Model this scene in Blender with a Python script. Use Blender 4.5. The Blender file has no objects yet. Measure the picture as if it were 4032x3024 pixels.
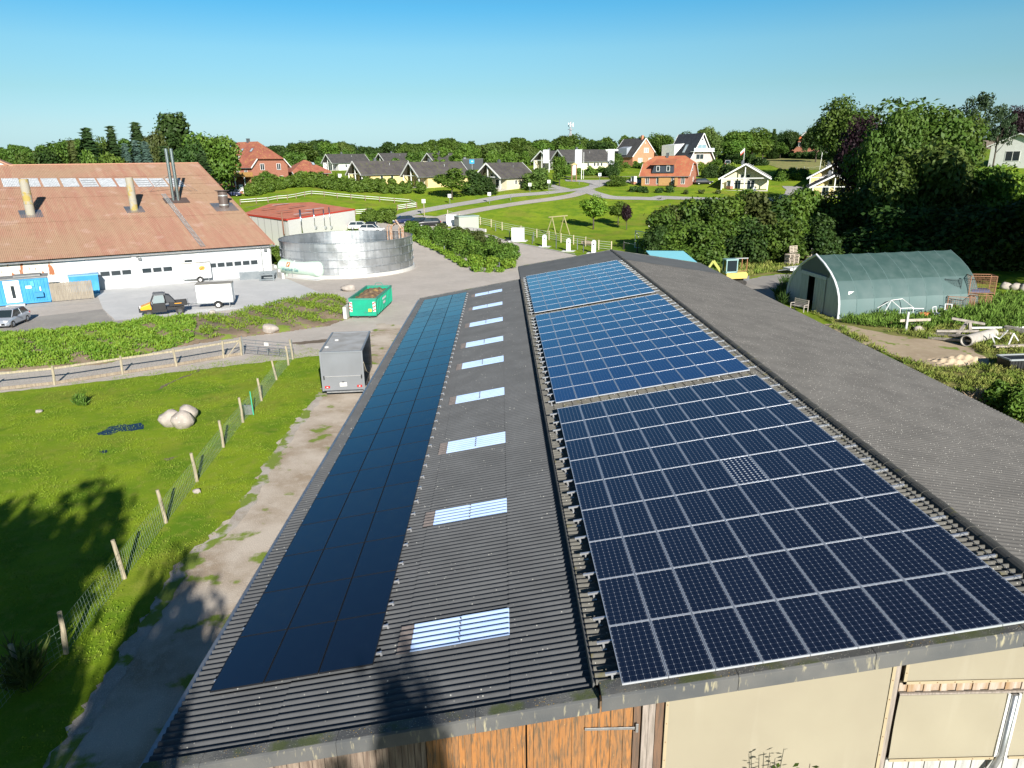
import bpy, math, random, bmesh
import numpy as np
from mathutils import Vector, Matrix
from mathutils.geometry import delaunay_2d_cdt
random.seed(7); RNG = np.random.default_rng(7)
SC = bpy.context.scene; COL = SC.collection
R = math.radians
# ---------------------------------------------------------------- camera
FPX, PITCH, YAW, ROLL = 2772.77, 0.3039, 0.0127, -0.0150
CAMZ = 13.0
cp, sp, cy, sy = math.cos(PITCH), math.sin(PITCH), math.cos(YAW), math.sin(YAW)
FW = np.array([sy*cp, cy*cp, -sp]); R0 = np.array([cy, -sy, 0.0]); U0 = np.cross(R0, FW)
RT = R0*math.cos(ROLL)+U0*math.sin(ROLL); UP = U0*math.cos(ROLL)-R0*math.sin(ROLL)
cam = bpy.data.cameras.new('camera'); cob = bpy.data.objects.new('camera', cam); COL.objects.link(cob)
cam.sensor_width = 36; cam.lens = 36*FPX/4032; cam.clip_start = .5; cam.clip_end = 8000
cob.matrix_world = Matrix(((RT[0], UP[0], -FW[0], 0), (RT[1], UP[1], -FW[1], 0), (RT[2], UP[2], -FW[2], CAMZ), (0, 0, 0, 1)))
SC.camera = cob
# ---------------------------------------------------------------- world and sun
SUN = Vector((.2583, -.8802, .3982)).normalized()      # towards the sun
wd = bpy.data.worlds.new('World'); SC.world = wd; wd.use_nodes = True
nt = wd.node_tree; nt.nodes.clear()
sky = nt.nodes.new('ShaderNodeTexSky'); sky.sky_type = 'NISHITA'; sky.sun_disc = False
sky.sun_elevation = math.asin(SUN.z); sky.sun_rotation = math.atan2(SUN.x, SUN.y)
sky.altitude = 20; sky.air_density = 1.0; sky.dust_density = 0.6; sky.ozone_density = 1.0
tg = nt.nodes.new('ShaderNodeTexCoord'); sx = nt.nodes.new('ShaderNodeSeparateXYZ'); nt.links.new(tg.outputs['Generated'], sx.inputs[0])
rp = nt.nodes.new('ShaderNodeValToRGB'); nt.links.new(sx.outputs[2], rp.inputs[0]); el = rp.color_ramp.elements
el[0].position = 0.0; el[0].color = (.31, .49, .78, 1); el[1].position = 1.0; el[1].color = (.13, .20, .28, 1)
for ps, cc in ((.014, (.33, .50, .79)), (.049, (.36, .49, .65)), (.09, (.33, .49, .56)), (.139, (.31, .53, .60)), (.187, (.18, .50, .64)), (.30, (.13, .33, .48)), (.55, (.13, .23, .33))):
    q_ = el.new(ps); q_.color = (*cc, 1)
hs = nt.nodes.new('ShaderNodeMix'); hs.data_type = 'RGBA'; hs.blend_type = 'MULTIPLY'; hs.inputs[0].default_value = 1
bg = nt.nodes.new('ShaderNodeBackground'); bg.inputs[1].default_value = 0.115
ow = nt.nodes.new('ShaderNodeOutputWorld')
nt.links.new(sky.outputs[0], hs.inputs[6]); nt.links.new(rp.outputs[0], hs.inputs[7]); nt.links.new(hs.outputs[2], bg.inputs[0]); nt.links.new(bg.outputs[0], ow.inputs[0])
sl = bpy.data.lights.new('sun', 'SUN'); sl.energy = 5.0; sl.angle = R(.53); sl.color = (1, .95, .88)
so = bpy.data.objects.new('sun', sl); COL.objects.link(so); so.rotation_euler = SUN.to_track_quat('Z', 'Y').to_euler(); so.location = (0, -40, 60)
SC.view_settings.view_transform = 'Standard'; SC.view_settings.look = 'None'; SC.view_settings.exposure = 0.75; SC.view_settings.gamma = 1
SC.cycles.max_bounces = 6; SC.cycles.diffuse_bounces = 2; SC.cycles.glossy_bounces = 3; SC.cycles.transmission_bounces = 3
SC.cycles.transparent_max_bounces = 6; SC.cycles.use_adaptive_sampling = True; SC.cycles.caustics_reflective = False; SC.cycles.caustics_refractive = False
# ---------------------------------------------------------------- terrain heights (metres above the farmyard)
TX = [-1500, -700, -300, -120, -60, -20, 20, 60, 120, 300, 900]
TY = [-400, 100, 115, 130, 145, 160, 180, 200, 240, 320, 500, 900, 1600, 4000]
TZ = [[0]*11, [0, 0, 0, 0, 0, 0, 0, 0, 1, 2, 2],
      [0, 0, 0, .3, .5, .35, .3, .4, 2, 4, 4], [2, 2, 2, 2, 2, 1.3, .6, 1.0, 4, 6, 6],
      [5, 5, 5, 5, 4.6, 2.9, 1.5, 2.6, 6, 9, 9], [7, 7, 7, 7, 6.4, 4.8, 3.6, 4.4, 8, 11, 11],
      [9, 9, 9, 9, 8.4, 7.4, 6.3, 6.6, 10, 13, 13], [10, 10, 10, 10, 9.5, 8.6, 8.5, 8.9, 11.5, 15, 15],
      [13, 12, 11, 11, 10.6, 10, 11.2, 12, 13, 18, 18], [16, 14, 12, 12, 12, 12, 12.5, 13, 15, 20, 20],
      [22, 20, 14, 13, 13, 13.5, 14.5, 15, 17, 22, 22], [38, 34, 24, 15, 15, 15, 15, 15, 16, 20, 22],
      [60, 50, 30, 20, 18, 18, 18, 18, 18, 22, 22], [70, 60, 30, 20, 18, 18, 18, 18, 18, 22, 22]]
TX = np.array(TX, float); TY = np.array(TY, float); TZ = np.array(TZ, float)
def _sl(T):                                            # monotone slopes for smooth interpolation
    return T
def hgt(x, y):
    x = np.clip(np.asarray(x, float), TX[0], TX[-1]-.01); y = np.clip(np.asarray(y, float), TY[0], TY[-1]-.01)
    i = np.clip(np.searchsorted(TX, x, 'right')-1, 0, len(TX)-2); j = np.clip(np.searchsorted(TY, y, 'right')-1, 0, len(TY)-2)
    u = (x-TX[i])/(TX[i+1]-TX[i]); v = (y-TY[j])/(TY[j+1]-TY[j])
    u = u*.5+(u*u*(3-2*u))*.5; v = v*.75+(v*v*(3-2*v))*.25
    return TZ[j, i]*(1-u)*(1-v)+TZ[j, i+1]*u*(1-v)+TZ[j+1, i]*(1-u)*v+TZ[j+1, i+1]*u*v
def H(x, y): return float(hgt(x, y))
# ---------------------------------------------------------------- measuring helpers (display pixels of the photo, 2212 wide)
S = 1.82278
def ray(x, y): return FW+RT*(x*S-2016)/FPX-UP*(y*S-1512)/FPX
def AY(x, y, Y):
    d = ray(x, y); p = d*(Y/d[1]); return Vector((p[0], p[1], p[2]+CAMZ))
def AZ(x, y, z=0.0):
    d = ray(x, y); p = d*((z-CAMZ)/d[2]); return Vector((p[0], p[1], z))
def G(x, y):
    d = ray(x, y); d = d/d[1]; Ys = np.concatenate([np.arange(5, 260, .25), np.arange(260, 1500, 2)])
    z = CAMZ+d[2]*Ys; k = np.nonzero(z <= hgt(d[0]*Ys, Ys))[0]
    Y = Ys[k[0]] if len(k) else 1400.
    return Vector((d[0]*Y, Y, H(d[0]*Y, Y)))
def PP(x, y, P, n):
    d = Vector(ray(x, y)); c = Vector((0, 0, CAMZ)); t = (Vector(P)-c).dot(n)/d.dot(n); return c+d*t
C1 = lambda a, b: (a*.2480, 192+b*.2480)
C2 = lambda a, b: (438.9+a*.2480, 219.4+b*.2480)
C3 = lambda a, b: (877.7+a*.2480, 246.9+b*.2480)
C4 = lambda a, b: (1316.6+a*.2480, 192+b*.2480)
C5 = lambda a, b: (1663.4+a*.2480, 164.6+b*.2480)
CL = lambda a, b: (a*.3224, 548.6+b*.3224)
C6 = lambda a, b: (1591+a*.2811, 493.8+b*.2811)
# ---------------------------------------------------------------- object helpers
def link(o, parent=None):
    COL.objects.link(o)
    if parent: o.parent = parent
    return o
def tag(o, label=None, cat=None, group=None, kind=None):
    if label: o['label'] = label
    if cat: o['category'] = cat
    if group: o['group'] = group
    if kind: o['kind'] = kind
    return o
def thing(name, label, cat, loc=(0, 0, 0), rz=0, group=None):
    o = bpy.data.objects.new(name, None); o.empty_display_size = .3; COL.objects.link(o)
    o.location = loc; o.rotation_euler = (0, 0, rz); return tag(o, label, cat, group)
def copy_tree(o, parent=None):
    c = o.copy(); COL.objects.link(c); c.parent = parent
    for ch in o.children: copy_tree(ch, c)
    return c
class MB:
    def __init__(s): s.v = []; s.f = []; s.m = []
    def add(s, vs, fs, m=0):
        b = len(s.v); s.v += [tuple(v) for v in vs]; s.f += [tuple(b+i for i in f) for f in fs]; s.m += [m]*len(fs); return s
    def box(s, c, d, rz=0, m=0, taper=1.0, M=None):
        x, y, z = d[0]/2, d[1]/2, d[2]/2; vs = []
        for k in (-1, 1):
            t = 1 if k < 0 else taper
            for a, b in ((-1, -1), (1, -1), (1, 1), (-1, 1)): vs.append(Vector((a*x*t, b*y*t, k*z)))
        if M is not None: vs = [M @ v for v in vs]
        if rz: ca, sa = math.cos(rz), math.sin(rz); vs = [Vector((v.x*ca-v.y*sa, v.x*sa+v.y*ca, v.z)) for v in vs]
        vs = [v+Vector(c) for v in vs]
        return s.add(vs, [(3, 2, 1, 0), (4, 5, 6, 7), (0, 1, 5, 4), (1, 2, 6, 5), (2, 3, 7, 6), (3, 0, 4, 7)], m)
    def bx(s, a, b, m=0):
        return s.box([(a[i]+b[i])/2 for i in range(3)], [abs(b[i]-a[i]) for i in range(3)], m=m)
    def bar(s, p, q, w, h=None, m=0, up=(0, 0, 1)):
        h = h or w; p = Vector(p); q = Vector(q); d = (q-p); L = d.length; d.normalize()
        u = Vector(up); x = d.cross(u)
        if x.length < 1e-3: x = d.cross(Vector((1, 0, 0)))
        x.normalize(); z = x.cross(d); vs = []
        for c in (p, q):
            for a, b in ((-1, -1), (1, -1), (1, 1), (-1, 1)): vs.append(c+x*a*w/2+z*b*h/2)
        return s.add(vs, [(3, 2, 1, 0), (4, 5, 6, 7), (0, 1, 5, 4), (1, 2, 6, 5), (2, 3, 7, 6), (3, 0, 4, 7)], m)
    def tube(s, pts, r, n=8, m=0, cap=True):
        pts = [Vector(p) for p in pts]; rs = r if isinstance(r, (list, tuple)) else [r]*len(pts); b = len(s.v)
        px = None
        for i, p in enumerate(pts):
            d = (pts[min(i+1, len(pts)-1)]-pts[max(i-1, 0)]).normalized()
            x = (px-d*px.dot(d)) if px else d.cross(Vector((0, 0, 1)) if abs(d.z) < .9 else Vector((1, 0, 0)))
            x.normalize(); px = x; y = d.cross(x)
            for k in range(n):
                a = 2*math.pi*k/n; s.v.append(tuple(p+(x*math.cos(a)+y*math.sin(a))*rs[i]))
        for i in range(len(pts)-1):
            for k in range(n):
                a = b+i*n+k; c = b+i*n+(k+1) % n; s.f.append((a, c, c+n, a+n)); s.m.append(m)
        if cap:
            s.f.append(tuple(b+k for k in reversed(range(n)))); s.m.append(m)
            s.f.append(tuple(b+(len(pts)-1)*n+k for k in range(n))); s.m.append(m)
        return s
    def prism(s, prof, a, b, axis='x', m=0):           # closed profile (2D) extruded between a and b along an axis
        n = len(prof)
        f = {'x': lambda t, p: (t, p[0], p[1]), 'y': lambda t, p: (p[0], t, p[1]), 'z': lambda t, p: (p[0], p[1], t)}[axis]
        vs = [f(a, p) for p in prof]+[f(b, p) for p in prof]
        fs = [tuple(range(n))[::-1], tuple(range(n, 2*n))]+[(i, (i+1) % n, n+(i+1) % n, n+i) for i in range(n)]
        return s.add(vs, fs, m)
    def lathe(s, prof, n=24, c=(0, 0, 0), m=0, axis='z'):
        b = len(s.v)
        for r, z in prof:
            for k in range(n):
                a = 2*math.pi*k/n; p = (r*math.cos(a), r*math.sin(a), z)
                if axis == 'x': p = (z, r*math.cos(a), r*math.sin(a))
                if axis == 'y': p = (r*math.sin(a), z, r*math.cos(a))
                s.v.append((p[0]+c[0], p[1]+c[1], p[2]+c[2]))
        for i in range(len(prof)-1):
            for k in range(n):
                a = b+i*n+k; d = b+i*n+(k+1) % n; s.f.append((a, d, d+n, a+n)); s.m.append(m)
        return s
    def grid(s, fn, nu, nv, m=0):
        b = len(s.v)
        for i in range(nu+1):
            for j in range(nv+1): s.v.append(tuple(fn(i/nu, j/nv)))
        for i in range(nu):
            for j in range(nv):
                a = b+i*(nv+1)+j; s.f.append((a, a+nv+1, a+nv+2, a+1)); s.m.append(m)
        return s
    def blob(s, c, r, m=0, rough=.15, n=10, seed=0):
        rr = random.Random(seed*31+5); ph = [rr.uniform(0, 6.3) for _ in range(6)]
        def fn(u, v):
            a = u*2*math.pi; t = v*math.pi; d = (math.sin(t)*math.cos(a), math.sin(t)*math.sin(a), math.cos(t))
            k = 1+rough*(math.sin(3*d[0]+ph[0])*math.sin(2.5*d[1]+ph[1])+.6*math.sin(5*d[2]+ph[2]+2*d[0])+.3*math.sin(9*d[1]+ph[3])*math.sin(8*d[0]+ph[4]))
            return (c[0]+d[0]*r[0]*k, c[1]+d[1]*r[1]*k, c[2]+d[2]*r[2]*k)
        return s.grid(fn, n*2, n, m)
    def build(s, name, mats, parent=None, smooth=False, bevel=0, loc=None):
        me = bpy.data.meshes.new(name); me.from_pydata(s.v, [], s.f)
        for mt in (mats if isinstance(mats, (list, tuple)) else [mats]): me.materials.append(mt)
        me.polygons.foreach_set('material_index', s.m)
        if smooth: me.polygons.foreach_set('use_smooth', [True]*len(s.f))
        me.update(); o = bpy.data.objects.new(name, me)
        if loc is not None: o.location = loc
        if bevel:
            b = o.modifiers.new('bevel', 'BEVEL'); b.width = bevel; b.segments = 2; b.limit_method = 'ANGLE'
        return link(o, parent)
def npmesh(name, V, F, mats, parent=None, smooth=False):
    me = bpy.data.meshes.new(name); V = np.asarray(V, np.float32); F = np.asarray(F, np.int32); k = F.shape[1]
    me.vertices.add(len(V)); me.vertices.foreach_set('co', V.ravel())
    me.loops.add(F.size); me.loops.foreach_set('vertex_index', F.ravel())
    me.polygons.add(len(F)); me.polygons.foreach_set('loop_start', np.arange(0, F.size, k, dtype=np.int32))
    if smooth: me.polygons.foreach_set('use_smooth', np.ones(len(F), bool))
    for mt in (mats if isinstance(mats, (list, tuple)) else [mats]): me.materials.append(mt)
    me.update(calc_edges=True); me.validate()
    return me
def ob(name, me, parent=None): return link(bpy.data.objects.new(name, me), parent)
def text(body, size, mat, parent, loc, rot, name='lettering', ext=.004):
    cu = bpy.data.curves.new(name, 'FONT'); cu.body = body; cu.size = size; cu.extrude = ext; cu.align_x = 'CENTER'; cu.align_y = 'CENTER'
    t = bpy.data.objects.new(name, cu); COL.objects.link(t); dg = bpy.context.evaluated_depsgraph_get()
    me = bpy.data.meshes.new_from_object(t.evaluated_get(dg)); bpy.data.objects.remove(t)
    me.materials.clear(); me.materials.append(mat); o = ob(name, me, parent); o.location = loc; o.rotation_euler = rot; return o
# ---------------------------------------------------------------- materials
MC = {}
def mat(name, col, rough=.7, metal=0, col2=None, scale=3, detail=4, bump=0, bscale=None, spec=.5, mix=(.35, .65), coat=0, trans=0, rand=0, stretch=None, col3=None, s3=30, t3=(.6, .68), emit=0):
    if name in MC: return MC[name]
    m = bpy.data.materials.new(name); m.use_nodes = True; t = m.node_tree; N = t.nodes; L = t.links
    b = N['Principled BSDF']; b.inputs['Roughness'].default_value = rough; b.inputs['Metallic'].default_value = metal
    b.inputs['Specular IOR Level'].default_value = spec; b.inputs['Coat Weight'].default_value = coat
    b.inputs['Transmission Weight'].default_value = trans
    b.inputs['Base Color'].default_value = (*col, 1)
    tc = N.new('ShaderNodeTexCoord'); src = tc.outputs['Object']
    if stretch:
        mp = N.new('ShaderNodeMapping'); mp.inputs['Scale'].default_value = stretch; L.new(src, mp.inputs[0]); src = mp.outputs[0]
    cur = None
    if col2:
        no = N.new('ShaderNodeTexNoise'); no.inputs['Scale'].default_value = scale; no.inputs['Detail'].default_value = detail; L.new(src, no.inputs[0])
        mr = N.new('ShaderNodeMapRange'); mr.inputs[1].default_value = mix[0]; mr.inputs[2].default_value = mix[1]; L.new(no.outputs[0], mr.inputs[0])
        mx = N.new('ShaderNodeMix'); mx.data_type = 'RGBA'; mx.inputs[6].default_value = (*col, 1); mx.inputs[7].default_value = (*col2, 1); L.new(mr.outputs[0], mx.inputs[0]); cur = mx.outputs[2]
    if col3:
        no = N.new('ShaderNodeTexNoise'); no.inputs['Scale'].default_value = s3; no.inputs['Detail'].default_value = 3; L.new(src, no.inputs[0])
        mr = N.new('ShaderNodeMapRange'); mr.inputs[1].default_value = t3[0]; mr.inputs[2].default_value = t3[1]; L.new(no.outputs[0], mr.inputs[0])
        mx = N.new('ShaderNodeMix'); mx.data_type = 'RGBA'; mx.inputs[6].default_value = (*col, 1); mx.inputs[7].default_value = (*col3, 1); L.new(mr.outputs[0], mx.inputs[0])
        if cur: L.new(cur, mx.inputs[6])
        cur = mx.outputs[2]
    if rand:
        oi = N.new('ShaderNodeObjectInfo'); mr = N.new('ShaderNodeMapRange'); mr.inputs[3].default_value = 1-rand; mr.inputs[4].default_value = 1+rand; L.new(oi.outputs['Random'], mr.inputs[0])
        h = N.new('ShaderNodeHueSaturation'); L.new(mr.outputs[0], h.inputs['Value']); h.inputs['Color'].default_value = (*col, 1)
        if cur: L.new(cur, h.inputs['Color'])
        cur = h.outputs[0]
    if cur: L.new(cur, b.inputs['Base Color'])
    if bump:
        no = N.new('ShaderNodeTexNoise'); no.inputs['Scale'].default_value = bscale or scale*4; no.inputs['Detail'].default_value = 4; L.new(src, no.inputs[0])
        bp = N.new('ShaderNodeBump'); bp.inputs['Strength'].default_value = bump; bp.inputs['Distance'].default_value = .05; L.new(no.outputs[0], bp.inputs['Height']); L.new(bp.outputs[0], b.inputs['Normal'])
    if emit: b.inputs['Emission Strength'].default_value = emit
    MC[name] = m; return m
class NB:                                              # small node builder for the special materials
    def __init__(s, name, rough=.6, metal=0):
        s.m = bpy.data.materials.new(name); s.m.use_nodes = True; s.N = s.m.node_tree.nodes; s.L = s.m.node_tree.links; s.b = s.N['Principled BSDF']
        s.b.inputs['Roughness'].default_value = rough; s.b.inputs['Metallic'].default_value = metal; s.tc = s.N.new('ShaderNodeTexCoord').outputs['Object']; MC[name] = s.m
    def _i(s, sock, v):
        if hasattr(v, 'is_output'): s.L.new(v, sock)
        else: sock.default_value = v
    def math(s, op, a, b=0, c=0):
        n = s.N.new('ShaderNodeMath'); n.operation = op; s._i(n.inputs[0], a); s._i(n.inputs[1], b); s._i(n.inputs[2], c); return n.outputs[0]
    def xyz(s, v=None):
        n = s.N.new('ShaderNodeSeparateXYZ'); s.L.new(v or s.tc, n.inputs[0]); return n.outputs
    def noise(s, scale, detail=4, vec=None, rough=.5):
        n = s.N.new('ShaderNodeTexNoise'); n.inputs['Scale'].default_value = scale; n.inputs['Detail'].default_value = detail; n.inputs['Roughness'].default_value = rough; s.L.new(vec or s.tc, n.inputs[0]); return n.outputs[0]
    def vor(s, scale, vec=None, out='Distance'):
        n = s.N.new('ShaderNodeTexVoronoi'); n.inputs['Scale'].default_value = scale; s.L.new(vec or s.tc, n.inputs[0]); return n.outputs[out]
    def map(s, sc, vec=None):
        n = s.N.new('ShaderNodeMapping'); n.inputs['Scale'].default_value = sc; s.L.new(vec or s.tc, n.inputs[0]); return n.outputs[0]
    def rng(s, v, a, b, c=0., d=1.):
        n = s.N.new('ShaderNodeMapRange'); s._i(n.inputs[0], v); n.inputs[1].default_value = a; n.inputs[2].default_value = b; n.inputs[3].default_value = c; n.inputs[4].default_value = d; return n.outputs[0]
    def mix(s, f, a, b):
        n = s.N.new('ShaderNodeMix'); n.data_type = 'RGBA'; s._i(n.inputs[0], f)
        for k, v in ((6, a), (7, b)): s._i(n.inputs[k], v if hasattr(v, 'is_output') else (*v, 1))
        return n.outputs[2]
    def color(s, c): s._i(s.b.inputs['Base Color'], c if hasattr(c, 'is_output') else (*c, 1))
    def bump(s, h, st=.3, d=.05):
        n = s.N.new('ShaderNodeBump'); n.inputs['Strength'].default_value = st; n.inputs['Distance'].default_value = d; s.L.new(h, n.inputs['Height']); s.L.new(n.outputs[0], s.b.inputs['Normal'])
M_white = mat('white_paint', (.78, .78, .76), .5, col2=(.70, .70, .67), scale=1.5)
M_galv = mat('galvanised_steel', (.50, .52, .53), .38, .8, col2=(.36, .38, .4), scale=6)
M_black = mat('black_plastic', (.015, .015, .017), .5)
M_rubber = mat('rubber', (.02, .02, .02), .85, col2=(.05, .045, .04), scale=8)
M_glass = mat('window_glass', (.02, .03, .035), .08, spec=.8)
M_wood = mat('weathered_wood', (.30, .25, .18), .85, col2=(.19, .15, .11), scale=3, stretch=(6, 6, .8), bump=.3)
M_postw = mat('fence_post_wood', (.42, .36, .25), .85, col2=(.26, .23, .16), scale=2, stretch=(8, 8, 1), bump=.3)
M_grey = mat('grey_metal', (.12, .13, .14), .5, .5, col2=(.17, .18, .19), scale=5)
M_steel = mat('bright_aluminium', (.80, .81, .83), .28, .75)
M_red = mat('red_lamp', (.5, .01, .01), .25)
# ================================================================ MAIN BARN
def roofmat(name, c, c2, lich, amt, sc=14, moss=None):
    n = NB(name, .85); base = n.mix(n.rng(n.noise(.9, 5), .35, .65), c, c2)
    base = n.mix(n.rng(n.noise(9, 3), .3, .8, 0, .5), base, tuple(v*.7 for v in c))
    d = n.math('MULTIPLY', n.rng(n.vor(sc), .16, .10), n.rng(n.noise(2.2, 4), amt, amt+.12))
    base = n.mix(d, base, lich)
    if moss: base = n.mix(n.rng(n.noise(3.1, 5), .60, .70), base, moss)
    n.color(base); n.bump(n.noise(40, 3), .25, .02); return n.m
M_corr = roofmat('corrugated_fibre_cement', (.098, .103, .108), (.075, .079, .083), (.40, .40, .36), .5, 9)
M_east = roofmat('weathered_corrugated_sheet', (.135, .128, .118), (.10, .095, .088), (.60, .58, .52), .33, 15)
M_tile = roofmat('old_lichen_tile', (.15, .145, .125), (.10, .097, .088), (.55, .53, .47), .35, 12, (.12, .11, .05))
M_new = roofmat('newer_dark_sheet', (.085, .092, .097), (.068, .074, .079), (.2, .2, .19), .8)
n = NB('lichen_verge', .9)
b0 = n.mix(n.rng(n.noise(1.6, 5), .4, .6), (.085, .088, .09), (.15, .15, .14))
b0 = n.mix(n.math('MULTIPLY', n.rng(n.vor(26), .22, .12), n.rng(n.noise(3, 4), .36, .48)), b0, (.50, .50, .42))
b0 = n.mix(n.math('MULTIPLY', n.rng(n.vor(17), .2, .1), n.rng(n.noise(2.1, 4), .47, .54)), b0, (.60, .36, .04))
b0 = n.mix(n.math('MULTIPLY', n.rng(n.noise(1.4, 6), .52, .62), .8), b0, (.075, .10, .02)); n.color(b0); n.bump(n.noise(50, 4), .5, .03); M_verge = n.m
n = NB('stained_fascia', .8)
b0 = n.mix(n.rng(n.noise(1.2, 5), .35, .65), (.075, .08, .083), (.115, .115, .11))
b0 = n.mix(n.rng(n.noise(4, 5, n.map((3, 3, .6))), .60, .72), b0, (.33, .30, .2)); n.color(b0); n.bump(n.noise(30, 3), .2, .02); M_fascia = n.m
TL, TU = math.tan(.1717), math.tan(.1586)
zL = lambda x: 2.585+(x+6.17)*TL
zU = lambda x: 4.17+(x-1.95)*TU
RX, RZ = 9.87, zU(9.87); EX = 18.0
zE = lambda x: RZ-(x-RX)*.163
BARN = thing('long_barn', 'long low barn with dark roof, orange plank door and cream wind screens in the foreground', 'barn', (5.6, 10.4, 0))
BO = np.array([5.6, 10.4, 0.])
def corr(name, m, zf, x0, x1, Y0, Y1, pitch=.177, amp=.026, spw=8, breaks=(), step=.012, dz=0, parent=None, nx=1, solid=None):
    ny = int(round((Y1-Y0)/pitch*spw)); Y = np.linspace(Y0, Y1, ny+1); w = amp*np.cos(2*np.pi*(Y-10.4)/pitch)
    xs = [x0]+[b for b in breaks if x0 < b < x1]+[x1]; V = []; F = []
    for a, b in zip(xs[:-1], xs[1:]):
        XX = np.linspace(a, b+(.10 if b < x1 else 0), nx+1); o = len(V) if not V else sum(len(q) for q in V)
        up = zf(b) > zf(a)
        for k, x in enumerate(XX):
            lift = step*(1-(x-a)/(b-a)) if up else step*((x-a)/(b-a))
            V.append(np.stack([np.full(ny+1, x), Y, zf(x)+w+lift+dz], -1)-BO)
        for k in range(nx):
            i0 = o+k*(ny+1)+np.arange(ny); F.append(np.stack([i0, i0+ny+1, i0+ny+2, i0+1], -1))
    me = npmesh(name, np.concatenate(V), np.concatenate(F), m, smooth=True); o_ = ob(name, me, parent if parent else BARN)
    return o_
    return o_
JX = (-4.46, -2.21, .03)
lower = corr('lower_roof', M_corr, zL, -6.73, 1.9, 10.30, 57.3, breaks=JX, solid=.012)
upper = corr('upper_roof', M_tile, zU, 1.55, 9.84, 10.33, 56.2, pitch=.177, amp=.028, spw=7, breaks=[1.55+.35*k for k in range(1, 24)], step=.03, solid=.012)
upn = corr('roof_extension', M_new, zU, 1.55, 9.84, 56.15, 63.45, amp=.02, spw=6, breaks=(4.6, 7.2, 9.3), dz=.02, solid=.012)
east = corr('east_roof', M_east, zE, 9.90, EX, 10.33, 57.2, amp=.022, spw=6, breaks=(11.9, 14.0, 16.0), solid=.012)
corr('roof_extension', M_new, zE, 9.90, EX, 57.1, 63.45, amp=.02, spw=6, breaks=(11.9, 14.0, 16.0), dz=.015, solid=.012)
# ridge caps, one long row of half-round pieces
m = MB(); Y = 10.2; k = 0
while Y < 63.4:
    L_ = .42; r = .125+.012*(k % 2)
    pr_ = [(RX+math.cos(a)*r*1.15, RZ-.03+math.sin(a)*r) for a in np.linspace(-.15, math.pi+.15, 9)]
    m.prism([(p[0]-BO[0], p[1]) for p in pr_], Y-BO[1], Y+L_+.04-BO[1], 'y'); Y += L_; k += 1
m.build('ridge_cap', roofmat('ridge_tile', (.05, .05, .047), (.09, .088, .075), (.45, .43, .33), .5, 16, (.10, .095, .04)), BARN, smooth=False)
m = MB(); m.tube([(9.42-BO[0], y-BO[1], zU(9.42)+.21) for y in np.linspace(10.5, 55.8, 30)], .006, 5); m.build('lightning_wire', M_galv, BARN)
# verge pieces on the near gable
def verge(x0, x1, zf, drop, fs=.31, ya=10.38, yb=9.97, far=False):
    mb = MB(); hh = .045; P = []
    for x in (x0, x1):
        z = zf(x)+drop
        P += [(x, ya, z+hh), (x, yb+.04, z+hh), (x, yb, z+hh-.03), (x, yb, z+hh-fs), (x, yb+.03, z+hh-fs), (x, yb+.03, z-.02), (x, ya, z-.02)]
    P = [np.array(p)-BO for p in P]; nn = 7
    fs_ = [(i, (i+1) % nn, nn+(i+1) % nn, nn+i) for i in range(nn)]+[tuple(range(nn))[::-1], tuple(range(nn, 2*nn))]
    mb.add(P, fs_[:1], 0); b_ = len(mb.v)-2*nn
    mb.f += [tuple(b_+i for i in f) for f in fs_[1:]]; mb.m += [0 if i == 0 else 1 for i in range(1, len(fs_))]
    return mb.build('verge_piece', [M_verge, M_fascia], BARN, bevel=.008)
for a, b in ((-6.78, -5.62), (-5.615, -3.12), (-3.115, -.62), (-.615, 1.595)): verge(a, b, zL, .02, ya=10.42, yb=10.13)
for a, b in ((1.60, 3.95), (3.955, 6.28), (6.285, 8.78), (8.785, 9.86)): verge(a, b, zU, 0)
for a, b in ((9.88, 12.3), (12.305, 14.8), (14.805, 18.02)): verge(a, b, zE, 0)
def fverge(x0, x1, zf, y):
    mb = MB(); a = Vector((x0, y, zf(x0)+.01))-Vector(BO); b = Vector((x1, y, zf(x1)+.01))-Vector(BO); mb.bar(a, b, .12, .10); return mb.build('verge_piece', M_verge, BARN)
fverge(-6.75, 1.5, zL, 57.34); fverge(1.55, 9.85, zU, 63.5); fverge(9.88, 18, zE, 63.5)
mb = MB(); mb.bx((1.50-BO[0], 57.3-BO[1], zU(1.55)-.22), (1.545-BO[0], 63.5-BO[1], zU(1.55)+.03)); mb.build('fascia_board', M_black, BARN)
mb = MB(); mb.bx((1.50-BO[0], 10.4-BO[1], zU(1.55)-.22), (1.545-BO[0], 57.28-BO[1], zU(1.55)-.0)); mb.build('fascia_board', M_fascia, BARN)
for X, zf, ye in ((-6.80, zL, 57.3), (18.07, zE, 63.5)):
    mb = MB(); z = zf(-6.73 if X < 0 else 18)-.06
    mb.prism([(X-BO[0]+math.cos(a)*.07, z+math.sin(a)*.07) for a in np.linspace(math.pi, 2*math.pi, 7)], 10.3-BO[1], ye-BO[1], 'y'); mb.build('gutter', M_galv, BARN)
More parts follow.
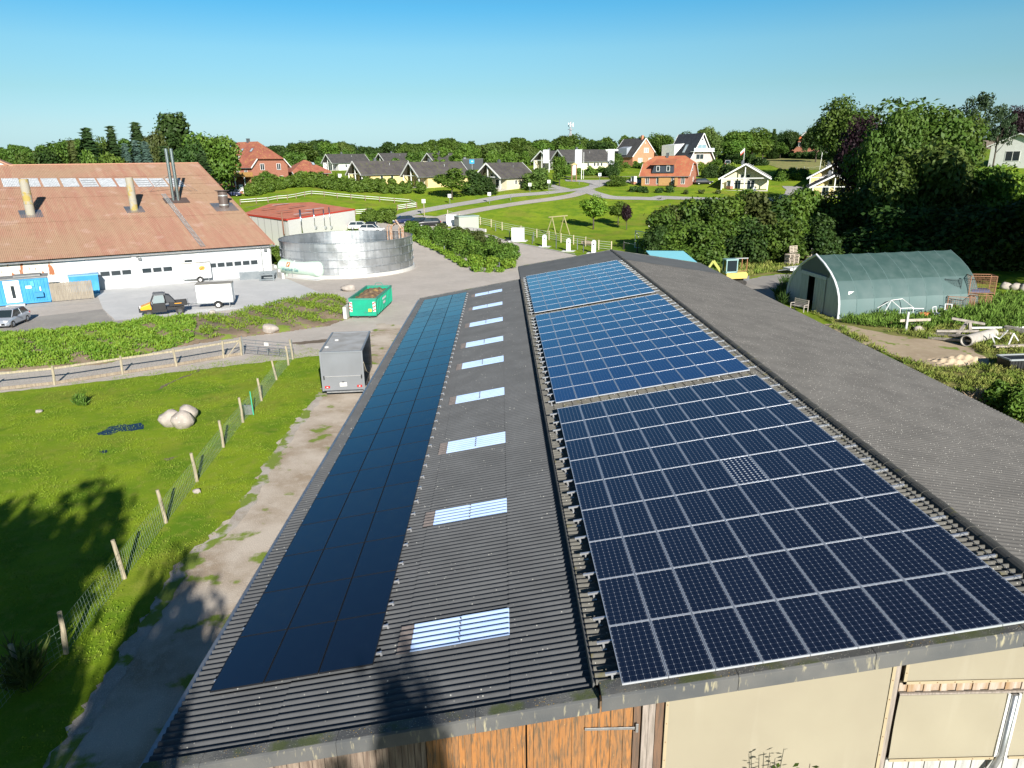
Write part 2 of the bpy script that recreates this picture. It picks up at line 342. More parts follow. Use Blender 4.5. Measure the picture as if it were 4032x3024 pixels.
# walls
M_bwall = mat('barn_boards', (.20, .17, .14), .85, col2=(.13, .11, .09), scale=2, stretch=(5, 5, .6))
mb = MB(); W0 = 10.5-BO[1]
mb.bx((-6.2-BO[0], W0+.02, 0), (-6.05-BO[0], 56.9-BO[1], zL(-6.2)-.04)); mb.bx((17.5-BO[0], W0+.02, 0), (17.65-BO[0], 63.2-BO[1], zE(17.65)-.05))
mb.bx((1.7-BO[0], 56.92-BO[1], 0), (1.85-BO[0], 63.2-BO[1], zU(1.7)-.1))
mb.add([(x-BO[0], 56.95-BO[1], z) for x, z in ((-6.2, 0), (1.69, 0), (1.69, zL(1.69)-.04), (-6.2, zL(-6.2)-.04))], [(0, 1, 2, 3)])
mb.add([(x-BO[0], 63.2-BO[1], z) for x, z in ((1.7, 0), (17.5, 0), (17.5, zE(17.5)-.05), (RX, RZ-.05), (1.7, zU(1.7)-.05))], [(0, 1, 2, 3, 4)])
mb.add([(x-BO[0], 10.6-BO[1], z) for x, z in ((-6.2, 0), (17.65, 0), (17.65, zE(17.65)-.06), (RX, RZ-.06), (1.6, zU(1.6)-.1), (1.6, zL(1.6)-.03), (-6.2, zL(-6.2)-.04))], [tuple(range(7))])
mb.build('wall', M_bwall, BARN)
# near gable cladding: boards left of the door, the door, posts, screens
def toproof(x): return (zL(x)-.03 if x < 1.6 else (zU(x)-.05 if x < RX else zE(x)-.05))
def boards(name, x0, x1, z0, z1f, m_, w=.145, y=10.5, gap=.008, th=.025, jit=.004, parent=None):
    mb = MB(); x = x0; k = 0; rr = random.Random(int(x0*100))
    while x < x1-.01:
        xe = min(x+w, x1); yy = y-rr.random()*jit-(.018 if k % 2 else 0); za = z1f(x) if callable(z1f) else z1f; zb = z1f(xe) if callable(z1f) else z1f
        vs = [(x-BO[0], yy-BO[1], z0), (xe-gap-BO[0], yy-BO[1], z0), (xe-gap-BO[0], yy-BO[1], zb), (x-BO[0], yy-BO[1], za)]
        vs += [(v[0], v[1]+th, v[2]) for v in vs]
        mb.add(vs, [(0, 1, 2, 3), (1, 5, 6, 2), (4, 0, 3, 7), (3, 2, 6, 7), (7, 6, 5, 4)]); x = xe; k += 1
    return mb.build(name, m_, parent or BARN)
n = NB('orange_stained_planks', .7); xs_ = n.xyz()
cell = n.N.new('ShaderNodeTexWhiteNoise'); cell.noise_dimensions = '1D'; n.L.new(n.math('FLOOR', n.math('MULTIPLY', n.math('ADD', xs_['X'], 4.04+4.63), 1/.118)), cell.inputs['W'])
gr = n.noise(3, 6, n.map((9, 9, .9))); kn = n.rng(n.vor(5, n.map((2.2, 2.2, .9))), .07, .03)
c_ = n.mix(n.rng(cell.outputs[0], 0, 1), (.34, .145, .04), (.235, .12, .05)); c_ = n.mix(n.rng(gr, .46, .62), c_, (.12, .08, .045)); c_ = n.mix(n.rng(n.noise(9, 5, n.map((9, 9, .4))), .58, .7), c_, (.42, .19, .055)); c_ = n.mix(n.math('MULTIPLY', kn, .7), c_, (.55, .36, .16))
n.color(c_); n.bump(gr, .3, .01); M_orange = n.m
boards('wall_boards', -6.1, -1.56, 0, lambda x: toproof(x), mat('greybrown_boards', (.27, .21, .16), .85, col2=(.14, .10, .075), scale=2.5, stretch=(7, 7, .6), bump=.3), w=.12)
for a, b in ((-1.545, .285), (.315, 2.255)):
    d_ = boards('plank_door', a, b, .1, lambda x: toproof(x)-.12 if x > 1.6 else toproof(x)-.04, M_orange, w=.118, y=10.44, gap=.004, jit=.001)
mb = MB(); mb.box((1.83-BO[0], 10.40-BO[1], 3.08), (.92, .02, .055)); mb.box((2.33-BO[0], 10.40-BO[1], 3.08), (.05, .025, .19)); mb.build('door_hinge', M_galv, BARN, bevel=.004)
mb = MB(); mb.lathe([(.0, -.03), (.035, -.03), (.035, 0)], 12, (.05-BO[0], 10.42-BO[1], 3.38), axis='y'); mb.build('door_bolt', M_galv, BARN)
for i, (a, b, yy, c) in enumerate(((2.275, 2.40, 10.46, 0), (2.42, 2.53, 10.40, 1), (2.535, 2.65, 10.395, 1), (2.67, 2.82, 10.43, 0))):
    mb = MB(); mb.bx((a-BO[0], yy-BO[1], 0), (b-BO[0], yy+.08-BO[1], toproof(a)-.02)); mb.build('timber_post', mat('post_brown', (.17, .10, .06), .85, col2=(.10, .07, .05), scale=3, stretch=(8, 8, .7), bump=.3) if not c else mat('post_grey', (.34, .29, .25), .85, col2=(.22, .19, .16), scale=3, stretch=(8, 8, .7), bump=.3), BARN)
n = NB('cream_wind_screen', .75); c_ = n.mix(n.rng(n.noise(.6, 4), .35, .65), (.305, .275, .20), (.28, .25, .183)); c_ = n.mix(n.math('MULTIPLY', n.rng(n.noise(2.5, 3, n.map((1, 1, .12))), .58, .72), .35), c_, (.35, .32, .245))
c_ = n.mix(n.rng(n.noise(220, 1), .3, .7, 0, .12), c_, (.3, .25, .15)); n.color(c_); n.bump(n.noise(1.1, 3), .15, .08); M_screen = n.m
M_hem = mat('cream_hem', (.39, .32, .20), .7, col2=(.355, .295, .19), scale=3)
def screen(x0, x1, z0, z1f, y=10.40, hems='lr'):
    mb = MB(); N_ = 24
    def fn(u, v):
        x = x0+(x1-x0)*u; zt = z1f(x) if callable(z1f) else z1f
        return (x-BO[0], y+.02*math.sin(u*9+v*2)*math.sin(v*3.1)-BO[1], z0+(zt-z0)*v)
    mb.grid(fn, N_, 8); o = mb.build('wind_screen', M_screen, BARN, smooth=True)
    for s_ in hems:
        mb = MB()
        if s_ in 'lr':
            xa = x0 if s_ == 'l' else x1-.06; zt = (z1f(xa) if callable(z1f) else z1f)
            mb.bx((xa-BO[0], y-.03-BO[1], z0), (xa+.06-BO[0], y-.024-BO[1], zt-.01))
            for z in np.arange(z0+.25, zt, .42): mb.lathe([(0, -.006), (.010, -.006), (.010, 0)], 8, (xa+.03-BO[0], y-.032-BO[1], z), m=1, axis='y')
        else:
            mb.bx((x0-BO[0], y-.03-BO[1], z0), (x1-BO[0], y-.024-BO[1], z0+.06))
            for x in np.arange(x0+.3, x1, .32): mb.lathe([(0, -.006), (.010, -.006), (.010, 0)], 8, (x-BO[0], y-.032-BO[1], z0+.03), m=1, axis='y')
        mb.build('screen_hem', [M_hem, mat('rusty_stud', (.25, .13, .06), .6)], BARN)
screen(2.83, 6.93, 0, lambda x: toproof(x)-.02)
screen(7.10, 17.4, 3.93, lambda x: toproof(x)-.02, hems='lb')
screen(7.10, 9.12, 2.17, 3.66, hems='b'); screen(9.36, 13.6, 2.17, 3.66, hems='b')
mb = MB(); mb.bx((6.95-BO[0], 10.42-BO[1], 0), (7.05-BO[0], 10.5-BO[1], toproof(7)-.02)); mb.build('timber_post', MC['post_grey'], BARN)
boards('board_band', 7.1, 17.4, 3.70, 3.93, mat('silver_boards', (.42, .36, .30), .85, col2=(.30, .19, .10), scale=2, stretch=(5, 5, .7), bump=.3), w=.15, y=10.47)
boards('lower_boards', 7.1, 17.4, .2, 2.17, mat('pale_boards', (.50, .50, .47), .85, col2=(.33, .33, .31), scale=2, stretch=(5, 5, .7), bump=.3), w=.15, y=10.47)
mb = MB(); mb.bx((7.1-BO[0], 10.40-BO[1], 3.665), (17.4-BO[0], 10.44-BO[1], 3.70)); mb.build('rail_board', MC['post_grey'], BARN)
mb = MB(); mb.tube([(9.19-BO[0], 10.36-BO[1], 3.66), (9.19-BO[0], 10.36-BO[1], 2.3), (9.0-BO[0], 10.3-BO[1], 1.9), (9.0-BO[0], 10.3-BO[1], 0)], .055, 12); mb.build('downpipe', M_galv, BARN, smooth=True)
for x in (9.10, 9.30):
    mb = MB(); mb.bx((x-.02-BO[0], 10.37-BO[1], 2.17), (x+.025-BO[0], 10.40-BO[1], 3.66)); mb.build('screen_rail', M_white, BARN)
# skylights: 9 translucent corrugated strips
n = NB('translucent_sheet', .35); c_ = n.mix(n.rng(n.noise(1.5, 4), .3, .7), (.36, .50, .74), (.44, .57, .80)); n.color(c_); n.b.inputs['Specular IOR Level'].default_value = .6; M_sky = n.m
M_skyold = mat('brown_weathered_edge', (.17, .145, .135), .7, col2=(.12, .105, .10), scale=8)
for yb in (12.32, 17.66, 22.90, 28.22, 33.50, 37.76, 42.89, 48.18, 53.36):
    mb = MB(); wv = lambda y: .026*math.cos(2*math.pi*(y-10.4)/.177)
    for a, b, mi, dz in ((-2.34, -2.05, 1, .024), (-2.05, -.98, 0, .030), (-1.0, .03, 0, .036)):
        mb.grid(lambda u, v: (a+(b-a)*u-BO[0], yb+.95*v-BO[1], zL(a+(b-a)*u)+wv(yb+.95*v)+dz), 1, 42, mi)
    for k in range(5):
        mb.lathe([(.014, 0), (.014, .03), (0, .035)], 6, (-1.02-BO[0], yb+.12+.177*k-BO[1], zL(-1.02)+.05), m=1)
    mb.build('roof_light', [M_sky, M_skyold], BARN, smooth=True)
# ================================================================ SOLAR PANELS
def cellglass(name, base, base2, line, dots, nx, ny, W, Lh, mg=.03, lw=.02, ds=.10, rough=.09, bus=.5, hz=1.0):
    n = NB(name, rough); x = n.xyz(); cx = n.math('MULTIPLY', n.math('SUBTRACT', x['X'], mg), nx/(W-2*mg)); cy_ = n.math('MULTIPLY', n.math('SUBTRACT', x['Y'], mg), ny/(Lh-2*mg))
    fx = n.math('ABSOLUTE', n.math('SUBTRACT', n.math('FRACT', cx), .5)); fy = n.math('ABSOLUTE', n.math('SUBTRACT', n.math('FRACT', cy_), .5))
    oi = n.N.new('ShaderNodeObjectInfo'); rnd = oi.outputs['Random']; c = n.mix(n.math('ADD', n.math('MULTIPLY', n.noise(1.3, 2), .4), n.math('MULTIPLY', rnd, .6)), base, base2); n.L.new(n.math('ADD', n.rng(rnd, 0, 1, rough*.6, rough*1.3), n.rng(n.noise(2.5, 5), .45, .8, 0, .10)), n.b.inputs['Roughness'])
    lx = n.math('GREATER_THAN', fx, .5-lw); ly = n.math('GREATER_THAN', fy, .5-lw*.8)
    b1 = n.math('LESS_THAN', n.math('ABSOLUTE', n.math('SUBTRACT', fx, .24)), .012)
    c = n.mix(n.math('MULTIPLY', b1, bus*.35), c, line); c = n.mix(n.math('MULTIPLY', ly, .45*hz), c, line); c = n.mix(n.math('MULTIPLY', lx, .9), c, line)
    dd = n.math('GREATER_THAN', n.math('ADD', fx, fy), 1-ds); c = n.mix(dd, c, dots); n.color(c)
    n.b.inputs['Specular IOR Level'].default_value = .85; n.b.inputs['IOR'].default_value = 1.8; return n.m
M_mono = cellglass('mono_cells', (.005, .008, .020), (.007, .011, .026), (.20, .22, .27), (.50, .52, .55), 6, 12, .800, 1.575)
M_poly = cellglass('poly_cells', (.010, .034, .12), (.014, .042, .14), (.20, .24, .33), (.2, .25, .34), 6, 12, .800, 1.575, ds=.03, rough=.14, lw=.016, hz=.5)
M_odd = cellglass('rounded_cells', (.008, .013, .035), (.010, .016, .04), (.25, .28, .34), (.75, .78, .78), 6, 12, .800, 1.575, ds=.26)
M_blackglass = cellglass('black_cells', (.003, .005, .012), (.004, .006, .014), (.008, .010, .02), (.008, .010, .02), 6, 10, 1.134, 1.722, lw=.01, ds=.02, rough=.13)
M_frame = mat('anodised_frame', (.62, .66, .72), .38, .55); M_bframe = mat('black_frame', (.012, .013, .016), .4)
def panel(name, W, L, fw, fm, gm, th=.038):
    mb = MB()
    for a, b in (((0, 0, -th), (W, fw, 0)), ((0, L-fw, -th), (W, L, 0)), ((0, fw, -th), (fw, L-fw, 0)), ((W-fw, fw, -th), (W, L-fw, 0))): mb.bx(a, b)
    g = MB(); g.bx((fw, fw, -th+.004), (W-fw, L-fw, -.004))
    t = thing(name, 'x', 'solar panel'); mb.build('frame', fm, t); g.build('cell_glass', gm, t); return t
def place(t, P0, ang, u, v):
    t.rotation_euler = (0, -ang, 0); t.location = (P0[0]+u*math.cos(ang), P0[1]+v, P0[2]+u*math.sin(ang))
AL_, AU_ = .1717, .1586
P0R = (1.9493, 10.0187, 4.3995); P0L = (-6.1665, 12.0389, 2.7194)
protoM = panel('solar_panel', .803, 1.578, .017, M_frame, M_mono); protoP = panel('solar_panel', .803, 1.578, .017, M_frame, M_poly)
protoO = panel('solar_panel', .803, 1.578, .017, M_frame, M_odd); protoB = panel('solar_panel', 1.134, 1.728, .010, M_bframe, M_blackglass)
used = set(); ORD = ['first', 'second', 'third', 'fourth', 'fifth', 'sixth', 'seventh', 'eighth', 'ninth', 'tenth']
def getp(pr):
    if pr.name in used: return copy_tree(pr)
    used.add(pr.name); return pr
v0 = 0
for bi, (rows, off, pr, nm) in enumerate(((9, 0, protoM, 'nearest'), (10, .6762, protoP, 'middle'), (9, .6762+.823, protoP, 'farthest'))):
    for r_ in range(rows):
        for c_ in range(9):
            odd = (bi == 0 and r_ == 4 and c_ == 5); t = getp(protoO if odd else pr)
            place(t, P0R, AU_, c_*.8144, (v0+r_)*1.59+off)
            t['label'] = ('solar panel with bright white diamonds between rounded cells, the odd one in the nearest block' if odd else
                          'silver-framed solar panel, %s from the left, %s row up in the %s blue block' % (ORD[c_], ORD[r_], nm))
            t['group'] = 'silver-framed panels on the upper barn roof'
    v0 += rows
ROWN = {i: o for i, o in enumerate(ORD)}
def ordn(i):
    i += 1; return '%d%s' % (i, 'th' if 10 <= i % 100 <= 20 else {1: 'st', 2: 'nd', 3: 'rd'}.get(i % 10, 'th'))
for r_ in range(25):
    for c_ in range(3):
        t = getp(protoB); place(t, P0L, AL_, c_*1.1552, r_*1.742)
        t['label'] = 'all-black solar panel, %s column of the dark strip, %s row from the near end' % (('eave-side', 'middle', 'roof-light-side')[c_], ordn(r_))
        t['group'] = 'all-black panels on the lower barn roof'
# mounting rails and hooks (parts of the barn)
def railmesh(L):
    mb = MB(); mb.bx((0, -.02, -.02), (L, .02, .02)); return mb
rmU = rmL = None
v0 = 0
for bi, (rows, off) in enumerate(((9, 0), (10, .6762), (9, 1.4992))):
    for r_ in range(rows):
        for q in (.36, 1.22):
            if rmU is None:
                mb = MB(); mb.bx((0, -.022, -.022), (7.95, .022, .022))
                for x in list(np.arange(.12, 7.9, .8)): mb.bx((x-.02, -.012, -.16), (x+.02, .012, -.01)); mb.bx((x-.05, -.02, -.17), (x+.05, .02, -.155))
                o = mb.build('mounting_rail', M_steel, BARN); rmU = o
            else: o = rmU.copy(); COL.objects.link(o)
            j = .03*math.sin(7*r_+q*5+bi)
            o.rotation_euler = (0, -AU_, 0); o.location = Vector((P0R[0]+(-.27+j)*math.cos(AU_), P0R[1]+(v0+r_)*1.59+off+q, P0R[2]+(-.27+j)*math.sin(AU_)-.062))-Vector(BO)
    v0 += rows
for r_ in range(25):
    for q in (.38, 1.30):
        if rmL is None:
            mb = MB(); mb.bx((0, -.02, -.02), (3.62, .02, .02))
            for x in (0.02, 3.60): mb.bx((x-.02, -.03, -.10), (x+.02, .03, .025))
            o = mb.build('clamp_rail', M_steel, BARN); rmL = o
        else: o = rmL.copy(); COL.objects.link(o)
        o.rotation_euler = (0, -AL_, 0); o.location = Vector((P0L[0]-.05*math.cos(AL_), P0L[1]+r_*1.742+q, P0L[2]-.05*math.sin(AL_)-.058))-Vector(BO)
# ================================================================ GROUND
def graded(a, segs):
    out = [a]
    for b, st in segs:
        n_ = max(1, int(round((b-out[-1])/st))); out += list(np.linspace(out[-1], b, n_+1)[1:])
    return np.array(out)
gx = graded(-3500, [(-1500, 400), (-400, 80), (-130, 15), (140, 1.5), (300, 8), (900, 60), (3500, 400)])
gy = graded(-400, [(-60, 40), (0, 6), (100, 4), (215, 1.5), (330, 6), (700, 25), (1600, 90), (6000, 500)])
XX, YY = np.meshgrid(gx, gy, indexing='ij'); ZZ = hgt(XX, YY)
nx_, ny_ = len(gx), len(gy); idx = np.arange(nx_*ny_).reshape(nx_, ny_)
F = np.stack([idx[:-1, :-1], idx[1:, :-1], idx[1:, 1:], idx[:-1, 1:]], -1).reshape(-1, 4)
n = NB('meadow_grass', .95); g = n.mix(n.rng(n.noise(.09, 6), .38, .62), (.19, .285, .016), (.26, .345, .022))
g = n.mix(n.rng(n.noise(.35, 6), .42, .66), g, (.12, .225, .014)); g = n.mix(n.math('MULTIPLY', n.rng(n.noise(.16, 7), .52, .68), .8), g, (.24, .235, .04)); g = n.mix(n.math('MULTIPLY', n.rng(n.noise(.9, 7), .55, .72), .7), g, (.075, .16, .012)); g = n.mix(n.math('MULTIPLY', n.rng(n.noise(2.2, 6), .5, .72), .6), g, (.30, .31, .06)); g = n.mix(n.math('MULTIPLY', n.rng(n.noise(14, 4), .45, .7), .5), g, (.11, .19, .012))
st_ = n.noise(1.0, 3, n.map((.12, 1.4, 1))); g = n.mix(n.math('MULTIPLY', n.rng(st_, .5, .62), .22), g, (.15, .25, .016)); n.color(g); n.b.inputs['Specular IOR Level'].default_value = .08; n.bump(n.noise(22, 5), .4, .05); M_grass = n.m
me = npmesh('meadow', np.stack([XX, YY, ZZ], -1).reshape(-1, 3), F, M_grass, smooth=True); tag(ob('meadow', me), kind='structure')
def poly(name, pts, m_, off=.006, sp=None, noise=0, world=False, ns=.5, kind='structure', dense=True):
    P = [(p if world else tuple(G(*p))[:2]) for p in pts]; Q = []
    rr = random.Random(len(pts)*13+int(P[0][0]*7))
    for i, p in enumerate(P):
        q = P[(i+1) % len(P)]; L = math.hypot(q[0]-p[0], q[1]-p[1]); k = max(1, int(L/ns)) if dense else 1
        for j in range(k):
            t = j/k; dx, dy = -(q[1]-p[1])/max(L, 1e-6), (q[0]-p[0])/max(L, 1e-6); a = (rr.random()-.5)*2*noise if j else 0
            Q.append((p[0]+(q[0]-p[0])*t+dx*a, p[1]+(q[1]-p[1])*t+dy*a))
    V = [Vector(q) for q in Q]; edges = [(i, (i+1) % len(Q)) for i in range(len(Q))]
    if sp:
        xs = np.arange(min(q[0] for q in Q), max(q[0] for q in Q), sp); ys = np.arange(min(q[1] for q in Q), max(q[1] for q in Q), sp)
        qa = np.array(Q); X, Y = np.meshgrid(xs, ys); X = X.ravel(); Y = Y.ravel(); ins = np.zeros(len(X), bool)
        for i in range(len(qa)):
            a, b = qa[i], qa[(i+1) % len(qa)]; c = ((a[1] > Y) != (b[1] > Y)) & (X < (b[0]-a[0])*(Y-a[1])/(b[1]-a[1]+1e-12)+a[0]); ins ^= c
        V += [Vector((x, y)) for x, y in zip(X[ins], Y[ins])]
    r = delaunay_2d_cdt(V, edges, [], 1, 1e-4)
    vs = [(v.x, v.y, H(v.x, v.y)+off) for v in r[0]]
    me = bpy.data.meshes.new(name); me.from_pydata(vs, [], [tuple(f) for f in r[2]]); me.materials.append(m_); me.update()
    o = ob(name, me)
    # faces must look up
    bm = bmesh.new(); bm.from_mesh(me)
    for f in bm.faces:
        if f.normal.z < 0: f.normal_flip()
        f.smooth = True
    bm.to_mesh(me); bm.free()
    return tag(o, kind=kind)
def strip(name, pts, w, m_, off=.05, world=False, ns=1.0, jit=0):
    P = [Vector((p if world else tuple(G(*p))[:2])) for p in pts]; C = []
    for i in range(len(P)-1):
        p0 = P[max(i-1, 0)]; p1 = P[i]; p2 = P[i+1]; p3 = P[min(i+2, len(P)-1)]; L = (p2-p1).length; k = max(1, int(L/ns))
        for j in range(k):
            t = j/k; C.append(.5*((2*p1)+(-p0+p2)*t+(2*p0-5*p1+4*p2-p3)*t*t+(-p0+3*p1-3*p2+p3)*t**3))
    C.append(P[-1]); W = w if isinstance(w, (list, tuple)) else [w, w]; rr = random.Random(3)
    V = []; F = []; nc = 4
    for i, c in enumerate(C):
        d = (C[min(i+1, len(C)-1)]-C[max(i-1, 0)]).normalized(); nrm = Vector((-d.y, d.x)); ww = W[0]+(W[1]-W[0])*i/max(1, len(C)-1)
        for k in range(nc+1):
            e = (k/nc-.5)*ww+((rr.random()-.5)*jit if k in (0, nc) else 0); q = c+nrm*e; V.append((q.x, q.y, H(q.x, q.y)+off))
    for i in range(len(C)-1):
        for k in range(nc): a = i*(nc+1)+k; F.append((a, a+1, a+nc+2, a+nc+1))
    me = npmesh(name, V, F, m_, smooth=True); o = ob(name, me)
    if me.polygons[0].normal.z < 0: me.flip_normals()
    return tag(o, kind='structure')
def dirtmat(name, a, b, c, peb=.35, s=1.0, grass=0.):
    n = NB(name, .95); g = n.mix(n.rng(n.noise(.25*s, 7), .38, .62), a, b); g = n.mix(n.math('MULTIPLY', n.rng(n.noise(1.3*s, 6), .5, .75), .7), g, c)
    g = n.mix(n.math('MULTIPLY', n.rng(n.vor(16), .3, .1), peb), g, tuple(min(1, v*1.5) for v in a)); g = n.mix(n.math('MULTIPLY', n.rng(n.noise(60, 3), .3, .7), .25), g, tuple(v*.5 for v in b))
    if grass: g = n.mix(n.rng(n.noise(.8, 6), .62-grass, .68-grass), g, (.19, .26, .03))
    n.color(g); n.bump(n.noise(30, 5), .6, .04); return n.m
M_yard = dirtmat('yard_gravel', (.56, .50, .44), (.49, .44, .385), (.63, .575, .51))
M_yard2 = dirtmat('grey_gravel', (.37, .345, .31), (.31, .29, .265), (.45, .41, .36))
M_lane = dirtmat('lane_dirt', (.64, .56, .465), (.40, .315, .225), (.66, .585, .49), .4, 1.6, .03)
M_soil = dirtmat('dark_soil', (.20, .15, .105), (.15, .115, .08), (.27, .21, .16), .4, 2)
M_sand = dirtmat('pale_sand', (.50, .39, .26), (.42, .32, .21), (.56, .46, .32), .3, 1.5, .03)
M_asph = dirtmat('grey_asphalt', (.42, .40, .38), (.37, .355, .34), (.47, .45, .43), .15)
n = NB('concrete_slab', .85); g = n.mix(n.rng(n.noise(.35, 6), .35, .65), (.62, .615, .60), (.54, .54, .53)); x_ = n.xyz()
g = n.mix(n.math('MULTIPLY', n.rng(n.noise(2.0, 6), .5, .75), .5), g, (.47, .465, .45)); n.color(g); n.bump(n.noise(30, 3), .15, .02); M_conc = n.m
# yard from the paddock fence to the left barn, past the tank and up to the parking area
poly('farmyard', [(-60, 858), (0, 845), (119, 832), (264, 809), (484, 775), (525, 768), (560, 748), (632, 743), (660, 734), (713, 730), (760, 722), (800, 712), (812, 725), (770, 760)], M_yard, .004, noise=.12)
YW = [(-62, 40.5), tuple(G(800, 712))[:2], (-6.0, 48), (-6.0, 57), (1.7, 57.2), (1.7, 63.4), (9, 63.5)]
poly('farmyard', [tuple(G(0, 846))[:2]]+[tuple(G(*p))[:2] for p in ((119, 832), (264, 809), (484, 775), (525, 768), (600, 745), (713, 732), (795, 716), (770, 775))]+[(-6.0, 44), (-6.0, 57.2), (1.8, 57.2), (1.8, 63.6), (15, 63.6)]+[tuple(G(*p))[:2] for p in ((1245, 552), (1162, 533), (1083, 518), (1055, 509), (990, 497), (960, 492), (925, 480), (860, 477), (800, 480))]+[(-28, 112), (-60, 100), (-75, 78), (-70, 44)], M_yard, .008, sp=2.0, noise=.10, world=True)
poly('concrete_apron', [CL(640, 250), CL(690, 370), CL(775, 450), CL(960, 432), CL(1480, 385), CL(1900, 330), CL(2150, 264), CL(1920, 165), CL(1745, 146), CL(1400, 175), CL(905, 218)], M_conc, .016, noise=.03)
poly('concrete_path', [CL(-200, 395), CL(120, 365), CL(700, 335), CL(690, 285), CL(350, 325), CL(-200, 375)], mat('old_concrete', (.50, .46, .41), .9, col2=(.42, .38, .34), scale=2), .013, noise=.06)
poly('gravel_patch', [CL(-200, 440), CL(200, 430), CL(690, 372), CL(760, 455), CL(1000, 440), CL(1500, 395), CL(1560, 415), CL(1000, 475), CL(500, 505), CL(0, 560), CL(-200, 560)], M_yard2, .012, noise=.1)
# lane along the barn
LN = [(820, 700), (790, 745), (770, 760), (725, 800), (694, 850), (640, 915), (590, 985), (548, 1060), (505, 1120), (455, 1172), (400, 1215), (330, 1330), (250, 1450), (150, 1600), (90, 1700)]
LP = [tuple(G(*p))[:2] for p in LN]+[(-12.2, 2), (-12.5, -30), (14, -30), (14, 10.2), (-5.9, 10.2), (-5.9, 58)]
poly('dirt_lane', LP, M_lane, .014, noise=.28, world=True, ns=.35)
# worn gravel rim of the lane
rim = [tuple(G(*p))[:2] for p in LN[4:]]
strip('gravel_rim', [(p[0]+.15, p[1]) for p in rim], .5, dirtmat('rim_pebbles', (.55, .50, .44), (.42, .36, .29), (.6, .55, .49), .6, 3, .12), .02, world=True, ns=.3, jit=.22)
# ================================================================ PLANTS
def leafmat(name, a, b, c=None, rough=.6, sc=.6, tr=.25, rand=.12):
    n = NB(name, rough); g = n.mix(n.rng(n.noise(sc, 4), .35, .65), a, b)
    g = n.mix(n.math('MULTIPLY', n.rng(n.noise(sc*6, 3), .45, .7), .6), g, c or tuple(v*1.5 for v in b))
    oi = n.N.new('ShaderNodeObjectInfo'); h = n.N.new('ShaderNodeHueSaturation'); n.L.new(n.rng(oi.outputs['Random'], 0, 1, 1-rand, 1+rand), h.inputs['Value']); n.L.new(n.rng(oi.outputs['Random'], 0, 1, .49, .51), h.inputs['Hue']); n.L.new(g, h.inputs['Color']); g = h.outputs[0]
    n.color(g); n.b.inputs['Specular IOR Level'].default_value = .3
    t = n.N.new('ShaderNodeBsdfTranslucent'); n.L.new(g, t.inputs[0]); ms = n.N.new('ShaderNodeMixShader'); ms.inputs[0].default_value = tr
    n.L.new(n.b.outputs[0], ms.inputs[1]); n.L.new(t.outputs[0], ms.inputs[2]); n.L.new(ms.outputs[0], n.N['Material Output'].inputs[0]); return n.m
LV = {'oak': leafmat('oak_leaves', (.052, .105, .014), (.085, .155, .020), (.14, .20, .035)), 'mid': leafmat('mid_green_leaves', (.070, .145, .018), (.115, .20, .025), (.18, .26, .04)),
      'lime': leafmat('bright_leaves', (.12, .235, .020), (.18, .29, .028), (.30, .36, .045)), 'dark': leafmat('dark_leaves', (.028, .066, .014), (.048, .095, .018), (.08, .13, .025)),
      'beech': leafmat('copper_beech_leaves', (.022, .010, .016), (.035, .016, .022), (.05, .022, .025)), 'fir': leafmat('conifer_needles', (.028, .060, .018), (.045, .080, .024), (.06, .10, .03)),
      'blue': leafmat('blue_spruce_needles', (.06, .11, .085), (.08, .14, .11), (.10, .16, .13)), 'willow': leafmat('willow_leaves', (.085, .145, .03), (.13, .20, .04), (.19, .25, .055)),
      'olive': leafmat('olive_leaves', (.060, .085, .020), (.085, .110, .026), (.11, .13, .03)), 'pine': leafmat('pine_needles', (.035, .065, .028), (.05, .085, .035), (.07, .11, .045))}
M_bark = mat('bark', (.10, .08, .06), .9, col2=(.06, .05, .04), scale=3, bump=.4)
def blobs_oval(n_, rx, rz, z0, rb, seed, low=.0):
    r = np.random.default_rng(seed); out = []
    for i in range(n_):
        d = r.normal(size=3); d /= np.linalg.norm(d); k = r.uniform(.35, .82); out.append((d[0]*rx*k, d[1]*rx*k, z0+d[2]*rz*k, rb*r.uniform(.7, 1.25)))
    return out
def leafcloud(name, blobs, per, size, m_, seed=1, flat=.0, core=.0):
    r = np.random.default_rng(seed); Vs = []
    for (x, y, z, rb) in blobs:
        k = max(8, int(per*(rb**2))); d = r.normal(size=(k, 3)); d /= np.linalg.norm(d, axis=1)[:, None]
        rad = rb*np.clip(r.normal(.92, .13, k), .45, 1.2); rad = np.where(r.random(k) < .07, rad*r.uniform(1.05, 1.4, k), rad); c = np.array([x, y, z])+d*rad[:, None]*np.array([1, 1, .85])
        nrm = d*.8+r.normal(size=(k, 3))*.55+np.array([0, 0, .35]); nrm /= np.linalg.norm(nrm, axis=1)[:, None]
        t = np.cross(nrm, r.normal(size=(k, 3))); t /= np.linalg.norm(t, axis=1)[:, None]; b = np.cross(nrm, t)
        s = size*r.uniform(.6, 1.4, k)[:, None]; bend = nrm*s*.25
        Vs.append(np.stack([c-t*s-bend, c+b*s*.55, c+t*s-bend, c-b*s*.55], 1).reshape(-1, 3))
    V = np.concatenate(Vs); F = np.arange(len(V)).reshape(-1, 4); return npmesh(name, V, F, m_)
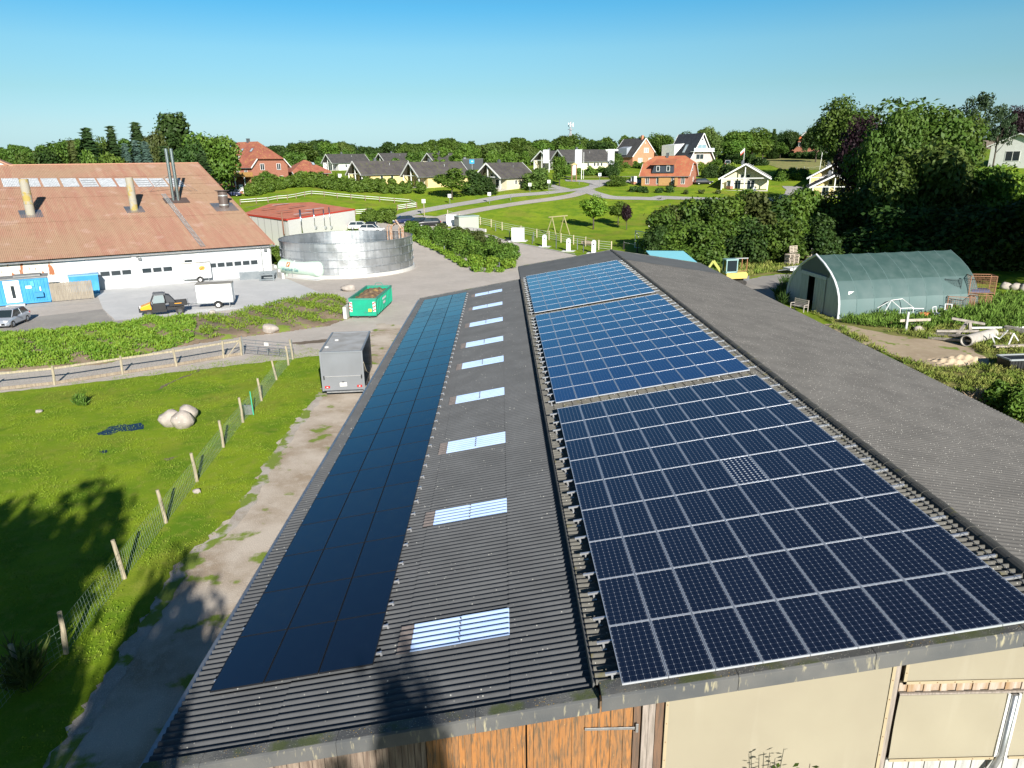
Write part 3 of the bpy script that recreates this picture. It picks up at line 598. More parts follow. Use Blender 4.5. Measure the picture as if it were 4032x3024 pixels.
def trunkmesh(name, h, r, seed=0, limbs=6, spread=.35, z0=.35):
    rr = random.Random(seed); mb = MB(); mb.tube([(0, 0, -.2*h*.1), (rr.uniform(-.1, .1)*r, 0, h*.3), (rr.uniform(-.5, .5)*r, rr.uniform(-.5, .5)*r, h*.7), (0, 0, h*.95)], [r*1.3, r, r*.6, r*.12], 8)
    for i in range(limbs):
        a = i*2.4+rr.random(); z = h*(z0+.5*i/limbs); L = h*spread*(1-.3*i/limbs)
        mb.tube([(0, 0, z), (math.cos(a)*L*.5, math.sin(a)*L*.5, z+L*.35), (math.cos(a)*L, math.sin(a)*L, z+L*.8)], [r*.45, r*.28, r*.08], 6)
    o = mb.build(name, M_bark, smooth=True); me = o.data; bpy.data.objects.remove(o); return me
# unit prototypes: height 1, crown radius ~.4; scaled per tree
CR = {}; BASE = {'round': .45, 'young': .38, 'big': .56, 'tall': .31, 'bush': .60, 'conifer': .29, 'pine': .40}
def proto(kind, v, lv):
    key = (kind, v, lv)
    if key in CR: return CR[key]
    m_ = LV[lv]; s = hash_(kind)*10+v
    if kind == 'round':
        bl = blobs_oval(26, .36, .36, .58, .15, s)+[(0, 0, .58, .26)]; me = leafcloud('crown', bl, 9500, .027, m_, s)
    elif kind == 'young':
        bl = blobs_oval(16, .30, .36, .62, .13, s)+[(0, 0, .62, .24)]; me = leafcloud('crown', bl, 9000, .031, m_, s)
    elif kind == 'big':
        bl = blobs_oval(46, .46, .42, .55, .13, s)+[(0, 0, .52, .30)]; me = leafcloud('crown', bl, 15000, .0185, m_, s)
    elif kind == 'tall':
        bl = blobs_oval(24, .22, .42, .55, .11, s)+[(0, 0, .5, .15)]; me = leafcloud('crown', bl, 14000, .025, m_, s)
    elif kind == 'bush':
        bl = [b for b in blobs_oval(26, .46, .5, .45, .17, s) if b[2] > .08]+[(0, 0, .35, .32), (.2, .1, .2, .25), (-.2, -.1, .2, .25)]; me = leafcloud('crown', bl, 6500, .036, m_, s)
    elif kind == 'conifer':
        r = np.random.default_rng(s); V = []
        for i in range(22):
            z = .08+.9*(i/21)**.95; rad = (.27*(1-z)**.8+.012)*r.uniform(.8, 1.15); k = max(8, int(60*rad/.25))
            for j in range(k):
                a = r.uniform(0, 6.283); dr = np.array([math.cos(a), math.sin(a), 0]); tn = np.array([-math.sin(a), math.cos(a), 0])
                L = rad*r.uniform(.7, 1.1); w = .024+.03*r.random(); sag = -.10*L/.25-.012
                for q in range(4):
                    c = np.array([0, 0, z+r.normal()*.008])+dr*L*(q+.5)/4+np.array([0, 0, sag*((q+.5)/4)**1.5]); h_ = L/4*.75
                    tt = tn*w*(1.15-q*.22); up = np.array([0, 0, .008*r.normal()])
                    V += [c-dr*h_-tt+up, c+dr*h_+np.array([0, 0, -.012]), c-dr*h_*.3+tt*1.4, c-dr*h_*.9-tt*.1+np.array([0, 0, .012])]
        V = np.array(V); me = npmesh('crown', V, np.arange(len(V)).reshape(-1, 4), m_)
    elif kind == 'pine':
        r = np.random.default_rng(s); bl = []
        for i in range(17):
            z = .48+.5*i/17; a = i*2.3; rr_ = (.34 if i < 12 else .16)*r.uniform(.5, 1); bl.append((math.cos(a)*rr_, math.sin(a)*rr_, z, .075)); bl.append((math.cos(a)*rr_*.5, math.sin(a)*rr_*.5, z, .06))
        me = leafcloud('crown', bl, 20000, .017, m_, s)
    co = np.empty(len(me.vertices)*3, np.float32); me.vertices.foreach_get('co', co); co = co.reshape(-1, 3); rr_ = np.percentile(np.hypot(co[:, 0], co[:, 1]), 96)
    base = BASE[kind]; co[:, :2] *= base/rr_; zt_ = np.percentile(co[:, 2], 99.8); co[:, 2] *= 1/zt_; me.vertices.foreach_set('co', co.ravel()); me.update()
    CR[key] = me; return me
def hash_(t): return sum(ord(c)*(i+3) for i, c in enumerate(t)) % 97
TR = {}
def tree(name, label, pos, h, kind='round', lv='mid', v=0, rad=None, rz=None, cat='tree', group=None, sink=.1):
    key = (kind,)
    if key not in TR: TR[key] = trunkmesh('trunk', .85 if kind not in ('bush',) else .45, .022 if kind != 'bush' else .012, hash_(kind), limbs={'conifer': 0, 'pine': 9}.get(kind, 7), spread=.32 if kind != 'tall' else .2)
    t = thing(name, label, cat, (pos[0], pos[1], pos[2]-sink), rz if rz is not None else random.uniform(0, 6.28), group)
    c = ob('crown', proto(kind, v, lv), t); k = ob('trunk', TR[key], t)
    base = {'round': .45, 'young': .38, 'big': .56, 'tall': .31, 'bush': .60, 'conifer': .29, 'pine': .40}[kind]
    sx = (rad/base) if rad else h; c.scale = (sx, sx, h); k.scale = (min(sx, h)*.9, min(sx, h)*.9, h); return t
def ptree(name, label, x, ytop, Y, rpx, kind='round', lv='mid', v=0, base=None, **kw):
    p = AY(x, ytop, Y); zb = H(p.x, p.y) if base is None else base
    return tree(name, label, (p.x, p.y, zb), max(1.5, p.z-zb), kind, lv, v, rad=rpx*Y/1521, **kw)
def shrubmass(name, label, cat, pts, m_, per=1500, size=.2, seed=0, kind=None, z_up=0, group=None):
    # pts: list of (x, y, r, h) lobes standing on the ground, one thing
    r = np.random.default_rng(seed); bl = []
    cx = sum(p[0] for p in pts)/len(pts); cy_ = sum(p[1] for p in pts)/len(pts); cz = H(cx, cy_)
    for (x, y, rr_, h) in pts:
        g0 = H(x, y)-cz; k = max(3, int(h/rr_*5))
        for i in range(k):
            a = r.uniform(0, 6.28); q = r.uniform(0, .6)*rr_; z = r.uniform(.15, .85)*h; b = rr_*r.uniform(.4, .65)*(1.15-.5*z/h); bl.append((x-cx+math.cos(a)*q, y-cy_+math.sin(a)*q, g0+z, b))
        bl.append((x-cx, y-cy_, g0+h*.4, min(rr_, h*.5)*.8))
    me = leafcloud('foliage', bl, per, size, m_, seed)
    if kind == 'stuff': o = ob(name, me); o.location = (cx, cy_, cz); return tag(o, label, cat, group, kind)
    t = thing(name, label, cat, (cx, cy_, cz), 0, group); ob('foliage', me, t); return t
def herbs(name, label, cat, region, n_, hmin, hmax, w, m_, seed=0, zf=None, kind='stuff', upright=.35, excl=None, thr=-.55):
    # broad-leaved weeds or grass blades scattered on the ground inside a polygon (world xy)
    r = np.random.default_rng(seed); Q = np.array(region); X = r.uniform(Q[:, 0].min(), Q[:, 0].max(), n_*3); Y = r.uniform(Q[:, 1].min(), Q[:, 1].max(), n_*3); ins = np.zeros(len(X), bool)
    for i in range(len(Q)):
        a, b = Q[i], Q[(i+1) % len(Q)]; c = ((a[1] > Y) != (b[1] > Y)) & (X < (b[0]-a[0])*(Y-a[1])/(b[1]-a[1]+1e-12)+a[0]); ins ^= c
    X = X[ins][:n_]; Y = Y[ins][:n_]; cl = np.sin(X*.9+seed)*np.sin(Y*1.3+1.7*seed)+.6*np.sin(X*2.3+Y*1.9)+.5*np.sin(X*5.1-Y*4.3)
    keep = cl+r.uniform(-.6, .6, len(X)) > thr; keep &= (np.hypot((X-excl[0])*.55, Y-excl[1]) > excl[2]) if excl else True; X = X[keep]; Y = Y[keep]; cl = cl[keep]; k = len(X)
    Z = hgt(X, Y)+(zf(X, Y) if zf is not None else 0); hh = r.uniform(hmin, hmax, k)*(1+.35*np.clip(cl, -1, 1.5))
    d = r.normal(size=(k, 3)); d[:, 2] = np.abs(d[:, 2])+upright*3; d /= np.linalg.norm(d, axis=1)[:, None]
    t = np.cross(d, r.normal(size=(k, 3))); t /= np.linalg.norm(t, axis=1)[:, None]; frac = r.uniform(0, .8, k)[:, None]
    b = np.stack([X, Y, Z], -1)+np.array([0, 0, 1])*hh[:, None]*frac; tip = b+d*hh[:, None]*(1-frac*.6); ww = w*r.uniform(.6, 1.4, k)[:, None]; mid = (b+tip)/2
    V = np.stack([b, mid+t*ww, tip, mid-t*ww], 1).reshape(-1, 3); me = npmesh(name, V, np.arange(len(V)).reshape(-1, 4), m_)
    return tag(ob(name, me), label, cat, kind=kind)
# ================================================================ LEFT FARM BUILDING
ew = Vector((.8694, .4941, 0)); en = Vector((-.4941, .8694, 0)); EP = Vector((-28.1, 88.94, 3.82)); n2 = Vector((-.5878, .8090, 0))
EV = (n2*30.9+Vector((0, 0, 9.89))).normalized(); EN = ew.cross(EV).normalized(); RZW = math.atan2(ew.y, ew.x)
WB = Vector((-28.69, 89.19, 0))
FARM = thing('farm_building', 'large farm building with faded terracotta corrugated roof and white sectional doors', 'farm building', WB, RZW)
MI = Matrix.Rotation(-RZW, 4, 'Z') @ Matrix.Translation(-WB)
def rl(u, v, h=0): return MI @ (EP+ew*u+EV*v+EN*h)
def ruv(px):
    p = PP(*px, EP, EN)-EP; a = EV-ew*EV.dot(ew); v = p.dot(a)/a.dot(a); return p.dot(ew)-v*EV.dot(ew), v
n = NB('faded_terracotta_sheet', .85); x = n.xyz(); sh = n.math('MULTIPLY_ADD', x['Y'], .112, x['X'])
cb = n.N.new('ShaderNodeCombineXYZ'); n.L.new(sh, cb.inputs[0]); n.L.new(n.math('MULTIPLY', x['Y'], .06), cb.inputs[1])
st = n.noise(1.1, 5, cb.outputs[0]); st2 = n.noise(4, 3, cb.outputs[0]); big = n.noise(.09, 4)
g = n.mix(n.rng(st, .35, .65), (.36, .175, .12), (.40, .235, .155)); g = n.mix(n.math('MULTIPLY', n.rng(st2, .5, .7), .45), g, (.44, .31, .20))
g = n.mix(n.math('MULTIPLY', n.rng(big, .45, .62), .75), g, (.37, .245, .155)); g = n.mix(n.math('MULTIPLY', n.rng(n.noise(1.6, 6), .52, .72), .5), g, (.28, .17, .10)); g = n.mix(n.math('MULTIPLY', n.rng(n.noise(.5, 4), .60, .68), .25), g, (.58, .42, .36))
n.color(g); M_terra = n.m
LV_ = sorted(ruv(C1(1000, y))[1] for y in (768, 845, 935, 1135)); VL = 32.45
brk = [0]+LV_+[VL]; V = []; F = []; U = np.arange(-62, .01, .177/5); o_ = 0
for a, b in zip(brk[:-1], brk[1:]):
    for k, v in enumerate((a, b+.12 if b < VL else b)):
        w_ = .026*np.cos(2*np.pi*U/.177)+(.035 if k == 0 else 0)
        P = np.array(EP)[None]+np.array(ew)[None]*U[:, None]+np.array(EV)[None]*v+np.array(EN)[None]*w_[:, None]; V.append(P)
    i0 = o_+np.arange(len(U)-1); F.append(np.stack([i0, i0+1, i0+len(U)+1, i0+len(U)], -1)); o_ += 2*len(U)
V = np.concatenate(V); M4 = np.array(MI); V = V@M4[:3, :3].T+M4[:3, 3]
ob('roof', npmesh('roof', V, np.concatenate(F), M_terra, smooth=True), FARM)
mb = MB(); mb.bar(rl(.03, -.1, 0), rl(.03, VL, 0), .1, .22); mb.bar(rl(-62, VL, .04), rl(.1, VL, .04), .3, .12); mb.build('ridge_and_verge_flashing', mat('terracotta_flashing', (.42, .22, .15), .8), FARM)
mb = MB(); mb.bar(rl(-62, -.12, -.12), rl(.1, -.12, -.12), .16, .14); mb.build('gutter', M_grey, FARM)
M_wclad = mat('white_cladding', (.72, .72, .70), .6, col2=(.65, .65, .62), scale=.8); 
n = NB('rusting_white_cladding', .7); x = n.xyz(); g = n.mix(n.rng(n.noise(1.3, 6, n.map((1.5, 1, .5))), .57, .60), (.66, .62, .53), (.33, .11, .04)); g = n.mix(n.math('MULTIPLY', n.math('GREATER_THAN', n.math('FRACT', n.math('MULTIPLY', x['X'], 1.0)), .95), .5), g, (.3, .28, .22)); n.color(g); M_rustw = n.m
def wu(px):
    d = Vector(ray(*px)); t = WB.dot(en)-0; t = t/d.dot(en); p = Vector((0, 0, CAMZ))+d*t; return (p-WB).dot(ew), p.z
uR = wu(CL(1800, 150))[0]
mb = MB(); mb.bx((-62, .02, 0), (uR+.5, .3, 3.62)); pe = rl(-.3, VL, -.3); pf = rl(-.3, 0, -.3)
mb.add([(uR+.5, .05, 0), (uR-3.2, 31, 0), (pe.x, pe.y, pe.z), (pf.x, .05, 3.62)], [(0, 1, 2, 3)])
mb.build('wall', M_wclad, FARM)
u0 = wu(CL(360, 100))[0]; mb = MB(); mb.bx((-62, -.02, 0), (u0, .015, 3.6)); mb.build('rusty_wall_cladding', M_rustw, FARM)
M_door = mat('sectional_door_panel', (.43, .45, .47), .45, col2=(.39, .41, .43), scale=1)
def secdoor(a, b, h, nwin, wicket=None):
    mb = MB(); k = 11
    for i in range(k): mb.bx((a, -.05+.012*(i % 2), h*i/k+.008), (b, .0, h*(i+1)/k-.008))
    mb.bx((a, -.02, 0), (b, 0.01, h)); d = mb.build('sectional_door', M_door, FARM)
    fb = MB()
    for q in (a, b-.0): fb.bx((q-.07, -.07, 0), (q+.07, -.02, h+.08))
    fb.bx((a, -.07, h), (b, -.02, h+.09))
    if wicket:
        w0, w1 = wicket
        for q in (w0, w1): fb.bx((q-.03, -.075, .1), (q+.03, -.05, h*.86))
        fb.bx((w0, -.075, h*.84), (w1, -.05, h*.86+.02))
    fb.build('door_frame', M_white, d)
    wz0, wz1 = h*.46, h*.60; ww = (b-a)/nwin
    for i in range(nwin):
        g_ = MB(); g_.bx((a+ww*i+.10, -.085, wz0), (a+ww*(i+1)-.10, -.055, wz1)); g_.build('door_window', M_glass, d)
    return d
for a, b, nw, wk in ((CL(612, 240), CL(903, 222), 4, None), (CL(965, 216), CL(1175, 200), 3, (.36, .64)), (CL(1352, 185), CL(1742, 152), 7, (.56, .72))):
    ua, ub = wu(a)[0], wu(b)[0]; secdoor(ua, ub, 3.35, nw, (ua+(ub-ua)*wk[0], ua+(ub-ua)*wk[1]) if wk else None)
ua, za = wu(CL(1232, 62)); ub, zb = wu(CL(1290, 33)); mb = MB(); mb.bx((ua, -.03, za), (ub, .02, zb)); wn = mb.build('window', M_white, FARM); mb = MB(); mb.bx((ua+.08, -.045, za+.08), (ub-.08, -.03, zb-.08)); mb.build('pane', M_glass, wn)
for q in (892, 1762):
    u_ = wu(CL(q, 100))[0]; mb = MB(); mb.tube([(u_, -.45, 3.65), (u_, -.12, 3.3), (u_, -.12, 0)], .07, 8); mb.build('downpipe', M_galv, FARM)
for q in (912, 1765): u_ = wu(CL(q, 20))[0]; mb = MB(); mb.box((u_+.3, -.2, 3.15), (.35, .3, .25)); mb.build('flood_light', M_grey, FARM)
mb = MB(); u_ = wu(CL(925, 200))[0]; mb.bx((u_-.25, -.2, 0), (u_+.25, .0, 3.5)); mb.build('pillar', M_white, FARM)
M_rlt = mat('cloudy_roof_light', (.62, .64, .66), .5, col2=(.42, .44, .45), scale=3)
for i, xa in enumerate((10, 200, 353, 522, 687, 842, 997, 1157, 1292, 1437)):
    if i == 1: xa = 183
    u_, v_ = ruv(C1(xa-3, 783)); v2 = ruv(C1(xa+30, 857))[1]; mb = MB()
    mb.grid(lambda s_, t_: rl(u_+1.85*s_, v2+(v_-v2)*t_, .055+.026*math.cos(2*math.pi*(u_+1.85*s_)/.177)), 52, 1)
    if i in (4, 7, 8, 9):
        for q in (.2, .45, .7): mb.bar(rl(u_+.1, v2+(v_-v2)*q, .10), rl(u_+1.7, v2+(v_-v2)*q, .10), .16, .02, m=1)
    mb.build('roof_light', [M_rlt, M_grey], FARM)
# roof ladder
ut, vt = ruv(C1(1425, 925)); ub_, vb = ruv(C1(1768, 1378)); mb = MB()
for s_ in (-.25, .25): mb.bar(rl(ut+s_, vt, .12), rl(ub_+s_, vb, .12), .05, .05)
for k in range(46):
    t_ = k/45; mb.bar(rl(ut-.27+(ub_-ut)*t_, vt+(vb-vt)*t_, .15), rl(ut+.27+(ub_-ut)*t_, vt+(vb-vt)*t_, .15), .10, .04)
mb.build('roof_ladder', M_galv, FARM)
# flues
M_cem = mat('lichen_cement_pipe', (.33, .31, .25), .9, col2=(.36, .28, .08), scale=1.2, detail=5, mix=(.50, .60)); M_inox = mat('polished_flue_steel', (.45, .47, .50), .22, .95)
def flue(name, base, h, r, m_, seed=0, plate=True, pm=None, cap=None, rings=()):
    u_, v_ = ruv(base); p = rl(u_, v_, 0)
    mb = MB(); mb.tube([p+Vector((0, 0, -.3)), p+Vector((0, 0, h*.5)), p+Vector((0, 0, h))], [r, r*.99, r*.98], 20, cap=False); mb.tube([p+Vector((0, 0, -.3)), p+Vector((0, 0, h))], r*.86, 16)
    for q in rings: mb.tube([p+Vector((0, 0, h*q-.05)), p+Vector((0, 0, h*q+.05))], r*1.06, 20)
    f_ = mb.build(name, m_, FARM, smooth=False)
    if plate: mb = MB(); w_ = r*2.3; mb.grid(lambda a, b: rl(u_-w_+2*w_*a, v_-w_*1.1+2.2*w_*b, .045+.01*math.sin(a*50)), 8, 2); mb.build('base_plate', pm or M_galv, f_)
    if cap: mb = MB(); mb.lathe([(0, .0), (r*1.5, -.02), (r*1.5, -.07), (r*1.2, -.15)], 20, p+Vector((0, 0, h+.12))); mb.build('rain_cap', m_, f_)
    return f_
k_ = Vector((0, 0, CAMZ))
def fh(base, top):
    u_, v_ = ruv(base); P0 = EP+ew*u_+EV*v_; d = Vector(ray(*top)); t = P0.dot(en)/d.dot(en); return (k_+d*t).z-P0.z
flue('flue_pipe', C1(268, 1090), fh(C1(268, 1090), C1(208, 785)), .50, M_cem, rings=(.3, .6)); flue('flue_pipe', C1(1170, 1052), fh(C1(1170, 1052), C1(1128, 772)), .45, M_cem, rings=(.3, .6))
mb = MB(); u_, v_ = ruv(C1(1535, 975)); mb.grid(lambda a, b: rl(u_-1.5+3*a, v_-1.0+2.0*b, .07), 4, 2); mb.build('flue_flashing', mat('dark_flashing', (.10, .07, .06), .7), FARM)
for b_, t_ in ((C1(1512, 972), C1(1443, 520)), (C1(1555, 974), C1(1491, 520))): flue('steel_flue', b_, fh(b_, t_), .21, M_inox, plate=False, rings=(.02, .18, .35, .52, .68, .85))
p1 = ruv(C1(1512, 972)); up_ = rl(*p1)+Vector((0, 0, 3.3))
for px in ((1225, 905), (1305, 900), (1720, 893), (1668, 895)): mb = MB(); mb.tube([up_, rl(*ruv(C1(*px)), .05)], .022, 5); mb.build('stay_rod', M_galv, FARM)
f_ = flue('vent_stack', C1(1953, 1030), fh(C1(1953, 1030), C1(1940, 890)), .62, mat('brown_vent', (.10, .075, .065), .5), cap=True); p = rl(*ruv(C1(1953, 1030)))
for z, c in ((.25, M_steel), (1.45, M_steel)): mb = MB(); mb.tube([p+Vector((0, 0, z)), p+Vector((0, 0, z+.14))], .635, 20); mb.build('steel_band', c, f_)
# small wing seen at the picture's left edge
wg = AY(0, 361, 96); mb = MB(); W2 = thing('farm_wing', 'white gable with terracotta roof rising behind the left end of the farm building', 'farm building', (wg.x-5, 101, 0), RZW)
mb.add([(-5, 0, 0), (4.6, 0, 0), (4.6, 0, 12.6), (-5, 0, 17.5), (-5, 9, 0), (4.6, 9, 0), (4.6, 9, 12.6), (-5, 9, 17.5)], [(0, 1, 2, 3), (1, 5, 6, 2)]); mb.build('wall', M_white, W2)
mb = MB(); mb.add([(5.1, -.4, 12.5), (5.1, 9, 12.5), (-5, 9, 17.7), (-5, -.4, 17.7)], [(0, 1, 2, 3)]); mb.bar((5.1, -.4, 12.4), (-5, -.4, 17.6), .1, .2); mb.build('roof', M_terra, W2)
# ================================================================ GREEN WATER / DIGESTER TANK ETC
tf = G(755, 601.5); tR = 8.55; tc_ = AZ(748, 577); TC = Vector((-19.6, tf.y+tR-.2, 0))
dL, dR = Vector(ray(604.5, 540)), Vector(ray(891.5, 540)); 
aL_ = math.atan2(dL.x, dL.y); aR_ = math.atan2(dR.x, dR.y); am = (aL_+aR_)/2; hw_ = (aR_-aL_)/2; D = tf.length/1.0
fd = math.hypot(tf.x, tf.y); tR = fd*math.sin(hw_)/(1-math.sin(hw_)); cd = fd+tR; TC = Vector((math.sin(am)*cd, math.cos(am)*cd, 0))
TANK = thing('steel_tank', 'round open stainless steel tank with riveted plates behind the green gas cylinder', 'tank', TC)
zt = AY(748, 526, TC.y-tR).z
n = NB('brushed_tank_steel', .42, .9); x = n.xyz(); ang = n.math('ARCTAN2', x['Y'], x['X']); cell = n.N.new('ShaderNodeTexWhiteNoise'); cell.noise_dimensions = '2D'
cb = n.N.new('ShaderNodeCombineXYZ'); n.L.new(n.math('FLOOR', n.math('MULTIPLY', ang, 24/6.2832)), cb.inputs[0]); n.L.new(n.math('FLOOR', n.math('MULTIPLY', x['Z'], .82)), cb.inputs[1]); n.L.new(cb.outputs[0], cell.inputs[0])
g = n.mix(cell.outputs[0], (.50, .51, .52), (.66, .67, .68)); g = n.mix(n.math('MULTIPLY', n.rng(n.noise(1.2, 5, n.map((1, 1, .3))), .45, .7), .5), g, (.33, .34, .34)); n.color(g)
n.L.new(n.rng(n.noise(.8, 4), .3, .7, .32, .5), n.b.inputs['Roughness']); n.bump(n.noise(.5, 3), .25, .15); M_tank = n.m
mb = MB(); mb.lathe([(tR, .35), (tR, zt), (tR-.04, zt), (tR-.04, .4)], 96); mb.build('shell', M_tank, TANK, smooth=False)
mb = MB(); mb.lathe([(tR+.25, -.1), (tR+.22, .42), (tR-.1, .45)], 64); mb.build('concrete_footing', mat('footing_concrete', (.50, .49, .46), .9), TANK)
for z in (.42, zt*.30, zt*.53, zt*.76, zt): mb = MB(); mb.lathe([(tR, z-.06), (tR+.08, z-.05), (tR+.08, z+.05), (tR, z+.06)], 96); mb.build('ring_flange', M_galv, TANK)
sm_ = None
for lv_ in range(4):
    z0 = zt*(.07+.235*lv_); z1 = zt*(.07+.235*(lv_+1))
    for k in range(24):
        if sm_ is None: mb = MB(); mb.bx((tR, -.035, 0), (tR+.022, .035, zt*.235)); o = sm_ = mb.build('plate_seam', M_galv, TANK)
        else: o = sm_.copy(); COL.objects.link(o)
        o.location = (0, 0, z0); o.rotation_euler = (0, 0, (k+.5*(lv_ % 2)+.2)*2*math.pi/24)
mb = MB(); mb.add([((tR-.1)*math.cos(a), (tR-.1)*math.sin(a), zt*.72) for a in np.linspace(0, 2*math.pi, 49)[:-1]], [tuple(range(48))]); mb.build('liquid', mat('grey_liquid', (.16, .17, .16), .1), TANK)
for a_, tilt, hgt_ in ((.62, .5, 1.7), (.95, -.5, 1.1)):
    c = Vector((math.cos(a_), math.sin(a_), 0))*(tR-.35); mb = MB(); mb.tube([c+Vector((0, 0, zt*.72)), c+Vector((0, 0, zt+.5)), c+Vector((-tilt*1.6, 0, zt+hgt_))], .13, 10); mb.tube([c+Vector((.2, 0, zt*.72)), c+Vector((.2, 0, zt+.7)), c+Vector((-.1, 0, zt+.95)), c+Vector((-.4, 0, zt+.6)), c+Vector((-.4, 0, zt*.72))], .10, 10); mb.build('inlet_pipe', mat('rusty_pipe', (.40, .33, .27), .6, col2=(.30, .14, .06), scale=4), TANK)
# gas cylinder
ga, gb = G(*C2(690, 1512)), G(*C2(1045, 1548)); gm = (ga+gb)/2; gl = (gb-ga).length*1.0; grz = math.atan2(gb.y-ga.y, gb.x-ga.x)
GT = thing('gas_tank', 'pale green horizontal gas cylinder standing in front of the steel tank', 'gas tank', gm, grz); r_ = .95
prof = [(0, -gl/2)]+[(r_*math.sin(t), -gl/2+.55*(1-math.cos(t))) for t in np.linspace(.2, math.pi/2, 7)]+[(r_*math.sin(t), gl/2-.55*(1-math.cos(t))) for t in np.linspace(math.pi/2, .2, 7)]+[(0, gl/2)]
mb = MB(); mb.lathe(prof, 32, (0, 0, 1.15), axis='x'); mb.build('vessel', mat('mint_paint', (.53, .68, .57), .4, col2=(.49, .63, .53), scale=1), GT, smooth=True)
for x_ in (-gl*.3, gl*.3): mb = MB(); mb.bx((x_-.15, -.5, 0), (x_+.15, .5, .45)); mb.build('foot', MC['mint_paint'], GT)
mb = MB(); mb.lathe([(.36, 0), (.36, .25), (.3, .32), (0, .34)], 16, (0.3, 0, 2.05)); mb.build('valve_dome', MC['mint_paint'], GT)
for x_ in (-.7*gl/2, .72*gl/2): mb = MB(); mb.tube([(x_-.1, 0, 2.05), (x_, 0, 2.28), (x_+.1, 0, 2.05)], .03, 6); mb.build('lifting_eye', MC['mint_paint'], GT)
mb = MB(); mb.tube([(-.6, -.98, 0), (-.6, -1.0, 1.1), (-.45, -.5, 2.1), (.1, -.2, 2.2)], .03, 6); mb.build('hose', M_galv, GT)
text('Westfalen Gas', .50, mat('teal_lettering', (.02, .16, .20), .5), GT, (-gl*.13, -.99, .98), (R(84), 0, 0), 'lettering')
mb = MB(); mb.box((-gl*.18, -.88, 1.58), (.55, .02, .55), M=Matrix.Rotation(R(-27), 4, 'X')); mb.build('logo_plate', mat('orange_logo', (.55, .17, .05), .5), GT); mb = MB(); mb.box((-gl*.18, -.9, 1.58), (.12, .02, .42), M=Matrix.Rotation(R(-27), 4, 'X') @ Matrix.Rotation(R(35), 4, 'Y')); mb.build('logo_stripe', M_white, GT)
mb = MB(); mb.bx((-gl/2-.8, -1.2, 0), (gl/2+.3, 1.1, .06)); mb.build('ground_slab', M_conc, GT)
# stepped concrete block wall right of the doors
p0 = G(*C2(612, 1512)); p1 = G(*C2(700, 1545)); BWL = thing('block_wall', 'low stepped concrete block wall between white doors and gas cylinder', 'wall', p0, math.atan2(p1.y-p0.y, p1.x-p0.x)); L_ = (p1-p0).length
for k, h_ in enumerate((1.35, 1.0, .7)): mb = MB(); mb.bx((L_*k/3, -.15, 0), (L_*(k+1)/3-.03, .15, h_)); mb.build('concrete_block', MC['footing_concrete'], BWL)
# grey loader attachments on the apron
q = G(*C2(520, 1545)); BK = thing('loader_blade', 'wide grey loader bucket lying in front of the right-hand white door', 'loader bucket', q, RZW-.2)
mb = MB(); mb.prism([(-.2, 0), (.7, 0), (.72, .06), (.1, .15), (-.05, .9), (-.2, .95)], -2.6, 1.7, 'x'); mb.build('bucket', mat('slate_grey_paint', (.13, .155, .17), .5, col2=(.18, .2, .21), scale=2), BK)
q = G(*C2(575, 1552)); FK = thing('fork_frame', 'dark grey pallet fork frame lying beside the loader bucket', 'fork frame', q, RZW-.4)
mb = MB()
for s_ in (-.75, .75): mb.bar((s_, -1, .35), (s_*.9, 1.3, .7), .14, .14); mb.bar((s_, -1.1, 0), (s_, -1.1, .85), .2, .16)
for z in (.15, .75): mb.bar((-.9, -1.1, z), (.9, -1.1, z), .16, .14)
for y_ in (-.4, .4, 1.1): mb.bar((-.7, y_, .5+y_*.15), (.7, y_, .5+y_*.15), .12, .1)
mb.build('frame', MC['slate_grey_paint'], FK)
# ================================================================ RED-ROOFED SHED behind the tank
def Yz(px, z): return AZ(px[0], px[1], z)
RZs = 5.2
a_ = Yz(C2(335, 975), RZs); b_ = Yz(C2(730, 1025), RZs); c_ = Yz(C2(1320, 935), RZs); d_ = Yz(C2(720, 862), RZs)
SH = thing('red_roofed_shed', 'white metal shed with shallow red roof standing behind the steel tank', 'shed', (b_.x, b_.y, 0)); BO2 = Vector((b_.x, b_.y, 0))
A, B, Cc, Dd = [Vector((p.x, p.y, 0))-BO2 for p in (a_, b_, c_, d_)]
n = NB('red_sheet_roof', .7); g = n.mix(n.rng(n.noise(.5, 5), .35, .65), (.55, .18, .11), (.60, .24, .16)); g = n.mix(n.math('MULTIPLY', n.rng(n.noise(.8, 5), .58, .64), .5), g, (.25, .12, .09)); n.color(g); n.b.inputs['Roughness'].default_value = .95; n.b.inputs['Specular IOR Level'].default_value = .15; M_redr = n.m
far = A+(Cc-B)
mb = MB(); pts = [A*1.0, B, Cc, far]; up_ = lambda p, z: Vector((p.x, p.y, z))
rdg = [(A+far)/2, (B+Cc)/2]
# shallow pitched roof: eave on the tank side, one long slope
mb.add([up_(A, RZs-.25), up_(B, RZs-.25), up_(Cc, RZs-.25), up_(Dd, RZs+.55), up_(A, RZs-.05), up_(B, RZs), up_(Cc, RZs), up_(Dd, RZs+.6)], [(4, 5, 6, 7), (0, 1, 5, 4), (1, 2, 6, 5)]); mb.build('roof', M_redr, SH)
mb = MB(); mb.bar(up_(A, RZs-.08), up_(B, RZs-.08), .12, .26); mb.bar(up_(B, RZs-.08), up_(Cc, RZs-.08), .12, .26); mb.build('red_fascia', mat('red_flashing', (.55, .05, .03), .5), SH)
n = NB('ribbed_white_cladding', .55); x = n.xyz(); s_ = n.math('FRACT', n.math('MULTIPLY', n.math('ADD', x['X'], x['Y']), 2.2)); n.color(n.mix(n.math('GREATER_THAN', s_, .9), n.mix(n.noise(.6, 3), (.70, .69, .65), (.74, .73, .69)), (.5, .49, .46))); M_rib = n.m
ins = lambda p: p*.995
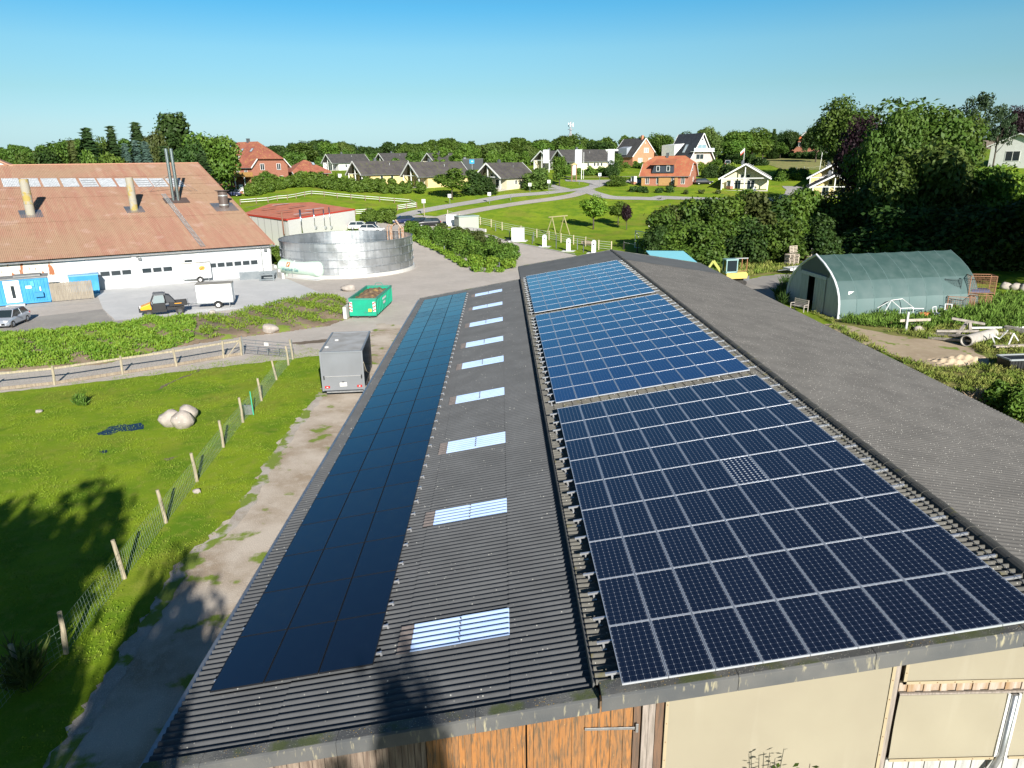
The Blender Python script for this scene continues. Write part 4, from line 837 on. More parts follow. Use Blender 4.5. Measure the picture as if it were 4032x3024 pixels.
mb = MB(); mb.add([ins(A), ins(B)-Vector((-.1, -.1, 0)), ins(Cc), up_(ins(A), RZs-.2), up_(ins(B), RZs-.2)-Vector((-.1, -.1, 0)), up_(ins(Cc), RZs-.2)], [(0, 1, 4, 3), (1, 2, 5, 4)]); mb.build('wall', M_rib, SH)
def onsh(px, dz=.06):
    d = Vector(ray(*px)); nn_ = Vector((0, 0, 1)); p = Yz(px, RZs+.25); return p-BO2+Vector((0, 0, dz))
for q0, q1, m_ in (((610, 910), (745, 893), M_rlt), ((900, 950), (1045, 932), M_rlt), ((800, 990), (935, 972), M_rlt), ((375, 928), (500, 911), mat('dark_strip', (.2, .13, .1), .8)), ((505, 944), (630, 930), mat('dark_strip', (.2, .13, .1), .8)), ((640, 966), (780, 950), mat('dark_strip', (.2, .13, .1), .8)), ((745, 928), (885, 910), mat('dark_strip', (.2, .13, .1), .8))):
    mb = MB(); mb.bar(onsh(C2(*q0), .16), onsh(C2(*q1), .16), .6, .02); mb.build('roof_light' if m_ is M_rlt else 'roof_patch', m_, SH)
def onwall(px):
    d = Vector(ray(*px)); nn_ = Vector((-(Cc-B).y, (Cc-B).x, 0)).normalized(); t = BO2.dot(nn_)/d.dot(nn_); return k_+d*t-BO2
for q0, q1, r_, m_ in (((855, 955), (868, 1140), .16, M_inox), ((970, 950), (980, 1095), .10, M_inox), ((1056, 952), (1066, 1095), .10, M_inox), ((1106, 935), (1116, 1095), .09, M_inox), ((697, 975), (712, 1160), .11, mat('rust_pipe', (.22, .10, .06), .7))):
    a1 = onwall(C2(*q0)); b1 = onwall(C2(*q1)); off_ = Vector((-.05, -.35, 0)); mb = MB(); mb.tube([b1+off_+Vector((0, .3, 0)), b1+off_, Vector((b1.x, b1.y, a1.z+.3))+off_], r_, 10); mb.build('exhaust_pipe', m_, SH, smooth=True)
    if r_ < .12 and m_ is M_inox: mb = MB(); mb.box(b1+off_, (.5, .3, .5)); mb.tube([b1+off_+Vector((-.4, 0, .1)), b1+off_+Vector((.4, 0, .1))], .1, 8); mb.build('exhaust_fan', M_galv, SH)
# ================================================================ VEHICLES AND YARD THINGS
def wheel(x, y, r, w, parent, rim=None, side=1):
    mb = MB(); mb.lathe([(r*.55, -w/2), (r*.92, -w/2), (r, -w*.3), (r, w*.3), (r*.92, w/2), (r*.55, w/2)], 20, axis='y'); t = mb.build('wheel', M_rubber, parent, smooth=False, loc=(x, y, r))
    mb = MB(); mb.lathe([(0, side*w*.42), (r*.2, side*w*.42), (r*.25, side*w*.30), (r*.5, side*w*.34), (r*.58, side*w*.48)], 16, axis='y'); mb.build('rim', rim or M_galv, t); return t
def paint(name, c, rough=.3, metal=.0): return mat(name, c, rough, metal, coat=.6)
def car(label, pos, rz, pt, L=4.4, W=1.8, Hc=1.46, est=.0, name='parked_car', cat='car', group=None):
    t = thing(name, label, cat, pos, rz, group); h = W/2
    st = [(-L/2, .34, .62, .80), (-L/2+.06, .24, .86, .93), (-L/2+.55, .20, .94, 1), (-L*.18, .19, .92, 1), (L*.18, .19, .90, 1), (L*.30, .19, .86, .99), (L/2-.25, .22, .70, .93), (L/2-.03, .30, .55, .80)]
    mb = MB(); n_ = 10
    for i, (x, zb, zs, f) in enumerate(st):
        w = h*f
        for y, z in ((-w*.85, zb), (-w, zb+.12), (-w, zs-.18), (-w*.95, zs-.04), (-w*.8, zs), (w*.8, zs), (w*.95, zs-.04), (w, zs-.18), (w, zb+.12), (w*.85, zb)): mb.v.append((x, y, z))
    for i in range(len(st)-1):
        for k in range(n_): a = i*n_+k; b = i*n_+(k+1) % n_; mb.f.append((a, b, b+n_, a+n_)); mb.m.append(0)
    mb.f += [tuple(range(n_)), tuple((len(st)-1)*n_+k for k in reversed(range(n_)))]; mb.m += [0, 0]
    mb.build('body', pt, t, smooth=False, bevel=.02)
    x0, x1, x2, x3 = -L/2+.12+est*.0, -L/2+.55, L*.10, L*.27; zr = Hc; zb_ = .90
    mb = MB(); vs = [(x0, -h*.88, zb_), (x0, h*.88, zb_), (x1, -h*.70, zr-.05), (x1, h*.70, zr-.05), (x2, -h*.70, zr-.03), (x2, h*.70, zr-.03), (x3, -h*.86, zb_-.02), (x3, h*.86, zb_-.02)]
    mb.add(vs, [(0, 2, 3, 1), (2, 4, 5, 3), (4, 6, 7, 5), (0, 6, 4, 2), (1, 3, 5, 7)]); mb.build('windows', M_glass, t)
    mb = MB(); mb.add([(x1-.05, -h*.72, zr-.07), (x1-.05, h*.72, zr-.07), (x2+.04, h*.72, zr-.05), (x2+.04, -h*.72, zr-.05), (x1+.1, -h*.6, zr), (x1+.1, h*.6, zr), (x2-.1, h*.6, zr+.01), (x2-.1, -h*.6, zr+.01)], [(0, 1, 5, 4), (1, 2, 6, 5), (2, 3, 7, 6), (3, 0, 4, 7), (4, 5, 6, 7)])
    for s_ in (-1, 1):
        mb.bar((x1, s_*h*.71, zr-.05), (x0+.05, s_*h*.89, zb_), .07, .05); mb.bar((x2, s_*h*.71, zr-.04), (x3, s_*h*.87, zb_), .06, .05); mb.bar(((x1+x2)/2, s_*h*.715, zr-.05), ((x1+x2)/2-.05, s_*h*.89, zb_), .07, .04)
    mb.build('roof_and_pillars', pt, t)
    rims = mat('alloy', (.55, .56, .57), .3, .9)
    for x in (-L*.30, L*.31):
        for s_ in (-1, 1): wheel(x, s_*(h-.10), .32, .21, t, rims, s_)
    for s_ in (-1, 1):
        mb = MB(); mb.box((L/2-.16, s_*h*.68, .66), (.16, .36, .15), rz=-s_*.35); mb.build('headlight', mat('lamp_glass', (.7, .72, .74), .1), t)
        mb = MB(); mb.box((-L/2+.05, s_*h*.78, .78), (.1, .26, .18)); mb.build('tail_light', M_red, t)
        mb = MB(); mb.box((x3-.35, s_*(h+.08), .98), (.12, .2, .14)); mb.build('mirror', M_black, t)
    mb = MB(); mb.box((-L/2-.005, 0, .62), (.02, .5, .11)); mb.build('number_plate', M_white, t); mb = MB(); mb.box((L/2-.01, 0, .42), (.04, .5, .11)); mb.build('number_plate', M_white, t)
    mb = MB(); mb.box((L/2-.04, 0, .42), (.06, W*.6, .16)); mb.build('grille', M_black, t); return t
P_silver = paint('silver_blue_paint', (.50, .54, .60), .3, .4); P_black = paint('black_paint', (.008, .009, .012)); P_navy = paint('navy_paint', (.012, .02, .07)); P_white = paint('white_car_paint', (.72, .73, .74))
q = AZ(8, 712); car('silver-blue hatchback facing the camera beside the blue container', (q.x-.6, q.y+1.9, 0), R(-83), P_silver, 3.9, 1.7, 1.45)
# blue site container
q = G(*CL(345, 327)); CT = thing('site_container', 'blue steel site container with white door standing before the farm building', 'container', q, RZW)
n = NB('faded_blue_paint', .55); g = n.mix(n.rng(n.noise(.8, 5), .4, .7), (.025, .24, .52), (.06, .34, .60)); n.color(g); M_cblue = n.m
def corrw(x0, x1, z0, z1, y, p=.28, d=.035):
    mb = MB(); xs = []; x = x0
    while x < x1-.01: xs += [(x, 0), (x+p*.3, 0), (x+p*.45, d), (x+p*.85, d)]; x += p
    xs.append((x1, 0)); n_ = len(xs); vs = [(a, y+b, z) for z in (z0, z1) for a, b in xs]; mb.add(vs, [(i, i+1, n_+i+1, n_+i) for i in range(n_-1)]); return mb
mb = corrw(-12, -3.75, .25, 2.5, 0); mb.add(*(lambda b: (b.v, b.f))(corrw(-2.35, -.1, .25, 2.5, 0))); mb.bx((-12, 2.35, .2), (0, 2.44, 2.55)); mb.bx((-.06, 0, .2), (0, 2.4, 2.55)); mb.bx((-12, -.04, .12), (0, .04, .28)); mb.bx((-12, -.04, 2.46), (0, .04, 2.6)); mb.bx((-.14, -.05, .1), (.02, .1, 2.6)); mb.bx((-12, 0, .1), (0, 2.4, .2)); mb.build('body', M_cblue, CT)
mb = MB(); mb.bx((-12, -.15, 2.6), (.1, 2.6, 2.72)); mb.bx((-2.8, .6, 2.72), (-.5, 2.2, 2.86)); mb.build('roof', mat('felt_roof', (.20, .21, .21), .9, col2=(.28, .28, .27), scale=2), CT)
mb = MB(); mb.bx((-3.72, -.06, .32), (-2.38, .02, 2.5)); dr = mb.build('door', M_white, CT); mb = MB(); mb.bx((-3.15, -.075, .75), (-2.85, -.06, 2.0)); mb.build('door_glass', M_glass, dr); mb = MB(); mb.bx((-2.62, -.10, 1.3), (-2.48, -.06, 1.34)); mb.build('handle', M_galv, dr)
mb = MB(); mb.bx((-3.8, -.9, 0), (-2.2, -.05, .18)); mb.build('step', MC['footing_concrete'], CT)
for x_, z_, w_, h_, m_ in ((-1.9, 1.75, .5, .28, M_white), (-1.45, 2.05, .3, .5, mat('cyan_box', (.08, .45, .65), .5)), (-1.25, .95, .75, .45, mat('sink_blue', (.05, .25, .45), .3)), (-.75, 1.5, .12, .4, M_white)):
    mb = MB(); mb.bx((x_, -.10 if w_ < .7 else -.4, z_-h_/2), (x_+w_, -.03, z_+h_/2)); mb.build('wall_box' if w_ < .7 else 'wash_basin', m_, CT)
# board screen and bin
a = G(*CL(352, 326)); b = G(*CL(630, 300)); FS = thing('board_screen', 'weathered vertical board screen standing right of the blue container', 'fence', a, math.atan2(b.y-a.y, b.x-a.x)); L_ = (b-a).length; mb = MB(); x = 0; k = 0
while x < L_: mb.bx((x, -.02-.012*(k % 2), .08+.02*math.sin(k*2.1)), (x+.125, .01, 1.95+.03*math.sin(k*3.7))); x += .135; k += 1
mb.build('boards', mat('silvered_boards', (.31, .27, .21), .9, col2=(.22, .19, .15), scale=2, stretch=(6, 6, .6)), FS); mb = MB(); mb.bx((0, .01, .4), (L_, .07, .5)); mb.bx((0, .01, 1.5), (L_, .07, 1.6)); mb.build('cross_rail', M_wood, FS)
mb = MB(); mb.bx((L_-.02, 0, 0), (L_+.04, .7, 1.9)); mb.build('end_panel', mat('grey_panel', (.4, .42, .42), .6), FS)
q = G(*CL(640, 268)); BN = thing('blue_bin', 'blue lidded bin half hidden behind the weathered board screen', 'bin', q+Vector((-1.2, .4, 0)), RZW); mb = MB(); mb.box((0, 0, 1.0), (2.6, 1.3, 2.0), taper=1.08); mb.build('body', M_cblue, BN); mb = MB(); mb.box((0, 0, 2.06), (2.9, 1.5, .12)); mb.build('lid', mat('pale_blue_lid', (.15, .38, .62), .5), BN)
# white box trailers
def boxtrailer(label, p_front, p_back, Lb, Wb, Hb, zb, jock=True, logo=False):
    rz = math.atan2(p_front.y-p_back.y, p_front.x-p_back.x); t = thing('box_trailer', label, 'trailer', (p_back+p_front)/2, rz, 'white box trailers'); x0, x1 = -Lb/2, Lb/2
    mb = MB(); mb.bx((x0, -Wb/2, zb), (x1, Wb/2, zb+Hb)); mb.build('box', mat('white_box_panel', (.80, .81, .81), .35), t, bevel=.02)
    mb = MB(); mb.bx((x0-.04, -Wb/2-.04, zb+Hb), (x1+.04, Wb/2+.04, zb+Hb+.035)); mb.build('roof', mat('dirty_grey_roof', (.34, .32, .28), .8, col2=(.25, .235, .2), scale=1.5), t)
    mb = MB()
    for x in (x0, x1):
        for y in (-Wb/2, Wb/2): mb.bx((x-.03, y-.03, zb), (x+.03, y+.03, zb+Hb))
    for z in (zb, zb+.28): mb.bx((x0, -Wb/2-.02, z), (x1, -Wb/2+.0, z+.04)); mb.bx((x0, Wb/2, z), (x1, Wb/2+.02, z+.04))
    mb.bx((x0, -Wb/2, zb-.08), (x1, Wb/2, zb)); mb.build('trim', M_galv, t)
    mb = MB(); mb.bar((x1, -.3, zb-.1), (x1+1.25, 0, zb-.12), .07, .08); mb.bar((x1, .3, zb-.1), (x1+1.25, 0, zb-.12), .07, .08); mb.tube([(x1+1.2, 0, zb-.1), (x1+1.7, 0, zb-.06)], .04, 8); mb.build('drawbar', M_galv, t)
    mb = MB(); mb.tube([(x1+.95, .12, .05), (x1+.95, .12, zb+.45)], .03, 6); mb.build('jockey_wheel', M_galv, t)
    for s_ in (-1, 1):
        wheel(-.25, s_*(Wb/2+.12), .31, .18, t, M_white, s_)
        mb = MB(); mb.lathe([(0.0, 0)], 3); mb = MB()
        pr_ = [(-.25+.42*math.cos(a), .31+.42*math.sin(a)) for a in np.linspace(.1, math.pi-.1, 9)]; pr_ += [(-.25+.37*math.cos(a), .31+.37*math.sin(a)) for a in np.linspace(math.pi-.1, .1, 9)]
        mb.prism(pr_, s_*(Wb/2+.0), s_*(Wb/2+.24), 'y'); mb.build('mudguard', M_black, t)
    mb = MB(); mb.bar((x0+.35, Wb/2+.05, .1), (x0+.35, Wb/2+.05, zb+.9), .05, .05); mb.build('prop_stand', M_galv, t); return t, x0, x1
pb = G(*CL(1540, 358)); pf = G(*CL(1300, 372)); t_, x0, x1 = boxtrailer('plain white box trailer hitched behind the yellow utility vehicle', pf+(pb-pf)*.02, pb, (pf-pb).length, 1.55, 1.75, .55)
t_.location = Vector(t_.location)+Vector((.2, .75, 0))
pb = G(*CL(1395, 186)); pf = G(*CL(1205, 200)); t_, x0, x1 = boxtrailer('white box trailer with orange logo parked before the middle sectional doors', pf, pb, (pf-pb).length, 1.5, 1.75, .5)
t_.location = Vector(t_.location)+Vector((.2, .7, 0))
mb = MB(); mb.lathe([(0, -.01), (.34, -.01), (.34, .01)], 20, axis='y'); o = mb.build('logo_disc', mat('orange_sun', (.75, .30, .03), .5), t_, loc=(x0+.95, .765, 1.65)); o.scale = (1, 1, .8)
text('HAAKER', .30, mat('dark_red_lettering', (.25, .03, .02), .5), t_, (x0+.95, .785, 1.62), (R(90), R(-28), R(180)))
# utility vehicle (front towards the left)
pf = G(*CL(985, 425)); pr_ = G(*CL(1170, 408)); rz = math.atan2(pf.y-pr_.y, pf.x-pr_.x); UT = thing('utility_vehicle', 'black and orange-yellow utility vehicle with cab and open cargo bed', 'utility vehicle', (pf+pr_)/2+Vector((.1, .7, 0)), rz)
M_ory = mat('orange_yellow_plastic', (.80, .36, .02), .35)
mb = MB()
prof = [(1.05, .62), (1.9, .55), (2.0, .75), (1.9, .95), (1.05, 1.22)]; mb.prism([(p[0], p[1]) for p in prof], -.55, .55, 'y'); mb.build('hood', M_ory, UT, bevel=.05)
mb = MB(); mb.bx((-.2, -.68, .35), (1.1, .68, .62)); mb.bx((-.15, -.70, .55), (.95, -.62, 1.15)); mb.bx((-.15, .62, .55), (.95, .70, 1.15)); mb.bx((-1.7, -.55, .45), (-.2, .55, .7)); mb.bx((1.2, -.6, .45), (2.05, .6, .66)); mb.bx((1.95, -.5, .45), (2.12, .5, .85)); mb.build('body', M_black, UT, bevel=.02)
for s_ in (-.64, .64):
    mb = MB(); mb.bar((1.1, s_, 1.15), (.72, s_*.92, 1.95), .06); mb.bar((-.2, s_, 1.1), (-.12, s_*.92, 1.93), .07); mb.bar((.72, s_*.92, 1.95), (-.15, s_*.92, 1.95), .06); mb.bar((.95, s_*1.02, .6), (1.1, s_, 1.15), .06)
    mb.build('cab_frame', M_black, UT)
mb = MB(); mb.bx((-.25, -.64, 1.93), (.8, .64, 2.02)); mb.bar((-.1, -.6, 2.06), (.7, -.6, 2.06), .05); mb.bar((-.1, .6, 2.06), (.7, .6, 2.06), .05); mb.bar((.7, -.6, 2.06), (.7, .6, 2.06), .05); mb.build('roof', mat('grey_black_roof', (.10, .11, .12), .4), UT, bevel=.02)
mb = MB(); mb.add([(1.08, -.58, 1.2), (1.08, .58, 1.2), (.73, .54, 1.9), (.73, -.54, 1.9)], [(0, 1, 2, 3)]); mb.add([(.9, .63, 1.2), (-.1, .63, 1.2), (-.05, .59, 1.88), (.68, .59, 1.88)], [(0, 1, 2, 3)]); mb.build('windscreen', mat('pale_glass', (.25, .30, .31), .1), UT)
mb = MB(); mb.prism([(-.2, 1.1), (-.95, 1.0), (-.95, 1.25), (-.55, 1.8), (-.2, 1.9)], -.58, .58, 'y'); mb.build('rear_cover', mat('charcoal_fabric', (.05, .053, .06), .7), UT)
mb = MB(); mb.bx((-1.95, -.68, .8), (-.45, .68, .88)); [mb.bx(*q) for q in (((-1.95, -.70, .85), (-.45, -.64, 1.18)), ((-1.95, .64, .85), (-.45, .70, 1.18)), ((-1.98, -.7, .85), (-1.92, .7, 1.18)), ((-.5, -.7, .85), (-.44, .7, 1.25)))]; mb.build('cargo_bed', M_black, UT)
mb = MB(); mb.bx((-1.5, .702, 1.02), (-.9, .712, 1.08)); mb.build('orange_decal', M_ory, UT)
for s_ in (-.35, .35): mb = MB(); mb.box((.25, s_, .85), (.5, .5, .5)); mb.build('seat', MC['charcoal_fabric'], UT)
mb = MB(); mb.lathe([(.15, 0), (.17, .02), (.15, .04)], 12, (.62, .32, 1.2)); mb.build('steering_wheel', M_black, UT)
for x in (1.35, -1.25):
    for s_ in (-1, 1): wheel(x, s_*.62, .34, .26, UT, mat('dark_rim', (.08, .08, .08), .5), s_)
for s_ in (-1, 1): mb = MB(); mb.box((2.0, s_*.36, .86), (.1, .22, .12)); mb.build('headlight', MC['lamp_glass'], UT)
# roll-off skip with straw
a = G(*C3(-505, 527)); 
P_ = lambda cx, cy: ((1200+cx*.4521)/S, (1000+cy*.4521)/S)
a, b = G(*P_(395, 540)), G(*P_(612, 530)); far_ = AZ(*P_(742, 395), 0); rz = math.atan2((b-a).y, (b-a).x); SK = thing('roll_off_skip', 'green roll-off skip heaped with brown straw and manure', 'skip', Vector((-12.33, 61.75, 0)), R(-3))
M_grn = mat('skip_green', (.006, .34, .20), .42, col2=(.01, .28, .17), scale=1); M_grnd = mat('skip_green_edge', (.05, .26, .19), .5)
w_, L_, z0, z1 = 1.2, 6.9, .25, 1.75
mb = MB(); mb.bx((-w_, -.03, z0), (w_, .04, z1)); mb.bx((-w_, L_, z0), (w_, L_+.06, z1)); mb.bx((-w_, 0, z0), (-w_+.05, L_, z1)); mb.bx((w_-.05, 0, z0), (w_, L_, z1)); mb.bx((-w_, 0, z0-.02), (w_, L_, z0+.08))
for y in np.arange(.5, L_, .62): mb.bx((w_, y-.05, z0+.05), (w_+.07, y+.05, z1-.08)); mb.bx((-w_-.07, y-.05, z0+.05), (-w_, y+.05, z1-.08))
mb.bx((-.06, -.06, z0), (.06, -.03, z1)); mb.bx((-w_, -.05, .85), (w_, -.03, .88)); mb.build('hopper', M_grn, SK)
mb = MB()
for p, q in (((-w_, 0), (w_, 0)), ((w_, 0), (w_, L_)), ((w_, L_), (-w_, L_)), ((-w_, L_), (-w_, 0))): mb.bar((p[0], p[1], z1), (q[0], q[1], z1), .14, .12)
mb.tube([(-.45, L_, z1), (-.25, L_, z1+.3), (.25, L_, z1+.3), (.45, L_, z1)], .035, 6); mb.build('rim', M_grnd, SK)
mb = MB(); mb.bx((-.6, .1, .05), (-.45, L_, z0)); mb.bx((.45, .1, .05), (.6, L_, z0)); [mb.bx((-1.0, y, .1), (1.0, y+.1, z0)) for y in (.2, 2, 4)]; [mb.lathe([(0, -.1), (.13, -.1), (.13, .1), (0, .1)], 10, (x, .35, .13), axis='x') for x in (-.75, .75)]; mb.build('skid_frame', mat('skip_underframe', (.05, .05, .05), .8), SK)
n = NB('straw_manure', .95); g = n.mix(n.rng(n.noise(1.6, 7), .4, .6), (.17, .10, .055), (.26, .17, .10)); g = n.mix(n.math('MULTIPLY', n.rng(n.noise(1.1, 6), .56, .62), .85), g, (.45, .29, .09)); n.color(g); n.bump(n.noise(9, 6), 1, .15); MS_ = n.m
mb = MB(); mb.grid(lambda u, v: ((u-.5)*2*(w_-.05), .05+(L_-.1)*v, z1-.28+.42*math.sin(u*math.pi)*math.sin(v*math.pi)**.6+.07*math.sin(u*17+v*5)*math.sin(v*23)+.05*math.sin(v*41+u*13)), 24, 50); mb.build('straw_load', MS_, SK, smooth=True)
for s_ in (-1, 1):
    mb = MB(); mb.bx((s_*(w_-.16)-.12, -.075, .62), (s_*(w_-.16)+.12, -.06, 1.5)); pl = mb.build('warning_board', M_white, SK)
    mb = MB()
    for k in range(3): z = .72+k*.3; mb.add([(s_*(w_-.16)-.12, -.08, z-s_*.07), (s_*(w_-.16)+.12, -.08, z+s_*.07), (s_*(w_-.16)+.12, -.08, z+s_*.07+.12), (s_*(w_-.16)-.12, -.08, z-s_*.07+.12)], [(0, 1, 2, 3)])
    mb.build('red_stripes', mat('warning_red', (.6, .05, .04), .5), pl)
mb = MB(); mb.bx((.5, -.075, .62), (.78, -.06, .88)); mb.build('yellow_label', mat('label_yellow', (.75, .58, .06), .5), SK)
mb = MB(); mb.bar((.1, -.08, .55), (.85, -.08, .58), .03, .03); mb.bar((.25, -.09, .42), (.25, -.09, .72), .04, .03); mb.build('latch', M_grnd, SK)
mb = MB(); mb.box((w_+.09, 3.1, 1.32), (.01, 1.5, .2)); mb.box((w_+.09, 3.0, .95), (.01, .9, .22)); mb.build('faded_lettering_strip', mat('faded_white', (.62, .66, .66), .6), SK)
mb = MB(); mb.box((-w_-.35, 1.8, .55), (.3, 4.4, 1.1)); mb.build('concrete_kerb', MC['footing_concrete'], None); o = bpy.context.scene.objects[-1] if False else COL.objects[-1]
o.name = 'concrete_barrier'; o.parent = None; o.matrix_world = SK.matrix_basis.copy(); tag(o, 'grey concrete barrier block along the left side of the green skip', 'barrier')
# big grey trailer on the grass
a, b = G(*P_(165, 1205)), G(*P_(520, 1205)); a = AZ(*P_(165, 1200), .38); b = AZ(*P_(520, 1185), .38); rz = math.atan2((b-a).y, (b-a).x); BT = thing('sales_trailer', 'tall dark grey box trailer with pale roof parked at the lane edge', 'trailer', (a.x+(b-a).x/2, a.y+(b-a).y/2, 0), rz); w_ = (b-a).length/2
M_bt = mat('trailer_grey', (.20, .213, .228), .42, col2=(.17, .18, .19), scale=.6); L_, z0, z1 = 5.0, .42, 2.72
mb = MB(); mb.bx((-w_, 0, z0), (w_, L_, z1)); mb.build('box', M_bt, BT, bevel=.03)
mb = MB(); mb.bx((w_+.004, .12, z0+.15), (w_+.012, L_-.1, z1-.1)); mb.build('side_flap', mat('glossy_black_flap', (.02, .022, .022), .12), BT)
mb = MB(); mb.bx((-w_+.06, .06, z1), (w_-.06, L_-.06, z1+.03)); mb.build('roof', mat('dusty_roof', (.44, .44, .43), .6, col2=(.33, .315, .29), scale=1.1, detail=6), BT)
mb = MB()
for p, q in (((-w_, 0), (w_, 0)), ((w_, 0), (w_, L_)), ((w_, L_), (-w_, L_)), ((-w_, L_), (-w_, 0))): mb.bar((p[0], p[1], z1+.02), (q[0], q[1], z1+.02), .10, .09)
for s_ in (-1, 1): mb.bx((s_*w_-.05, -.03, z0), (s_*w_+.05, .04, z1))
mb.build('corner_trim', mat('trim_grey', (.20, .215, .23), .4), BT)
mb = MB(); mb.bx((-w_+.1, -.05, 1.28), (w_-.1, -.01, 1.31)); mb.build('tailgate_hinge', M_steel, BT)
for s_ in (-1, 1):
    mb = MB(); mb.bx((s_*(w_-.1)-.03, -.06, 1.12), (s_*(w_-.1)+.03, -.01, 1.34)); mb.build('latch', M_black, BT)
    mb = MB(); mb.bx((s_*(w_-.25)-.14, -.06, .60), (s_*(w_-.25)+.14, -.01, .72)); tl_ = mb.build('tail_light', M_red, BT); mb = MB(); mb.bx((s_*(w_-.25)-.05, -.07, .64), (s_*(w_-.25)+.05, -.06, .68)); mb.build('reflector', M_white, tl_)
mb = MB(); mb.bx((-.2, -.05, .68), (.2, -.02, .90)); mb.build('number_plate', M_white, BT); mb = MB(); mb.box((0, -.04, .94), (.12, .05, .05)); mb.build('plate_lamp', M_black, BT)
mb = MB(); mb.bx((-w_+.2, -.1, z0-.1), (w_-.05, .05, z0-.02)); mb.build('bumper', M_galv, BT); mb = MB(); mb.bx((-w_+.1, .1, z0-.08), (w_-.1, L_-.1, z0)); mb.bar((-.4, L_, z0), (0, L_+1.4, z0), .08); mb.bar((.4, L_, z0), (0, L_+1.4, z0), .08); mb.build('chassis', M_black, BT)
for x in (-w_+.2, -w_+.55): mb = MB(); mb.lathe([(.12, 0), (.12, .05), (0, .07)], 14, (x, 1.2 if x < -w_+.3 else 2.9, z1+.03)); mb.build('roof_vent', M_white, BT)
for y in (2.2, 3.0):
    for s_ in (-1, 1):
        tw = wheel(0, 0, .32, .2, BT, M_white, s_); tw.location = (s_*(w_-.12), y, .32); tw.rotation_euler = (0, 0, R(90))
mb = MB(); mb.tube([(w_+.03, .3, 2.0), (w_+.05, 1.2, 1.2), (w_+.04, 2.2, .8)], .02, 5); mb.build('strap', mat('pale_strap', (.55, .5, .38), .8), BT)
# ---------------------------------------------------------------- weed bank between yard and track
bank = [CL(-60, 560), CL(200, 545), CL(500, 510), CL(800, 490), CL(1000, 440), CL(1500, 425), CL(1600, 395), CL(1900, 325), CL(2100, 285), P_(350, 385), P_(375, 470), P_(400, 560), P_(150, 640), CL(2212, 480), CL(1900, 525), CL(1600, 560), CL(1100, 640), CL(700, 740), CL(0, 790), CL(-60, 800)]
BK2 = [tuple(AZ(*p))[:2] for p in bank]; qa = np.array(BK2)
def bdist(X, Y):
    X = np.asarray(X, float); Y = np.asarray(Y, float); ins = np.zeros(X.shape, bool); dm = np.full(X.shape, 1e9)
    for i in range(len(qa)):
        a, b = qa[i], qa[(i+1) % len(qa)]; c = ((a[1] > Y) != (b[1] > Y)) & (X < (b[0]-a[0])*(Y-a[1])/(b[1]-a[1]+1e-12)+a[0]); ins ^= c
        d = b-a; t = np.clip(((X-a[0])*d[0]+(Y-a[1])*d[1])/(d@d), 0, 1); dm = np.minimum(dm, np.hypot(X-a[0]-t*d[0], Y-a[1]-t*d[1]))
    return np.where(ins, dm, 0)
def bankz(X, Y): d = bdist(X, Y); return .38*np.clip(d/1.8, 0, 1)**.8*(1+.35*np.sin(X*1.1)*np.sin(Y*1.4+X*.3)+.15*np.sin(X*3.1+Y*2.2))
bx_, by_ = np.meshgrid(np.arange(qa[:, 0].min(), qa[:, 0].max()+.3, .3), np.arange(qa[:, 1].min(), qa[:, 1].max()+.3, .3), indexing='ij'); bz_ = bankz(bx_, by_); idx = np.arange(bx_.size).reshape(bx_.shape); dd_ = bdist(bx_, by_) > 0
F = np.stack([idx[:-1, :-1], idx[1:, :-1], idx[1:, 1:], idx[:-1, 1:]], -1)[dd_[:-1, :-1] | dd_[1:, 1:]].reshape(-1, 4)
tag(ob('earth_bank', npmesh('earth_bank', np.stack([bx_, by_, bz_+.02-.03*(~dd_)], -1).reshape(-1, 3), F, dirtmat('bank_soil', (.27, .20, .135), (.20, .145, .095), (.36, .28, .20), .4, 1.5, .08), smooth=True)), kind='structure')
left = [p for p in [CL(-80, 550), CL(200, 540), CL(500, 505), CL(800, 480), CL(1000, 440), CL(1330, 420), CL(1300, 600), CL(1100, 650), CL(700, 735), CL(0, 785), CL(-80, 800)]]
herbs('nettles', 'dense bright green nettles covering the earth bank below the silver car', 'weeds', [tuple(AZ(*p))[:2] for p in left], 42000, .12, .36, .045, LV['lime'], 3, bankz)
right = [CL(1330, 420), CL(1500, 420), CL(1900, 325), CL(2130, 280), P_(340, 380), P_(370, 470), P_(300, 600), CL(2100, 490), CL(1700, 545), CL(1500, 570), CL(1350, 590)]
herbs('bank_weeds', 'patchy green weeds and thistles on the bare soil bank beside the green skip', 'weeds', [tuple(AZ(*p))[:2] for p in right], 13000, .12, .34, .045, LV['lime'], 8, bankz, thr=.15)
def rock(label, px, r, g_=None, seed=1, z=0, pos=None, cat='boulder', sink=.25):
    p = pos or G(*px); t = MB().blob((0, 0, r[2]*(1-sink)), r, 0, .13, 9, seed).build('boulder', mat('granite_boulder', (.42, .37, .32), .85, col2=(.30, .265, .235), scale=2.5, bump=.3, col3=(.5, .46, .42), s3=6), None, smooth=True, loc=(p.x, p.y, p.z+z)); return tag(t, label, cat, g_)
rock('rounded tan boulder at the foot of the bank above the paddock gate', CL(1815, 530), (.62, .5, .45), seed=2)
rock('dark flat boulder on the gravel left of the green skip', P_(380, 325), (.75, .55, .42), seed=3)
for i, (x, y, lab) in enumerate(((1325, 432, 'small tan rock in the bank weeds behind the hitched trailer'), (1425, 405, 'small pale rock beside the hitched trailer wheel'), (1255, 450, 'small brown rock in the bank weeds below the cargo bed'))): rock(lab, CL(x, y), (.3, .25, .22), seed=10+i)
